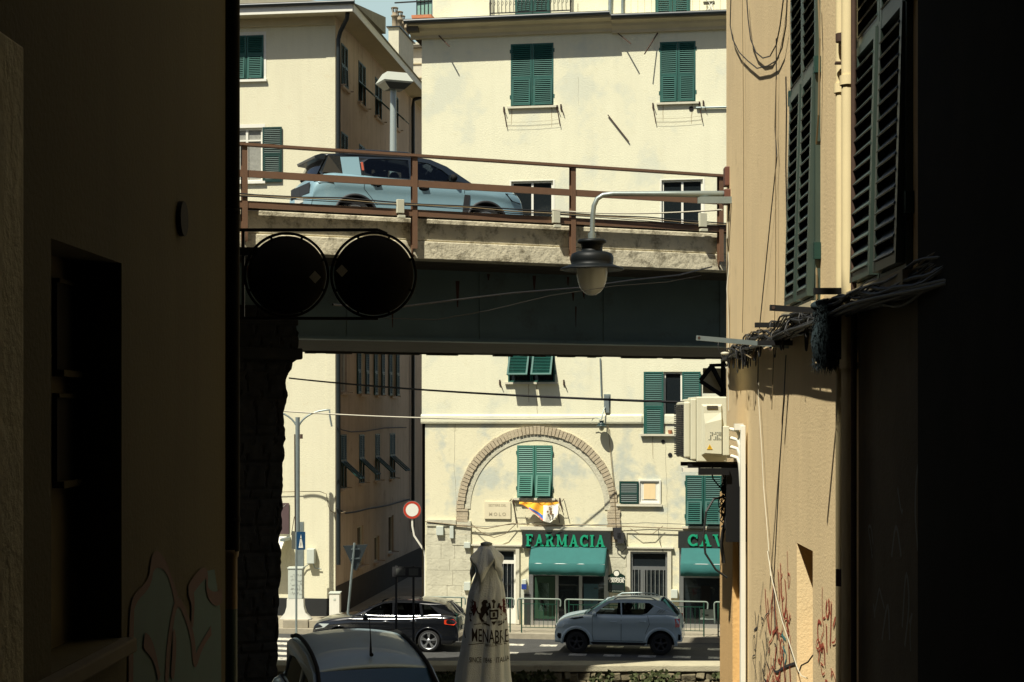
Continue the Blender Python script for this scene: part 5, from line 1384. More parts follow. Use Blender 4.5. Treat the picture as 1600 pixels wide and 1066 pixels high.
def clothesbar():
    m = MB(); a = F.px(797, 783, -.3); b = F.px(879, 783, -.3)
    m.tube([(a[0],-.3,a[1]),(b[0],-.3,b[1])], .008, 5); m.tube([(a[0],0,a[1]+.05),(a[0],-.4,a[1])], .014, 5); m.tube([(b[0],0,b[1]+.05),(b[0],-.4,b[1])], .014, 5)
    single(F, m, 'drying_rack', M['rust'], 'thin rusty drying rack below the arch window, carrying the orange banner', 'drying rack', (a[0], 0, a[1]))
clothesbar()
# ---------------------------------------------------------- cables
def cable(pts, r, m, label, name='cable', n=5):
    p0 = Vector(pts[0]); mb = MB(); mb.tube(pts, r, n, True); mb.v = mb.v
    return single(W0, mb, name, M[m], label, 'cable', tuple(p0))
def fw(px_, py_, y): x, z = F.px(px_, py_, y); return F.w(x, y, z)
cable(sag(P(452,591,30.0), P(1072,629,17.2), .05, 20), .014, 'wire', 'thick black cable strung across the street below the bridge')
cable(sag(P(434,642,50), P(930,653,52), .12, 20), .022, 'wirew', 'pale cable strung across the street to the small facade lamp')
cable([P(x, y, 14+i*1.2) for i, (x, y) in enumerate(((520,476),(600,483),(700,470),(800,458),(900,450),(985,438),(1060,430),(1112,417)))][::1], .010, 'wire', 'black twisted cable in front of the girder rising to the wall corner')
cable([P(x, y, 15+i*.5) for i, (x, y) in enumerate(((545,484),(600,497),(680,500),(760,486),(860,462),(960,447),(1040,441),(1095,431)))], .0035, 'wire', 'thin black cable in front of the girder, lower of the two')
cable(sag(P(862,328,27), P(1128,328,18.6), .05, 14), .010, 'wirew', 'white cable running from the bridge rail to the wall corner behind the lamp arm')
cable([fw(664,815,-.1), fw(700,819,-.12), fw(760,826,-.1), fw(800,818,-.12), fw(850,822,-.1), fw(905,820,-.1), fw(960,822,-.12), fw(1060,826,-.1), fw(1135,829,-.1)], .016, 'wiret', 'cable stapled along the facade above the pharmacy signs')
cable([fw(738,820,-.1), fw(752,832,-.14), fw(772,840,-.15), fw(790,834,-.14), fw(806,819,-.1)], .013, 'wiret', 'loop of cable drooping left of the FARMACIA sign')
cable([fw(668,818,-.09), fw(760,823,-.1), fw(842,816,-.1), fw(880,822,-.13), fw(1010,817,-.1), fw(1140,822,-.1)], .009, 'wire', 'thin dark cable stapled across the facade, upper of the two')
cable([fw(985,826,-.1), fw(1000,835,-.14), fw(1020,834,-.14), fw(1036,822,-.1)], .011, 'wiret', 'loop of cable drooping right of the FARMACIA sign')
cable([fw(1028,824,-.08), fw(1030,845,-.08), fw(1036,862,-.08)], .01, 'wire', 'short dark cable dropping to the second door')
cable([fw(962,845,-.1), fw(962,855,-.16), fw(972,863,-.16), fw(979,856,-.14), fw(976,845,-.1)], .016, 'wire', 'tangled black cable under the boxes beside the FARMACIA sign')
cable([fw(950,664,-.06), fw(955,720,-.05), fw(960,770,-.05), fw(963,830,-.05)], .012, 'wiret', 'thin pale conduit running down the wall beside the arch')
cable([LF.w(LF.px(x,y,-.1)[0],-.1,LF.px(x,y,-.1)[1]) for (x,y) in ((432,769),(470,768),(500,768),(510,772),(513,790),(516,798),(524,803),(540,800))], .012, 'wiret', 'thin cable running along the pale corner house to its downpipe')
cable([SD.w(SD.px(x,y,-.1)[0],-.1,SD.px(x,y,-.1)[1]) for (x,y) in ((526,668),(535,672),(548,675),(570,674),(600,669),(635,668))], .02, 'wire', 'cable sagging along the shaded side wall above its third window row')
cable([SD.w(SD.px(x,y,-.1)[0],-.1,SD.px(x,y,-.1)[1]) for (x,y) in ((526,795),(540,802),(555,800),(575,795),(605,790),(640,780))], .03, 'wire', 'thick cable sagging low along the shaded side wall')
# bundle along the bridge rail
def brc(px_, py_, y): x, z = BR.px(px_, py_, y); return BR.w(x, y, z)
for i, (dy, col, lb) in enumerate(((0,'wire','upper dark cable laid along the lower bar of the bridge rail'),(3,'wiret','middle tan cable laid along the lower bar of the bridge rail'),(6,'wire','lower dark cable laid along the lower bar of the bridge rail'))):
    pts = []
    for k, (px_, py_) in enumerate(((340,303),(400,307),(470,312),(540,314),(600,318),(660,322),(740,327),(800,331),(870,334),(940,340),(1010,344),(1080,349),(1140,352))):
        pts.append(brc(px_, py_+dy*.8-3.5+1.2*math.sin(k*1.7+i), -.138-.006*i))
    cable(pts, .012-.002*i, col, lb)
for i, (px_, py_, lb) in enumerate(((625.5,325,'small white junction box on the bridge rail behind the blue car'),(869,340,'small white junction box on the bridge rail left of the street lamp'),(1098,346,'small white junction box on the bridge rail near the wall corner'))):
    a, b, c, d = BR.rect(px_-5.5, py_-13, px_+5.5, py_+14, -.17)
    m = MB(); m.box(a, b, -.2, -.13, c+.06, d); m.box(a+.02, b+.02, -.2, -.125, c-.02, c+.03)
    single(BR, m, 'junction_box', M['acw'], lb, 'junction box', (a, -.17, c), 'boxes on the bridge rail', bevel=.006)
# ---------------------------------------------------------- bell lamp over the alley
def bell(B, c, s, glassm, dark):
    m = MB(); p = lambda r, h: (r*s, h*s)
    m.lathe([p(.001,.62),p(.22,.62),p(.245,.60),p(.245,.565),p(.19,.54),p(.175,.47),p(.18,.42),p(.27,.41),p(.34,.38),p(.365,.32),p(.365,.25),p(.35,.20),p(.40,.185),p(.52,.14),p(.545,.115),p(.53,.105),p(.30,.14),p(.001,.15)], 40, c)
    m.build('hood', dark, B)
    m = MB(); m.lathe([p(.262,.14),p(.262,.05),p(.25,-.06),p(.21,-.18),p(.14,-.27),p(.07,-.31),p(.001,-.32)], 32, c); m.build('glass_bowl', glassm, B)
    m = MB(); m.lathe([p(.05,.14),p(.05,-.02),p(.065,-.08),p(.05,-.14),p(.001,-.17)], 16, c); m.build('bulb', mat('bulb', srgb(120,124,118), .3), B)
def alley_lamp():
    Y = 18.0; s = 144*1.0; c = P(925, 432, Y)
    B = W0.thing('street_lamp', 'black bell shaped lamp with clear bowl on a long grey arm over the alley', 'street lamp', tuple(c))
    gm = bpy.data.materials.new('bowl_glass'); gm.use_nodes = True; n = gm.node_tree; b = n.nodes['Principled BSDF']
    b.inputs['Base Color'].default_value = (.86,.9,.86,1); b.inputs['Roughness'].default_value = .2; b.inputs['Alpha'].default_value = .38
    bell(B, c, .64, gm, mat('lamp_black', (.005,.007,.008), .5, spec=.2))
    m = MB(); w_ = P(1140, 304, Y+.2)
    pts = [c+Vector((0,0,.62*.64)), P(926,340,Y), P(928,322,Y), P(933,311,Y), P(942,305,Y), P(958,303,Y), P(1040,303,Y), P(1090,303.5,Y), w_]
    m.tube(pts, [.026,.026,.026,.026,.026,.026,.03,.036,.04], 12); m.tube([c+Vector((0,0,.38)), c+Vector((0,0,.47))], .045, 10)
    m.build('arm', M['galv'], B)
    m = MB(); a = P(1090,310,Y); m.box(a.x, w_.x, Y-.02, Y+.02, EYE+(650-318)/FPX*Y, EYE+(650-307)/FPX*Y-.004); m.build('brace', M['galv'], B)
    m = MB(); a = P(1131,262,Y+.3); b_ = P(1146,292,Y+.3); m.box(a.x, b_.x, Y+.2, Y+.36, b_.z, a.z); m.box(a.x-.02,a.x+.3,Y+.1,Y+.3,EYE+(650-316)/FPX*Y,EYE+(650-293)/FPX*Y)
    m.build('mounting_box', mat('brown_box', srgb(96,58,44), .6), B, bevel=.01)
alley_lamp()
def facade_lamp():
    x, z = F.px(940, 668, -.27); 
    B = F.thing('wall_lamp', 'small dark bell lamp hanging on the facade above the arch', 'lamp', (x, -.27, z))
    gm = MT.get('x') or M['glassd']
    bell(B, (x, -.27, z), .36, mat('bowl_pale', srgb(186,186,160), .3), mat('lamp_black2', (.02,.04,.04), .35))
    m = MB(); z2 = z+.34
    m.tube([(x,-.27,z2-.08),(x+.05,-.2,z2+.2),(x+.12,-.05,z2+.35)], .02, 6)
    xx = F.X(948); m.box(xx-.05, xx+.08, -.1, -.02, F.Z(948,645), F.Z(948,618)); m.box(xx-.09, xx+.12, -.02, -.0, F.Z(948,636), F.Z(948,616)); m.tube([(F.X(940),-.04,F.Z(940,620)),(F.X(938),-.04,F.Z(938,560))], .025, 6)
    m.tube([(x,-.27,z2-.08),(x-.25,-.25,z2-.02),(x-.32,-.2,z2-.12)], .014, 6); m.build('bracket', M['galv'], B)
facade_lamp()
def bridge_lamp():
    yb = 12.6; x, z = BR.px(614.5, 330, yb); zt = BR.Z(614, 132, yb)
    B = BR.thing('road_lamp_post', 'grey lamp post with a boxy head standing on the bridge', 'street lamp', (x, yb, z))
    m = MB(); m.tube([(x,yb,z-.2),(x,yb,zt)], [.10,.075], 12); m.build('pole', mat('pale_pole', srgb(166,176,172), .4, .3), B)
    a, b, c, d = BR.rect(590, 115, 639, 141, yb)
    m = MB(); hw = (b-a)/2; zc = (c+d)/2
    # trapezoid hood: wide bottom, narrow top
    def ring(sx, sy, z_): return [(x-hw*sx+.06, yb-sy, z_), (x+hw*sx, yb-sy, z_), (x+hw*sx, yb+sy, z_), (x-hw*sx+.06, yb+sy, z_)]
    vs = ring(.68,.20,d) + ring(1.0,.34,zc-.02) + ring(.92,.30,zc-.06); fs = [(0,1,2,3)]
    for q in (0, 4):
        for k in range(4): fs.append((q+k, q+(k+1)%4, q+4+(k+1)%4, q+4+k))
    m.add(vs, fs); m.build('hood', mat('lamp_hood', srgb(176,180,168), .45), B)
    m = MB(); vs = ring(.92,.30,zc-.061)+ring(.55,.2,c); m.add(vs, [(4,5,6,7)]+[(k,(k+1)%4,4+(k+1)%4,4+k) for k in range(4)]); m.build('diffuser', mat('lamp_diffuser', srgb(60,60,52), .3), B)
bridge_lamp()
# ---------------------------------------------------------- round mirror backs
def mirrors():
    Y = 12.0
    D = [(448, 430, 66, 492, 433, 'left'), (584, 430, 67, 534, 423, 'right')]
    for (px_, py_, r, dx, dy, side) in D:
        c = P(px_, py_, Y); rr = r/FPX*Y
        B = W0.thing('round_mirror', f'black round mirror back with a grey diamond, {"nearer the wall pipe" if side=="left" else "farther out from the wall, beside the girder"}', 'traffic mirror', tuple(c), 'pair of round mirrors on the wall frame')
        m = MB(); cy = c
        prof = [(.001,-.10),(rr*.45,-.085),(rr*.8,-.045),(rr*.93,0.0),(rr*.93,.03),(.001,.03)]
        m.lathe(prof, 56, c, 'y'); m.build('shell', M['black'], B)
        m = MB()
        for k in range(60):
            a = 2*math.pi*k/60
            if abs(math.sin(a)) < .0: continue
        ring = [(c.x+rr*.985*math.cos(2*math.pi*k/64), c.y-.01, c.z+rr*.985*math.sin(2*math.pi*k/64)) for k in range(65)]
        m.tube(ring, .011, 6, False); 
        for k in (3, 9, 15, 21, 27, 33, 39, 45):
            a = 2*math.pi*k/48; m.bar((c.x+rr*.9*math.cos(a),c.y-.01,c.z+rr*.9*math.sin(a)),(c.x+rr*.99*math.cos(a),c.y-.01,c.z+rr*.99*math.sin(a)),.016,.016)
        m.build('rim_hoop', M['black'], B)
        m = MB(); q = P(dx, dy, Y-.12); h = .042; m.prism([(q.x-h,q.z),(q.x,q.z-h*1.05),(q.x+h,q.z),(q.x,q.z+h*1.05)], Y-.115, Y-.105, 'xz'); m.build('reflector', mat('grey_reflector', srgb(150,148,136), .5), B)
    a = P(362,358,Y); b = P(590,358,Y); c = P(362,497,Y); d = P(590,497,Y)
    B = W0.thing('mirror_frame', 'black rod frame fixed to the wall carrying both round mirrors', 'bracket', tuple(c))
    m = MB(); o = Vector((0,.06,0)); m.bar(a+o, b+o, .02, .022); m.bar(c+o, d+o, .02, .022); m.bar(b+o, P(604,364,Y)+o, .02, .02); m.bar(P(378,358,Y)+o, P(378,497,Y)+o, .02, .02); m.build('rods', M['iron'], B)
    m = MB(); m.bar(P(368,392,Y)+o, P(405,392,Y)+o, .05, .06); m.bar(P(362,358,Y)+o, P(362,497,Y)+o, .04, .04); m.build('plate', M['iron'], B)
mirrors()
# ---------------------------------------------------------- left wall downpipe
def left_pipe():
    Y = 9.75; xw = P(358,0,Y).x+.0; r = 12.4/FPX*Y
    zc = EYE+(650-866)/FPX*Y
    B = W0.thing('downpipe', 'black downpipe with a lower painted metal section at the left wall corner', 'downpipe', (xw, Y, 5))
    m = MB(); m.tube([(xw,Y+.1,zc+.01),(xw,Y+.1,14)], r, 20); m.build('upper_pipe', M['black'], B)
    m = MB(); x2 = P(354,0,Y).x
    m.lathe([(r*1.0,-.30),(r*1.0,0),(r*1.15,0.01),(r*1.2,.03),(r*1.2,.05),(.001,.05)], 20, (x2,Y+.1,zc-.03)); m.build('collar_pipe', mat('tan_pipe', srgb(140,120,84), .6, var=.2), B)
    m = MB(); m.tube([(x2,Y+.1,4),(x2,Y+.1,zc-.331)], r*1.0, 20); m.build('painted_pipe', mat('teal_spray', srgb(66,92,92), .6, var=.2, vscale=6), B)
    m = MB(); 
    for py_ in (331, 818): 
        z = EYE+(650-py_)/FPX*Y; m.lathe([(r*1.02,0),(r*1.06,.0),(r*1.06,.03),(r*1.02,.03)], 20, (xw,Y+.1,z)); m.box(xw-r-.06, xw-r+.0, Y+.08, Y+.12, z, z+.02)
    m.build('pipe_clip', M['black'], B)
left_pipe()
# ---------------------------------------------------------- street signs
def no_entry():
    Y = 54.4; c = P(644, 797, Y); r = 14.2/FPX*Y
    B = W0.thing('no_entry_sign', 'round white sign with red ring on a bent white pole at the lane corner', 'traffic sign', (c.x, Y, .15))
    m = MB(); m.disc(c, r, 'y', 36, .02); m.build('plate', M['galv'], B)
    m = MB(); n = 40
    for k in range(n):
        a = 2*math.pi*k/n; b = 2*math.pi*(k+1)/n
        m.quad(*[(c.x+q*r*math.cos(t), Y-.016, c.z+q*r*math.sin(t)) for q, t in ((.96,a),(.96,b),(.70,b),(.70,a))])
    m.build('red_ring', mat('sign_red', srgb(176,60,40), .4), B)
    m = MB(); m.disc((c.x,Y-.014,c.z), r*.72, 'y', 36, .004); m.build('white_field', M['white'], B)
    m = MB(); m.tube([P(644,790,Y+.05),P(644.5,822,Y+.05),P(647,837,Y+.05),P(661,858,Y+.05),P(664,870,Y+.05),Vector((P(664,870,Y).x,Y+.05,.15))], .035, 8); m.build('pole', M['white'], B)
no_entry()
def yield_back():
    Y = 49.6; a = P(554,850,Y); b = P(541,985,Y)
    B = W0.thing('yield_sign', 'triangular traffic sign seen from behind on a leaning grey pole', 'traffic sign', tuple(b))
    m = MB(); m.tube([b, a+Vector((0,0,.03))], .036, 8); m.build('pole', M['galv'], B)
    m = MB(); rt = Matrix.Rotation(R(38),3,'Z'); c = P(555,852,Y); W = .44
    tri = [(-W,0),(W,0),(W*.9,-.06),(.03,-.76),(-.03,-.76),(-W*.9,-.06)]
    m.prism(tri, -.012, .012, 'xz'); m.v = [tuple(rt@Vector(v)+c+Vector((0,.07,0))) for v in m.v]; m.build('plate', mat('sign_back_grey', srgb(70,78,80), .6, .2), B)
    m = MB(); 
    for zz in (-.12,-.4): m.bar(rt@Vector((-.14,.0,zz))+c+Vector((0,.04,0)), rt@Vector((.14,.0,zz))+c+Vector((0,.04,0)), .02,.04)
    m.build('clamp', M['galv'], B)
yield_back()
def crossing_sign():
    Y = 51.5; xb = P(463,0,Y).x
    B = W0.thing('crossing_sign', 'blue pedestrian crossing sign with side panel on a thin grey pole', 'traffic sign', (xb, Y, .15))
    m = MB(); m.tube([(xb,Y,.15),(xb,Y,EYE+(650-832)/FPX*Y)], .033, 8); m.build('pole', M['galv'], B)
    blue = mat('sign_blue', srgb(20,60,92), .4); 
    a = P(463.5,831,Y-.06); b = P(474,859,Y-.06)
    m = MB(); m.box(a.x, b.x+.06, Y-.07, Y-.055, b.z, a.z); m.build('panel', blue, B)
    m = MB(); xc = (a.x+b.x+.06)/2; zc = (a.z+b.z)/2; y = Y-.073
    m.prism([(xc-.07,zc-.22),(xc+.07,zc-.22),(xc,zc+.20)], y-.002, y, 'xz'); m.build('white_triangle', M['white'], B)
    m = MB(); y -= .003; m.disc((xc,y,zc+.07), .018, 'y', 8, .002)
    m.bar((xc,y,zc+.05),(xc-.005,y,zc-.04),.004,.022,(0,1,0)); m.bar((xc,y-.001,zc-.04),(xc+.03,y-.001,zc-.17),.004,.016,(0,1,0)); m.bar((xc,y-.002,zc-.04),(xc-.03,y-.002,zc-.17),.004,.016,(0,1,0)); m.build('walking_figure', M['black'], B)
    m = MB(); a2 = P(454,830,Y+.1); m.add([(a2.x,Y+.35,a.z-.0),(xb-.03,Y+.02,a.z+.0),(xb-.03,Y+.02,b.z),(a2.x,Y+.35,b.z-.0),(a2.x+.01,Y+.37,a.z-.0),(xb-.02,Y+.04,a.z+.0),(xb-.02,Y+.04,b.z),(a2.x+.01,Y+.37,b.z)],[(0,1,2,3),(4,5,6,7),(0,1,5,4),(3,2,6,7),(0,3,7,4),(1,2,6,5)]); m.build('side_panel', M['pipe'], B)
crossing_sign()
def trolley_pole():
    Y = 54.6; xb = P(468.5,0,Y).x
    B = W0.thing('lamp_column', 'tall grey column with two curved arms in front of the pale corner house', 'lamp post', (xb, Y, .15))
    xt = P(465,0,Y).x
    m = MB(); m.box(xb-.10, xb+.12, Y-.02, Y+.2, .15, EYE+(650-816)/FPX*Y); m.build('lower_casing', M['galv'], B)
    m = MB(); m.tube([(xt,Y,2.6),(xt,Y,EYE+(650-652)/FPX*Y)], .075, 10); m.build('shaft', M['galv'], B)
    for sx in (-1, 1):
        m = MB(); pts = []
        for k in range(11):
            t = math.pi/2*k/10; pts.append((xt+sx*(1-math.cos(t))*1.05, Y, EYE+(650-675)/FPX*Y+math.sin(t)*.72))
        if sx == 1: pts.append((xt+1.05, Y, EYE+(650-649)/FPX*Y+.02)); pts.append((xt+1.12, Y, EYE-.35)); 
        m.tube(pts, .03, 8); m.build('arm', M['galv'], B)
    m = MB(); m.tube([(xt-.07,Y-.05,2.6),(xt-.09,Y-.05,6.3)], .02, 6); m.tube([(xt-.2,Y-.05,3.0),(xt-.1,Y-.05,3.6)], .012, 6); m.box(xt+.09,xt+.17,Y-.1,Y,EYE-.75,EYE-.6); m.build('conduit', M['rust'], B)
trolley_pole()
def small_cabinets():
    Y = 53.0
    a = P(450,889,Y); b = P(475,936,Y)
    B = W0.thing('electric_cabinet', 'pale green cabinet scrawled with graffiti on a concrete foot', 'cabinet', (a.x, Y, .15))
    m = MB(); m.box(a.x, b.x-.06, Y-.0, Y+.4, b.z, a.z); m.build('box', M['cabinet'], B, bevel=.012)
    m = MB(); m.box(a.x-.02, b.x-.04, Y-.02, Y+.42, a.z+.001, a.z+.04); m.box(b.x-.16,b.x-.14,Y-.012,Y-.003,b.z+.3,b.z+.45); m.build('lid', M['cabinet'], B)
    xc = (a.x+b.x)/2-.03; m = MB(); n = 8
    prof = [(.26,b.z-.003),(.27,b.z-.25),(.33,.62),(.48,.45),(.5,.42)]
    m.prism([(xc-p[0],p[1]) for p in prof]+[(xc+p[0],p[1]) for p in prof[::-1]], Y+.0, Y+.4, 'xz'); m.build('foot', M['white'], B)
    m = MB(); c = P(443,0,Y).x; d = P(500,0,Y).x; m.box(c, c+.8, Y-.15, Y+.5, .15, .42); m.box(c+.81, d, Y-.1, Y+.5, .15, .40); m.build('plinth', M['kerb'], B, bevel=.02)
    m = MB(); j = random.Random(4)
    for r_ in range(5):
        x = a.x+.08
        for k in range(9):
            z = a.z-.22-r_*.14; m.bar((x,Y-.004-.0006*k,z+j.uniform(-.05,.05)),(x+j.uniform(.02,.06),Y-.004-.0006*k,z+j.uniform(-.05,.05)),.003,.009,(0,1,0)); x += .042
    m.build('graffiti', M['plastic'], B)
    m = MB(); x0, z0 = LF.px(482, 880); x1, z1 = LF.px(494, 857)
    B = LF.thing('meter_box', 'small grey box fixed on the pale corner house wall, two conduits below it', 'box', (x0, -.25, z0))
    m.box(x0, x1, -.26, -.02, z0, z1); m.build('casing', M['cabinet'], B, bevel=.02)
    m = MB(); m.tube([((x0+x1)/2-.05,-.1,z0),(x0-.1,-.08,z0-.12),(LF.X(474),-.06,z0-.3)], .018, 6); m.tube([((x0+x1)/2+.05,-.1,z0),(x1-.02,-.08,z0-.15),(x1+.2,-.06,z0-.2)], .018, 6); m.build('conduit', M['galv'], B)
    Y = 55.2; a = P(516,925,Y); b = P(532,962,Y)
    B = W0.thing('utility_cabinet', 'narrow white cabinet standing at the house corner below the dark downpipe', 'cabinet', (a.x, Y, .15))
    m = MB(); m.box(a.x, b.x, Y-.3, Y+.2, .15, a.z-.03); m.build('box', M['white'], B, bevel=.02)
    m = MB(); m.box(a.x-.02, b.x+.02, Y-.32, Y+.22, a.z-.029, a.z); m.box((a.x+b.x)/2-.03,(a.x+b.x)/2+.04,Y-.31,Y-.302,a.z-.25,a.z-.18); m.build('lid', M['cabinet'], B)
small_cabinets()
def direction_panel():
    Y = 46.0; a = P(613,886,Y); b = P(659,902,Y)
    B = W0.thing('direction_panel', 'dark backed road sign panel on two thin black posts in front of the black car', 'road sign', (a.x, Y, 0))
    m = MB()
    m.box(a.x, b.x, Y-.02, Y+.01, b.z, a.z); m.build('panel', M['plastic'], B)
    m = MB()
    for i in range(2):
        x0 = a.x+.10+i*.36; m.box(x0, x0+.26, Y-.028, Y-.021, b.z+.05, a.z-.04)
    m.build('sign_face', mat('dull_grey_face', srgb(92,94,90), .5, var=.3, vscale=9), B)
    for px_ in (619, 646):
        m = MB(); x = P(px_,0,Y).x; m.box(x-.03, x+.03, Y+.011, Y+.06, 0, a.z+.03); m.build('post', M['plastic'], B)
direction_panel()
def left_shop():
    x0, z0 = LF.px(405, 834); x1, z1 = LF.px(452, 786)
    B = LF.thing('shop_banner', 'dark brown banner with a white outline drawing on the pale corner house', 'banner', (x0, -.1, z0))
    m = MB(); m.box(x0, x1, -.06, -.03, z0, z1); m.build('panel', mat('banner_brown', srgb(84,66,66), .6, var=.25, vscale=1.5), B)
    m = MB(); y = -.064
    def seg(pts):
        for p, q in zip(pts, pts[1:]):
            a = LF.px(*p); b = LF.px(*q); m.bar((a[0],y,a[1]),(b[0],y,b[1]),.004,.022,(0,1,0))
    seg([(430,802),(434,800),(437,806),(440,813),(441,820),(438,826),(435,830),(430,830)]); seg([(428,798),(446,790)]); seg([(428,801),(448,788)]); seg([(430,793),(440,792)]); m.build('line_drawing', M['white'], B)
    B = LF.thing('white_awning', 'white shop awning half hidden behind the dark pier', 'awning', (x0, -.6, z0-1))
    m = MB(); a = LF.X(400); b = LF.X(441,-.6); zt = LF.Z(438,838); m.prism([(0,zt),(0,zt-.04),(-.75,zt-.42),(-.75,zt-.62),(-.77,zt-.62),(-.77,zt-.40),(-.2,zt-.02)], a, b, 'yz'); m.build('cloth', M['white'], B)
    m = MB(); m.box(b-.02, b+.12, -.8, -.0, zt-.12, zt-.02); m.build('arm', M['galv'], B)
left_shop()
# ---------------------------------------------------------- pedestrian railing
def ped_rails():
    segs = [(648,727,'pedestrian railing panel behind the black car'),(731,803,'pedestrian railing panel behind the closed parasol, by the first door'),(809,876,'pedestrian railing panel in front of the left pharmacy window'),(883,1000,'pedestrian railing panel behind the silver car'),(1004,1106,'pedestrian railing panel right behind the tail of the silver car'),(1116,1210,'pedestrian railing panel farthest right, by the alley wall')]
    y = .25
    for (p0, p1, lb) in segs:
        a = RD.X(p0, y); b = RD.X(p1, y); zt = 1.22; z0 = .16
        B = RD.thing('pedestrian_railing', lb, 'railing', (a, y, z0), 'green pedestrian railings along the pavement')
        m = MB(); r = .06
        m.tube([(a+.02,y,z0+.4),(a,y,zt-.2),(a,y,zt-r),(a+r*.3,y,zt-r*.3),(a+r,y,zt),(b-r,y,zt),(b-r*.3,y,zt-r*.3),(b,y,zt-r),(b,y,zt-.2),(b-.02,y,zt-.22)], .024, 8); m.build('top_rail', mat('dull_rail', srgb(120,132,120), .5), B)
        m = MB()
        for x in (a+.12, b-.12): m.tube([(x,y,z0),(x,y,zt)], .022, 8)
        m.build('post', M['pgreen'], B)
        m = MB(); m.bar((a+.12,y,zt-.16),(b-.12,y,zt-.16),.02,.02); m.bar((a+.12,y,z0+.17),(b-.12,y,z0+.17),.02,.02)
        n = max(2, int((b-a-.3)/.13))
        for k in range(1, n): x = a+.12+(b-a-.24)*k/n; m.bar((x,y,z0+.17),(x,y,zt-.16),.012,.012)
        m.build('baluster_panel', M['pgreen'], B)
ped_rails()
def litter():
    pass
def folding_chair():
    y = .1; x, z = F.px(1108, 28, y); z += .02
    B = F.thing('folding_chair', 'white folding garden chair on the terrace above the cornice', 'chair', (x, y, z))
    m = MB(); m.box(x-.18, x+.18, y-.18, y+.18, z+.44, z+.46); m.build('seat', M['iron'], B)
    m = MB(); 
    for k in range(3): m.box(x-.20, x-.18, y-.18, y+.18, z+.62+k*.09, z+.66+k*.09)
    m.build('backrest', M['white'], B)
    for s_ in (-.17, .17):
        m = MB(); m.bar((x+.2,y+s_,z),(x-.2,y+s_,z+.9),.02,.02); m.build('leg', M['white'], B); m = MB(); m.bar((x-.18,y+s_*.9,z),(x+.14,y+s_*.9,z+.45),.02,.02); m.build('leg', M['white'], B)
folding_chair()
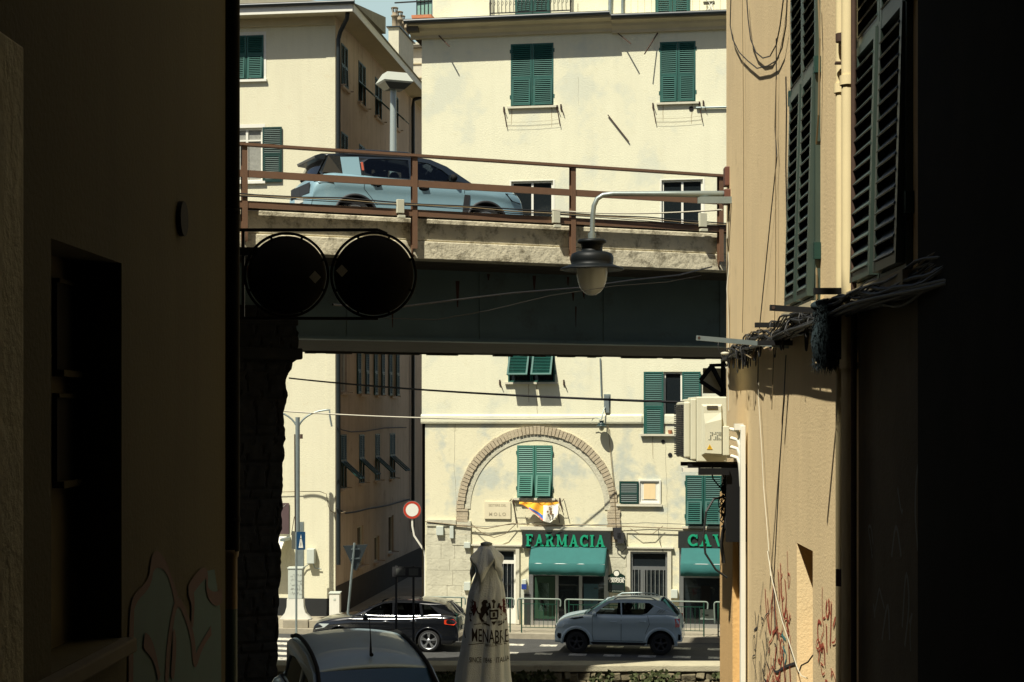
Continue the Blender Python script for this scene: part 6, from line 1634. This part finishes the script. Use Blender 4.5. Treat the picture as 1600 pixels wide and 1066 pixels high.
# ---------------------------------------------------------- closed parasol
def parasol():
    Y = 16.0; s = FPX/Y; top = P(759, 850, Y)
    B = W0.thing('closed_parasol', 'closed pale cloth parasol printed with dark lettering, standing in front of the street', 'parasol', (P(757,0,Y).x, Y, 3.0))
    def row(py): return EYE+(HZ-py)/FPX*Y
    # body outline rows: (py, left px, right px)
    rows = [(851,752,768),(856,748,773),(864,744,777),(872,741,781),(885,747,779),(900,744,782),(915,739,787),(928,735,789),(945,732,790),(975,728,791),(1005,723,792),(1035,718,793),(1060,714,795),(1090,709,798),(1130,704,803)]
    n = 144; vs = []; fs = []; sub = 5; R_ = []
    for i in range(len(rows)-1):
        for k in range(sub):
            t = k/sub; R_.append([rows[i][q]*(1-t)+rows[i+1][q]*t for q in range(3)])
    R_.append(rows[-1])
    def surf(i, a):
        py, l, r = R_[i]; xc = ((l+r)/2-800)/FPX*Y; hw = (r-l)/2/FPX*Y; u = i/len(R_)
        fold = .22*min(1,u*2.2)*(abs(math.sin(a*2.5+.5+.5*u))**.7-.62) + .05*math.sin(a*9+u*3)*u + .015*math.sin(a*17+2+u*4)*min(1,u*2) + .13*noise.noise(Vector((math.cos(a)*2,math.sin(a)*2,u*3)))+.06*noise.noise(Vector((math.cos(a)*5,math.sin(a)*5,u*8+4)))
        rr = hw*(1+fold*.8)
        return Vector((xc+rr*math.cos(a), Y+rr*.85*math.sin(a), row(py)-.015*math.cos(a*5)*u))
    for i in range(len(R_)):
        for k in range(n): vs.append(surf(i, 2*math.pi*k/n))
    for i in range(len(R_)-1):
        for k in range(n): fs.append((i*n+k, i*n+(k+1)%n, (i+1)*n+(k+1)%n, (i+1)*n+k))
    m = MB(); m.smooth = True; m.add(vs, fs)
    cl = mat('canvas_cloth', srgb(216,232,244), .95, var=.12, vscale=3, bump=.5, bscale=90, streak=.25)
    m.build('cloth', cl, B)
    bvh = BVHTree.FromPolygons([Vector(v) for v in m.v], m.f)
    # vent flap: pointed hood on top
    m = MB(); m.smooth = True; n2 = 120; vs = []; fs = []; q = 14; cx = (760-800)/FPX*Y
    for i in range(q+1):
        u = i/q
        for k in range(n2):
            a = 2*math.pi*k/n2; ph = (a-R(252))/(2*math.pi)*4
            tip = 1-2*abs((ph+.5) % 1-.5)        # hem drops to a point at each rib
            drop = (.13+.21*tip)*u
            rr = .05+.115*min(1,u*1.35)**.75*(1-.12*tip*u) + .02*u*math.cos(ph*2*math.pi*2) + .01*u*math.sin(a*3+1)
            if u > .8: rr -= .02*(u-.8)/.2
            vs.append((cx+rr*math.cos(a), Y+rr*math.sin(a), row(854)-drop))
    for i in range(q):
        for k in range(n2): fs.append((i*n2+k, i*n2+(k+1)%n2, (i+1)*n2+(k+1)%n2, (i+1)*n2+k))
    m.add(vs, fs); o = m.build('vent_flap', cl, B); sm = o.modifiers.new('s','SOLIDIFY'); sm.thickness = .004
    m = MB(); m.lathe([(.055,0),(.058,.02),(.03,.03),(.001,.03)], 20, (cx, Y, row(852))); m.build('cap', mat('cap_blue_grey', srgb(120,136,140), .5), B)
    m = MB(); m.tube([(cx,Y,3.0),(cx,Y,row(870))], .024, 10); m.build('pole', M['offwhite'], B)
    # printing laid on the cloth
    ink = mat('parasol_ink', srgb(26,16,20), .8); red = mat('parasol_red', srgb(74,18,26), .8)
    def drape(vs, fs, mt, name):
        out = []; bm = bmesh.new(); bl = [bm.verts.new(v) for v in vs]
        for f in fs:
            try: bm.faces.new([bl[i] for i in f])
            except Exception: pass
        bmesh.ops.triangulate(bm, faces=bm.faces)
        for _ in range(2):
            es = [e for e in bm.edges if e.calc_length() > .025]
            if not es: break
            bmesh.ops.subdivide_edges(bm, edges=es, cuts=2); bmesh.ops.triangulate(bm, faces=bm.faces)
        dead = []
        for v in bm.verts:
            h = bvh.ray_cast(Vector((v.co.x, Y-2, v.co.z)), Vector((0,1,0)))
            if h[0] is None: dead.append(v)
            else: v.co = h[0] + Vector((0,-.004,0))
        bmesh.ops.delete(bm, geom=dead, context='VERTS')
        k = MB(); bm.verts.index_update(); k.add([v.co.copy() for v in bm.verts], [[v.index for v in f.verts] for f in bm.faces]); bm.free()
        if k.f: k.build(name, mt, B)
    def txt(t, px_, py_, hpx, wpx, bold=.0, tilt=0, name='printed_lettering'):
        vs, fs = text_mesh(t, 1.0, depth=.0, bold=bold)
        lo = min(v[0] for v in vs); hi = max(v[0] for v in vs); zl = min(v[2] for v in vs); zh = max(v[2] for v in vs)
        c = P(px_, py_, Y); kx = wpx/FPX*Y/(hi-lo); kz = hpx/FPX*Y/(zh-zl)
        vs = [Vector(((v[0]-(lo+hi)/2)*kx+c.x, 0, (v[2]-(zl+zh)/2)*kz+c.z+tilt*(v[0]-(lo+hi)/2)*kx)) for v in vs]
        drape(vs, fs, ink, name)
    txt('MENABREA', 771, 991, 20, 66, .004, -.08); txt('EA', 722, 988, 17, 12, .012, .12)
    txt('SINCE 1846 · ITALIA', 765, 1027, 8, 62, 0, -.02); txt('BIELLA', 768, 1004, 4, 18, .0); txt('DAL', 758, 970, 5, 9, 0); txt('1846', 782, 969, 5, 11, 0)
    def shape(polys, mt, name):
        vs = []; fs = []
        for ps in polys:
            o = len(vs); vs += [Vector((P(a,b,Y).x, 0, P(a,b,Y).z)) for a, b in ps]
            for t_ in tessellate_polygon([[Vector((a,-b,0)) for a, b in ps]]): fs.append([i+o for i in t_])
        drape(vs, fs, mt, name)
    shape([[(733,1003),(756,1001),(756,1002),(733,1004)],[(770,1000),(792,1005),(792,1006),(770,1001)],[(741,972),(752,971),(752,972),(741,973)]], ink, 'printed_rule')
    # crest: two beasts holding a shield with a plume
    def beast(x, f):
        b = [(0,0),(3,-4),(2,-9),(5,-14),(4,-19),(7,-23),(12,-23),(14,-19),(11,-17),(12,-12),(16,-15),(18,-12),(13,-6),(15,0),(12,2),(10,-3),(7,2),(5,6),(9,10),(4,11),(1,6)]
        return [(x+f*p[0], 958+p[1]) for p in b]
    tail = lambda x, f: [(x,958),(x-f*4,955),(x-f*6,949),(x-f*3,945),(x-f*4,950),(x-f*2,954),(x+f*1,955)]
    shape([beast(749,1), tail(750,1), beast(733,.55)], ink, 'printed_beast')
    shape([beast(797,-1), [(739,936),(744,938),(745,950),(741,960),(736,950)]], red, 'printed_beast')
    shape([[(765,950),(779,950),(779,953),(765,953)],[(766,962),(778,962),(778,965),(766,965)],[(765,953),(767,953),(767,962),(765,962)],[(777,953),(779,953),(779,962),(777,962)],[(770,948),(771,940),(768,936),(772,934),(775,938),(773,941),(773,948)],[(766,948),(763,940),(766,939),(768,948)],[(777,948),(779,940),(782,941),(779,948)],[(768,968),(772,974),(776,968)],[(757,970),(766,973),(765,975),(756,972)],[(778,973),(788,970),(788,972),(779,975)],[(770,954),(774,954),(774,961),(770,961)]], ink, 'printed_crest')
parasol()
# ============================================================ things on the right alley wall
def rw(px_, py_, y=-.05): x, z = RW.px(px_, py_, y); return Vector((x, y, z))
def rcable(pts, r, m, label, y=-.03, n=5):
    ps = [rw(*p) if len(p) == 3 else rw(p[0], p[1], y) for p in pts]; mb = MB(); mb.tube(ps, r, n)
    return single(RW, mb, 'cable', M[m], label, 'cable', tuple(ps[-1]))
rcable([(1142,0),(1141,40),(1145,62),(1155,82),(1168,95),(1183,107),(1200,103),(1213,95),(1222,75),(1228,40),(1230,0)], .006, 'wire', 'outer loop of thin black cable drooping at the top of the ochre wall')
rcable([(1167,0),(1169,30),(1173,62),(1181,82),(1192,91),(1203,88),(1213,70),(1219,40),(1224,0)], .006, 'wire', 'inner loop of thin black cable drooping at the top of the ochre wall')
rcable([(1213,60),(1213,120),(1211,200),(1214,245),(1204,340),(1196,420),(1190,480),(1186,520),(1184,600)], .005, 'wire', 'thin black cable running down the ochre wall left of the far shutters')
rcable([(1213,110),(1212,260),(1212,420),(1210,520),(1206,640)], .004, 'wiret', 'thin tan cable running straight down left of the far shutters')
rcable([(1228,120),(1229,170),(1228,260),(1230,370),(1233,470)], .006, 'wire', 'black cable running beside the hinge side of the far shutters')
rcable([(1160,0),(1162,200),(1162,420),(1160,520)], .004, 'wiret', 'thin tan cable close to the wall corner')
rcable([(1279,0),(1281,60),(1279,180),(1275,230),(1270,330),(1276,430),(1276,470)], .007, 'wiret', 'pale cable running down right of the far shutters')
rcable([(1186,540),(1185,620),(1190,700),(1193,760),(1199,830),(1204,900)], .0035, 'wirew', 'thin white cable running down the lit wall below the bundle')
rcable([(1228,555),(1224,640),(1218,730),(1213,830),(1209,910),(1211,985)], .005, 'wire', 'thin black cable hanging down the lit wall to the graffiti')
rcable([(1199,860,-.05),(1206,905,-.05),(1212,930,-.05),(1222,970,-.08),(1235,1010,-.1),(1246,1045,-.12),(1252,1056,-.1),(1262,1060,-.06)], .004, 'wirew', 'loose white cable hanging slanted in front of the lower graffiti')
rcable([(1248,1052,-.1),(1252,1040,-.1),(1262,1035,-.1),(1270,1024,-.08)], .006, 'wire', 'short black wire curling by the doorway sill')
# cable bundle along the wall: a dozen strands on wall hooks
def bundle():
    B = RW.thing('cable_bundle', 'thick tangled bundle of black and grey cables strung along the ochre wall', 'cables', tuple(rw(1140,556,-.06)))
    j = random.Random(12)
    xs0 = RW.X(1140); xs1 = RW.X(1480)
    z0 = EYE+.66
    for q in range(15):
        pts = []; y0 = j.uniform(.05,.13); zo = j.uniform(-.05,.07); ph = j.uniform(0,6); n = 60
        for k in range(n+1):
            t = k/n; x = xs0+.05+(xs1-xs0)*t
            yy = -(y0*(.6+.9*t)+.012*math.sin(x*3+ph)+.006*math.sin(x*11+ph*2))
            zz = z0+.05*t+zo*(1+.6*math.sin(x*1.7+ph)) + .026*math.sin(x*2.6+ph) + .013*math.sin(x*7+ph*3)
            if t < .08: zz -= (.08-t)*.5
            if t > .8: yy *= 1-(t-.8)/.2*.9
            pts.append((x, yy, zz))
        m = MB(); m.tube(pts, j.choice((.006,.008,.010,.012)), 5); m.build('strand', M[j.choice(('wire','wire','wire','wire','wiret'))], B)
    for q in range(6):
        pts = [(xs0+.1+(xs1-xs0)*k/40, -(.045+.019*q)*(.7+.8*k/40)*(1 if k < 32 else 1-(k-32)/9), z0+.05*k/40+.012*math.sin(k*.5+q*2)-.05) for k in range(41)]
        m = MB(); m.tube(pts, .012, 6); m.build('thick_cable', M['wire'], B)
    for q in range(22):
        x = xs0+.4+j.uniform(0,1)*6.2; m = MB(); dd = j.uniform(.05,.16); hh = j.uniform(.06,.22); ww = j.uniform(.05,.25); yy = -.06-j.uniform(0,.08)
        m.tube([(x+ww*k/8, yy, z0-.03-hh*4*(k/8)*(1-k/8)) for k in range(9)], j.choice((.004,.006,.008)), 4); m.build('hanging_loop', M['wire'], B)
    for q in range(18):
        x = xs0+.3+j.uniform(0,1)*7; m = MB(); zz = z0+j.uniform(-.06,.1)
        r_ = j.uniform(.03,.07); cy = -.12-j.uniform(0,.05)
        m.tube([(x+.03*math.sin(a*.5)+.01*a, cy+r_*.6*math.cos(a), zz+r_*math.sin(a)) for a in [i*.6 for i in range(13)]], .004, 4); m.build('tie_loop', M['wire'], B)
bundle()
# sagging loops whose shade falls on the wall
rcable([(1150,545,-.10),(1175,560,-.13),(1180,540,-.12)], .007, 'wiret', 'short loop of wire at the corner end of the bundle')
def brackets():
    for (p0, y0, p1, y1, w_, mt, lb) in ((1088,528,1232,541,.035,'galv','pale grey square bar sticking out from the wall below the cable bundle'),
                                     (1203,481,1395,489,.035,'iron','black bar sticking out across the cable bundle, carrying the shaggy bundle')):
        Yb = -RW.X(p1); Yb = Yb if p1 < 1300 else 11.0
        a = P(p0,y0,Yb); b = P(p1,y1,Yb)
        if p1 >= 1300: b = Vector((1.96+AX*Yb+.02, Yb, b.z))
        B = W0.thing('protruding_bar', lb, 'bracket', tuple(b))
        m = MB(); m.bar(a, b, w_, w_*1.1); m.build('bar', M[mt], B)
        m = MB(); m.tube([a+Vector((.02,-.02,0)), a+Vector((.02,.02,0))], .012, 8); d_ = a+(b-a)*.8; m.bar(d_+Vector((0,0,-.05)), d_+Vector((.02,0,.05)), .02, .02); m.build('bolt', M['rust'], B)
    for (px_, py_, lb) in ((1233,508,'black iron support under the far shutters, holding the upper cables'),(1340,455,'black iron support between the pipes and the near shutters'),(1238,536,'lowest black iron support, under the cable bundle')):
        m = MB(); q = rw(px_, py_, 0); m.box(q.x-.02, q.x+.02, -.28, -.0, q.z-.02, q.z+.02); m.box(q.x-.03, q.x+.03, -.06, -.02, q.z+.02, q.z+.07)
        single(RW, m, 'cable_support', M['iron'], lb, 'bracket', tuple(q), 'iron supports of the cable bundle')
    m = MB(); q = P(1148,548,17.3); m.ball(q, .05, 8, (1.4,1,.6)); m.ball(q+Vector((-.1,.0,-.03)), .03, 6, (1.6,1,.6))
    single(W0, m, 'cable_connector', M['wirew'], 'pale cable connector at the corner end of the bundle', 'connector', tuple(q))
brackets()
def shaggy():
    Yb = 10.7; c = P(1300, 520, Yb)
    B = W0.thing('shaggy_bundle', 'shaggy dark blue green bundle like an old wig hanging from the black bar', 'bundle', (c.x, Yb, c.z+.2))
    j = random.Random(3)
    core = MB()
    out = [(1268,480,.0),(1296,470,.02)]
    def blob(px_, py_, rx, rz): 
        q = P(px_, py_, Yb); core.ball(q, 1, 10, (rx/FPX*Yb, .07, rz/FPX*Yb))
    blob(1306,508,30,42); blob(1287,535,20,38); blob(1322,518,15,34); blob(1300,478,34,12); blob(1310,470,14,8)
    core.build('core', mat('shag_dark', (.008,.02,.024), .9), B)
    m = MB()
    for k in range(3600):
        t = j.random(); px_ = 1268+j.betavariate(1.6,1.4)*68; ymax = 575-max(0,(px_-1305))*1.0-abs(px_-1285)*.1; py_ = 466+j.random()*(ymax-466)
        if px_ < 1275 and py_ < 485: continue
        if px_ > 1315 and py_ > 545: continue
        q = P(px_, py_, Yb+j.uniform(-.10,.10)); l = j.uniform(.02,.07)
        d = Vector((j.gauss(0,.45), j.gauss(0,.45), -1+j.gauss(0,.35))).normalized()*l
        s_ = Vector((j.gauss(0,1), j.gauss(0,1), j.gauss(0,.3))).normalized()*.004
        m.add([q-s_, q+s_, q+d+s_*.4], [(0,1,2)])
    m.build('shag', mat('shag_strand', (.004,.012,.015), .9), B)
shaggy()
# ---------------------------------------------------------- air conditioner
def ac():
    Y = 16.6; s = FPX/Y
    x0 = P(1076,0,Y).x; x1 = P(1136,0,Y).x; z0 = EYE+(650-722)/s; z1 = EYE+(650-620)/s; xl = P(1069,0,Y).x
    B = W0.thing('air_conditioner', 'pale outdoor air conditioner unit mounted on the corner of the ochre wall', 'air conditioner', (x0, Y, z0))
    m = MB(); m.box(x0+.08, x1, Y, Y+.86, z0, z1); m.box(x0+.02, x0+.079, Y+.01, Y+.85, z0+.02, z1-.02); m.build('casing', M['acw'], B, bevel=.012)
    m = MB(); m.box(xl, x0+.019, Y+.02, Y+.84, z0+.04, z1-.05); m.build('front_panel', M['acw'], B, bevel=.015)
    m = MB()
    for k in range(24): z = z0+.06+k*(z1-z0-.13)/24; m.box(xl-.022, xl-.001, Y+.04, Y+.80, z, z+.012)
    m.build('fan_grille', M['plastic'], B)
    # service cover with recess
    a = P(1096,0,Y).x; b = P(1128,0,Y).x
    m = MB(); zc = EYE+(650-665)/s; zz1 = EYE+(650-632)/s; zz0 = EYE+(650-714)/s
    m.add([(a,Y-.002,zz0+.02),(b,Y-.002,zz0),(b,Y-.002,zz1),(a,Y-.002,zz1),(a+.03,Y-.05,zz0+.04),(b-.01,Y-.05,zz0+.03),(b-.01,Y-.05,zc+.06),(a+.03,Y-.05,zc+.02),(a+.02,Y-.025,zz1-.02),(b-.01,Y-.025,zz1-.02),(b-.01,Y-.025,zc+.13),(a+.02,Y-.025,zc+.12)],
        [(0,1,5,4),(1,6,5),(1,2,10,6),(2,9,10),(0,4,7),(0,7,11,3),(3,11,8),(3,8,9,2),(4,5,6,7),(7,6,10,11),(11,10,9,8)])
    m.build('service_cover', M['acw'], B)
    m = MB(); m.box(P(1104,0,Y).x, P(1121,0,Y).x, Y-.034, Y-.026, EYE+(650-639)/s, EYE+(650-634)/s); m.build('handle_slot', M['soffit'], B)
    m = MB(); q = P(1108,702,Y); wd = .028; m.prism([(q.x-wd,q.z),(q.x+wd,q.z),(q.x,q.z+.05)], Y-.055, Y-.051, 'xz'); m.build('warning_sticker', mat('sticker_yellow', srgb(214,170,40), .5), B)
    m = MB(); m.bar((q.x,Y-.057,q.z+.014),(q.x,Y-.057,q.z+.036),.002,.007,(0,1,0)); m.build('warning_mark', M['black'], B)
    m = MB(); j = random.Random(1)
    for r_ in range(6):
        for k in range(8):
            if j.random() < .3: continue
            x = P(1106+k*2.6,0,Y).x; z = EYE+(650-676-r_*2.2)/s; m.box(x, x+.01, Y-.0545, Y-.051, z, z+.005)
    m.build('data_label', M['galv'], B)
    m = MB(); m.box(P(1130,0,Y).x-.01, x1+.02, Y-.03, Y+.1, EYE+(650-712)/s, EYE+(650-666)/s); m.build('valve_cover', M['acw'], B, bevel=.008)
    for k in range(4):
        py_ = 671+k*14; m = MB(); z = EYE+(650-py_)/s; xe = P(1158,0,Y).x
        m.tube([(x1,Y+.03,z),(x1+.05,Y+.0,z),(x1+.10,Y-.02,z-.015),(xe-.02,Y-.03,z-.07),(xe-.01,Y-.02,z-.16),(xe,Y,z-.3)], .018, 8); m.build('hose', M['white'], B)
    B = W0.thing('unit_bracket', 'dark steel bracket carrying the air conditioner unit', 'bracket', (x0, Y, z0-.1))
    m = MB(); m.box(x0-.0, x1+.30, Y+.051, Y+.1, z0-.06, z0-.02); m.build('arm', M['black'], B); m = MB(); m.box(x0, x1+.3, Y+.75, Y+.8, z0-.06, z0-.02); m.build('arm', M['black'], B); m = MB(); m.box(x0+.1, x1+.02, Y-.03, Y+.05, z0-.13, z0-.061); m.box(x1+.0, x1+.2, Y+.02, Y+.1, z0-.8, z0-.061); m.build('cross_bar', M['black'], B)
    m = MB(); m.box(x0-.05, x0+.12, Y+.04, Y+.2, z0-.10, z0-.061); m.build('drip_tray', M['white'], B)
    a = P(1149,0,Y).x; b = P(1163,0,Y).x
    B = W0.thing('cable_duct', 'white plastic duct running down the wall corner beside the air conditioner', 'duct', (a, Y-.1, 4))
    m = MB(); m.box(b-.05, b, Y-.10, Y-.03, 3.8, EYE+(650-665)/s); m.build('duct', M['white'], B, bevel=.006)
    m = MB(); m.box(P(1146,0,Y).x, P(1160,0,Y).x, Y-.09, Y-.02, EYE+(650-672)/s, EYE+(650-662)/s); m.build('elbow_cover', M['white'], B)
    m = MB(); a1 = P(1134,0,18.4).x; m.box(a1, a1+.09, 18.2, 18.6, 2.5, EYE+(650-740)/FPX*18.4); m.build('grey_strip', mat('grey_strip', srgb(110,104,100), .8, var=.2), B)
    # bunch of cables dropping at the corner
    j = random.Random(9)
    for k in range(5):
        x = 1137+k*3.5; pts = [P(x+j.uniform(-2,2), 300+i*38, 18.3-.1*k)+Vector((0,-.05,0)) for i in range(10)]
        cable(pts, .008, ('wirew','wiret','wire')[k%3], ('white cable dropping down the wall corner from the lamp arm','tan cable dropping down the wall corner','black cable dropping down the wall corner','second white cable dropping nearest the ochre plaster','second tan cable dropping nearest the ochre plaster')[k])
    cable([P(1116,724,16.9),P(1112,735,16.9),P(1114,748,16.9),P(1122,758,16.9),P(1132,768,16.9)], .008, 'wire', 'black wire looping under the air conditioner')
    cable([P(1136,775,16.9),P(1115,780,16.6),P(1103,800,16.5),P(1099,840,16.5),P(1102,865,16.5),P(1118,890,16.5),P(1136,903,16.5)], .012, 'wire', 'long black wire looping down in front of the right awning')
    cable([P(1142,760,16.9),P(1138,800,16.8),P(1130,830,16.8),P(1127,850,16.8),P(1131,880,16.8)], .02, 'wire', 'knotted black wires hanging at the wall corner')
    m = MB()
    for k in range(60):
        a_ = P(1134+j.uniform(-5,8), 735+j.uniform(0,70), 16.8); m.tube([a_, a_+Vector((j.uniform(-.05,.05),0,-.06)), a_+Vector((j.uniform(-.05,.05),0,-.13))], .006, 4)
    m.box(P(1131,0,16.9).x, P(1143,0,16.9).x, 16.9, 17.1, P(0,772,16.9).z, P(0,728,16.9).z)
    single(W0, m, 'wire_tangle', M['wire'], 'black tangle of wires below the air conditioner bracket', 'wires', tuple(P(1134,780,16.9)))
ac()
# ---------------------------------------------------------- graffiti
def graf(fr, strokes, name, m, label, w_=.03, y=-.004, group=None, base=None):
    mb = MB(); k = 0
    for s_ in strokes:
        ww = w_
        pts = [fr.px(px_, py_) for px_, py_ in s_]
        # smooth by Chaikin
        for _ in range(2):
            q = [pts[0]]
            for a, b in zip(pts, pts[1:]): q += [(a[0]*.75+b[0]*.25, a[1]*.75+b[1]*.25), (a[0]*.25+b[0]*.75, a[1]*.25+b[1]*.75)]
            pts = q+[pts[-1]]
        k += 1
        yy = y-(k % 9)*.0006; L_ = []
        for i, p in enumerate(pts):
            a = pts[max(0,i-1)]; b = pts[min(len(pts)-1,i+1)]; dx, dz = b[0]-a[0], b[1]-a[1]; l = math.hypot(dx, dz) or 1
            L_.append(((p[0]-dz/l*ww/2, yy, p[1]+dx/l*ww/2), (p[0]+dz/l*ww/2, yy, p[1]-dx/l*ww/2)))
        for i in range(len(L_)-1): mb.quad(L_[i][0], L_[i+1][0], L_[i+1][1], L_[i][1])
    return single(fr, mb, name, m, label, 'graffiti', (fr.px(*strokes[0][0])[0], 0, fr.px(*strokes[0][0])[1]))
gred = mat('spray_red', srgb(170,74,48), .8); gblk = mat('spray_black', srgb(40,36,40), .8); gblu = mat('spray_teal', srgb(66,128,130), .8); ggry = mat('spray_grey', srgb(126,124,112), .8)
j_ = random.Random(21)
def scrib(x0, y0, x1, y1, n, jt):
    return [(x0+(x1-x0)*i/n+j_.uniform(-jt,jt), y0+(y1-y0)*i/n+j_.uniform(-jt*2,jt*2)) for i in range(n+1)]
graf(RW, [[(1196,920),(1198,960),(1205,1000),(1206,950),(1210,900),(1212,960),(1218,1000)],[(1220,880),(1222,930),(1225,970),(1230,940),(1227,905)],[(1214,1010),(1210,1050),(1216,1066),(1222,1040),(1220,1000)],[(1200,935),(1203,985)],[(1230,950),(1233,1000),(1236,1066)],[(1208,990),(1216,980)],[(1217,890),(1219,940)],[(1223,1010),(1228,1066)]], 'graffiti', gred, 'tall red spray paint tag low on the ochre wall, left of the doorway', .035)
graf(RW, [[(1180,955),(1183,990),(1186,960)],[(1179,985),(1184,980),(1182,1010)],[(1192,1000),(1197,1030),(1193,1060),(1200,1066)],[(1196,985),(1201,1012),(1196,1028),(1203,1045)],[(1207,1040),(1213,1052),(1222,1045),(1232,1040),(1244,1036)],[(1181,1010),(1181,1066)],[(1190,1020),(1190,1066)]], 'graffiti', gblk, 'black spray paint scrawl at the foot of the ochre wall near the corner', .022)
graf(RW, [[(1223,985),(1226,1010),(1224,1040),(1228,1060)],[(1224,1010),(1231,1025),(1226,1040)],[(1221,990),(1229,1000)]], 'graffiti', gblu, 'small teal spray paint scrawl between the red and black tags', .025)
graf(RW, [[(1284,975),(1279,968),(1278,990),(1281,1010),(1286,1018)],[(1293,938),(1291,955),(1294,968),(1297,952),(1295,938)],[(1292,975),(1293,1020)],[(1300,940),(1299,990),(1298,1010)],[(1311,945),(1313,980),(1310,1020),(1315,1030)],[(1303,980),(1308,960),(1309,1000)],[(1280,1035),(1284,1010),(1289,1005),(1290,1040)]], 'graffiti', gred, 'thin dark red looping tag beside the shadow edge on the ochre wall', .028)
graf(RW, [[(1356,700),(1349,790),(1350,850),(1358,880),(1366,850)],[(1370,720),(1374,800),(1386,870),(1392,820)],[(1400,740),(1404,800),(1408,870),(1404,700)],[(1436,860),(1431,800),(1434,730),(1446,705),(1458,740),(1446,800),(1452,860)],[(1395,870),(1402,810),(1410,870)],[(1380,1000),(1390,930),(1392,1000)],[(1412,980),(1418,880),(1424,940),(1416,1010)],[(1460,830),(1456,900),(1464,904),(1464,840)],[(1428,880),(1436,905),(1446,880)]], 'graffiti', ggry, 'large faint grey tag on the shaded part of the right wall', .03)
def tags(x0, x1, y0, y1, n, seed, m, label, w_):
    j = random.Random(seed); st = []
    for k in range(n):
        x = j.uniform(x0, x1); y = j.uniform(y0, y1); p = [(x, y)]
        for q in range(j.randint(3, 7)): x = min(x1, max(x0, x+j.uniform(-5,6))); y += j.uniform(-28,30); p.append((x, y))
        st.append(p)
    graf(RW, st, 'graffiti', m, label, w_)
tags(1192,1236,905,1075,16,5,gred,'many thin red scribbles around the tall red tag on the ochre wall',.016)
tags(1176,1216,950,1075,14,6,gblk,'many thin black scribbles at the corner foot of the ochre wall',.012)
tags(1276,1320,945,1075,9,7,gred,'thin red scribbles between the doorway and the shadow edge',.014)
tags(1350,1460,720,980,9,8,ggry,'faint thin grey scribbles on the shaded part of the right wall',.02)
# left wall: teal fill with dark red outlines
gt_ = mat('spray_dull_teal', srgb(44,88,92), .8, var=.2, vscale=3); gdr = mat('spray_dark_red', srgb(66,20,18), .8)
def left_graf():
    pol = [(200,1120),(202,960),(206,935),(232,905),(237,875),(250,872),(262,890),(272,925),(285,945),(296,970),(300,1000),(298,950),(300,925),(320,893),(334,890),(340,930),(344,960),(345,1120)]
    B = LW.thing('mural_graffiti', 'dull teal graffiti with dark red outlines low on the left wall', 'graffiti', (LW.px(200,1066)[0], 0, LW.px(200,1066)[1]))
    m = MB(); q = [LW.px(*p) for p in pol]; m.prism(q, -.004, -.001, 'xz'); m.build('fill', gt_, B)
    mb = MB(); k = 0
    for s_ in ([(202,1120),(203,960),(208,935),(232,912),(236,880),(244,872),(258,885),(268,915),(274,940)],[(258,1066),(262,1000),(274,930),(290,965),(300,1000),(302,1040),(312,1010),(328,985)],[(293,920),(300,935),(298,980)],[(292,925),(310,900),(322,894),(320,925),(334,938),(345,930)],[(222,1000),(232,1010),(240,1030),(246,1060)],[(266,1060),(270,1010),(268,985)]):
        pts = [LW.px(*p) for p in s_]; k += 1
        for _ in range(2):
            q = [pts[0]]
            for a, b in zip(pts, pts[1:]): q += [(a[0]*.75+b[0]*.25, a[1]*.75+b[1]*.25), (a[0]*.25+b[0]*.75, a[1]*.25+b[1]*.75)]
            pts = q+[pts[-1]]
        L_ = []
        for i, p in enumerate(pts):
            a = pts[max(0,i-1)]; b = pts[min(len(pts)-1,i+1)]; dx, dz = b[0]-a[0], b[1]-a[1]; l = math.hypot(dx, dz) or 1
            wd = .032+.01*math.sin(i*.4); yy = -.006-.0008*k
            L_.append(((p[0]-dz/l*wd, yy, p[1]+dx/l*wd), (p[0]+dz/l*wd, yy, p[1]-dx/l*wd)))
        for i in range(len(L_)-1): mb.quad(L_[i][0], L_[i+1][0], L_[i+1][1], L_[i][1])
    mb.build('outline', gdr, B)
left_graf()
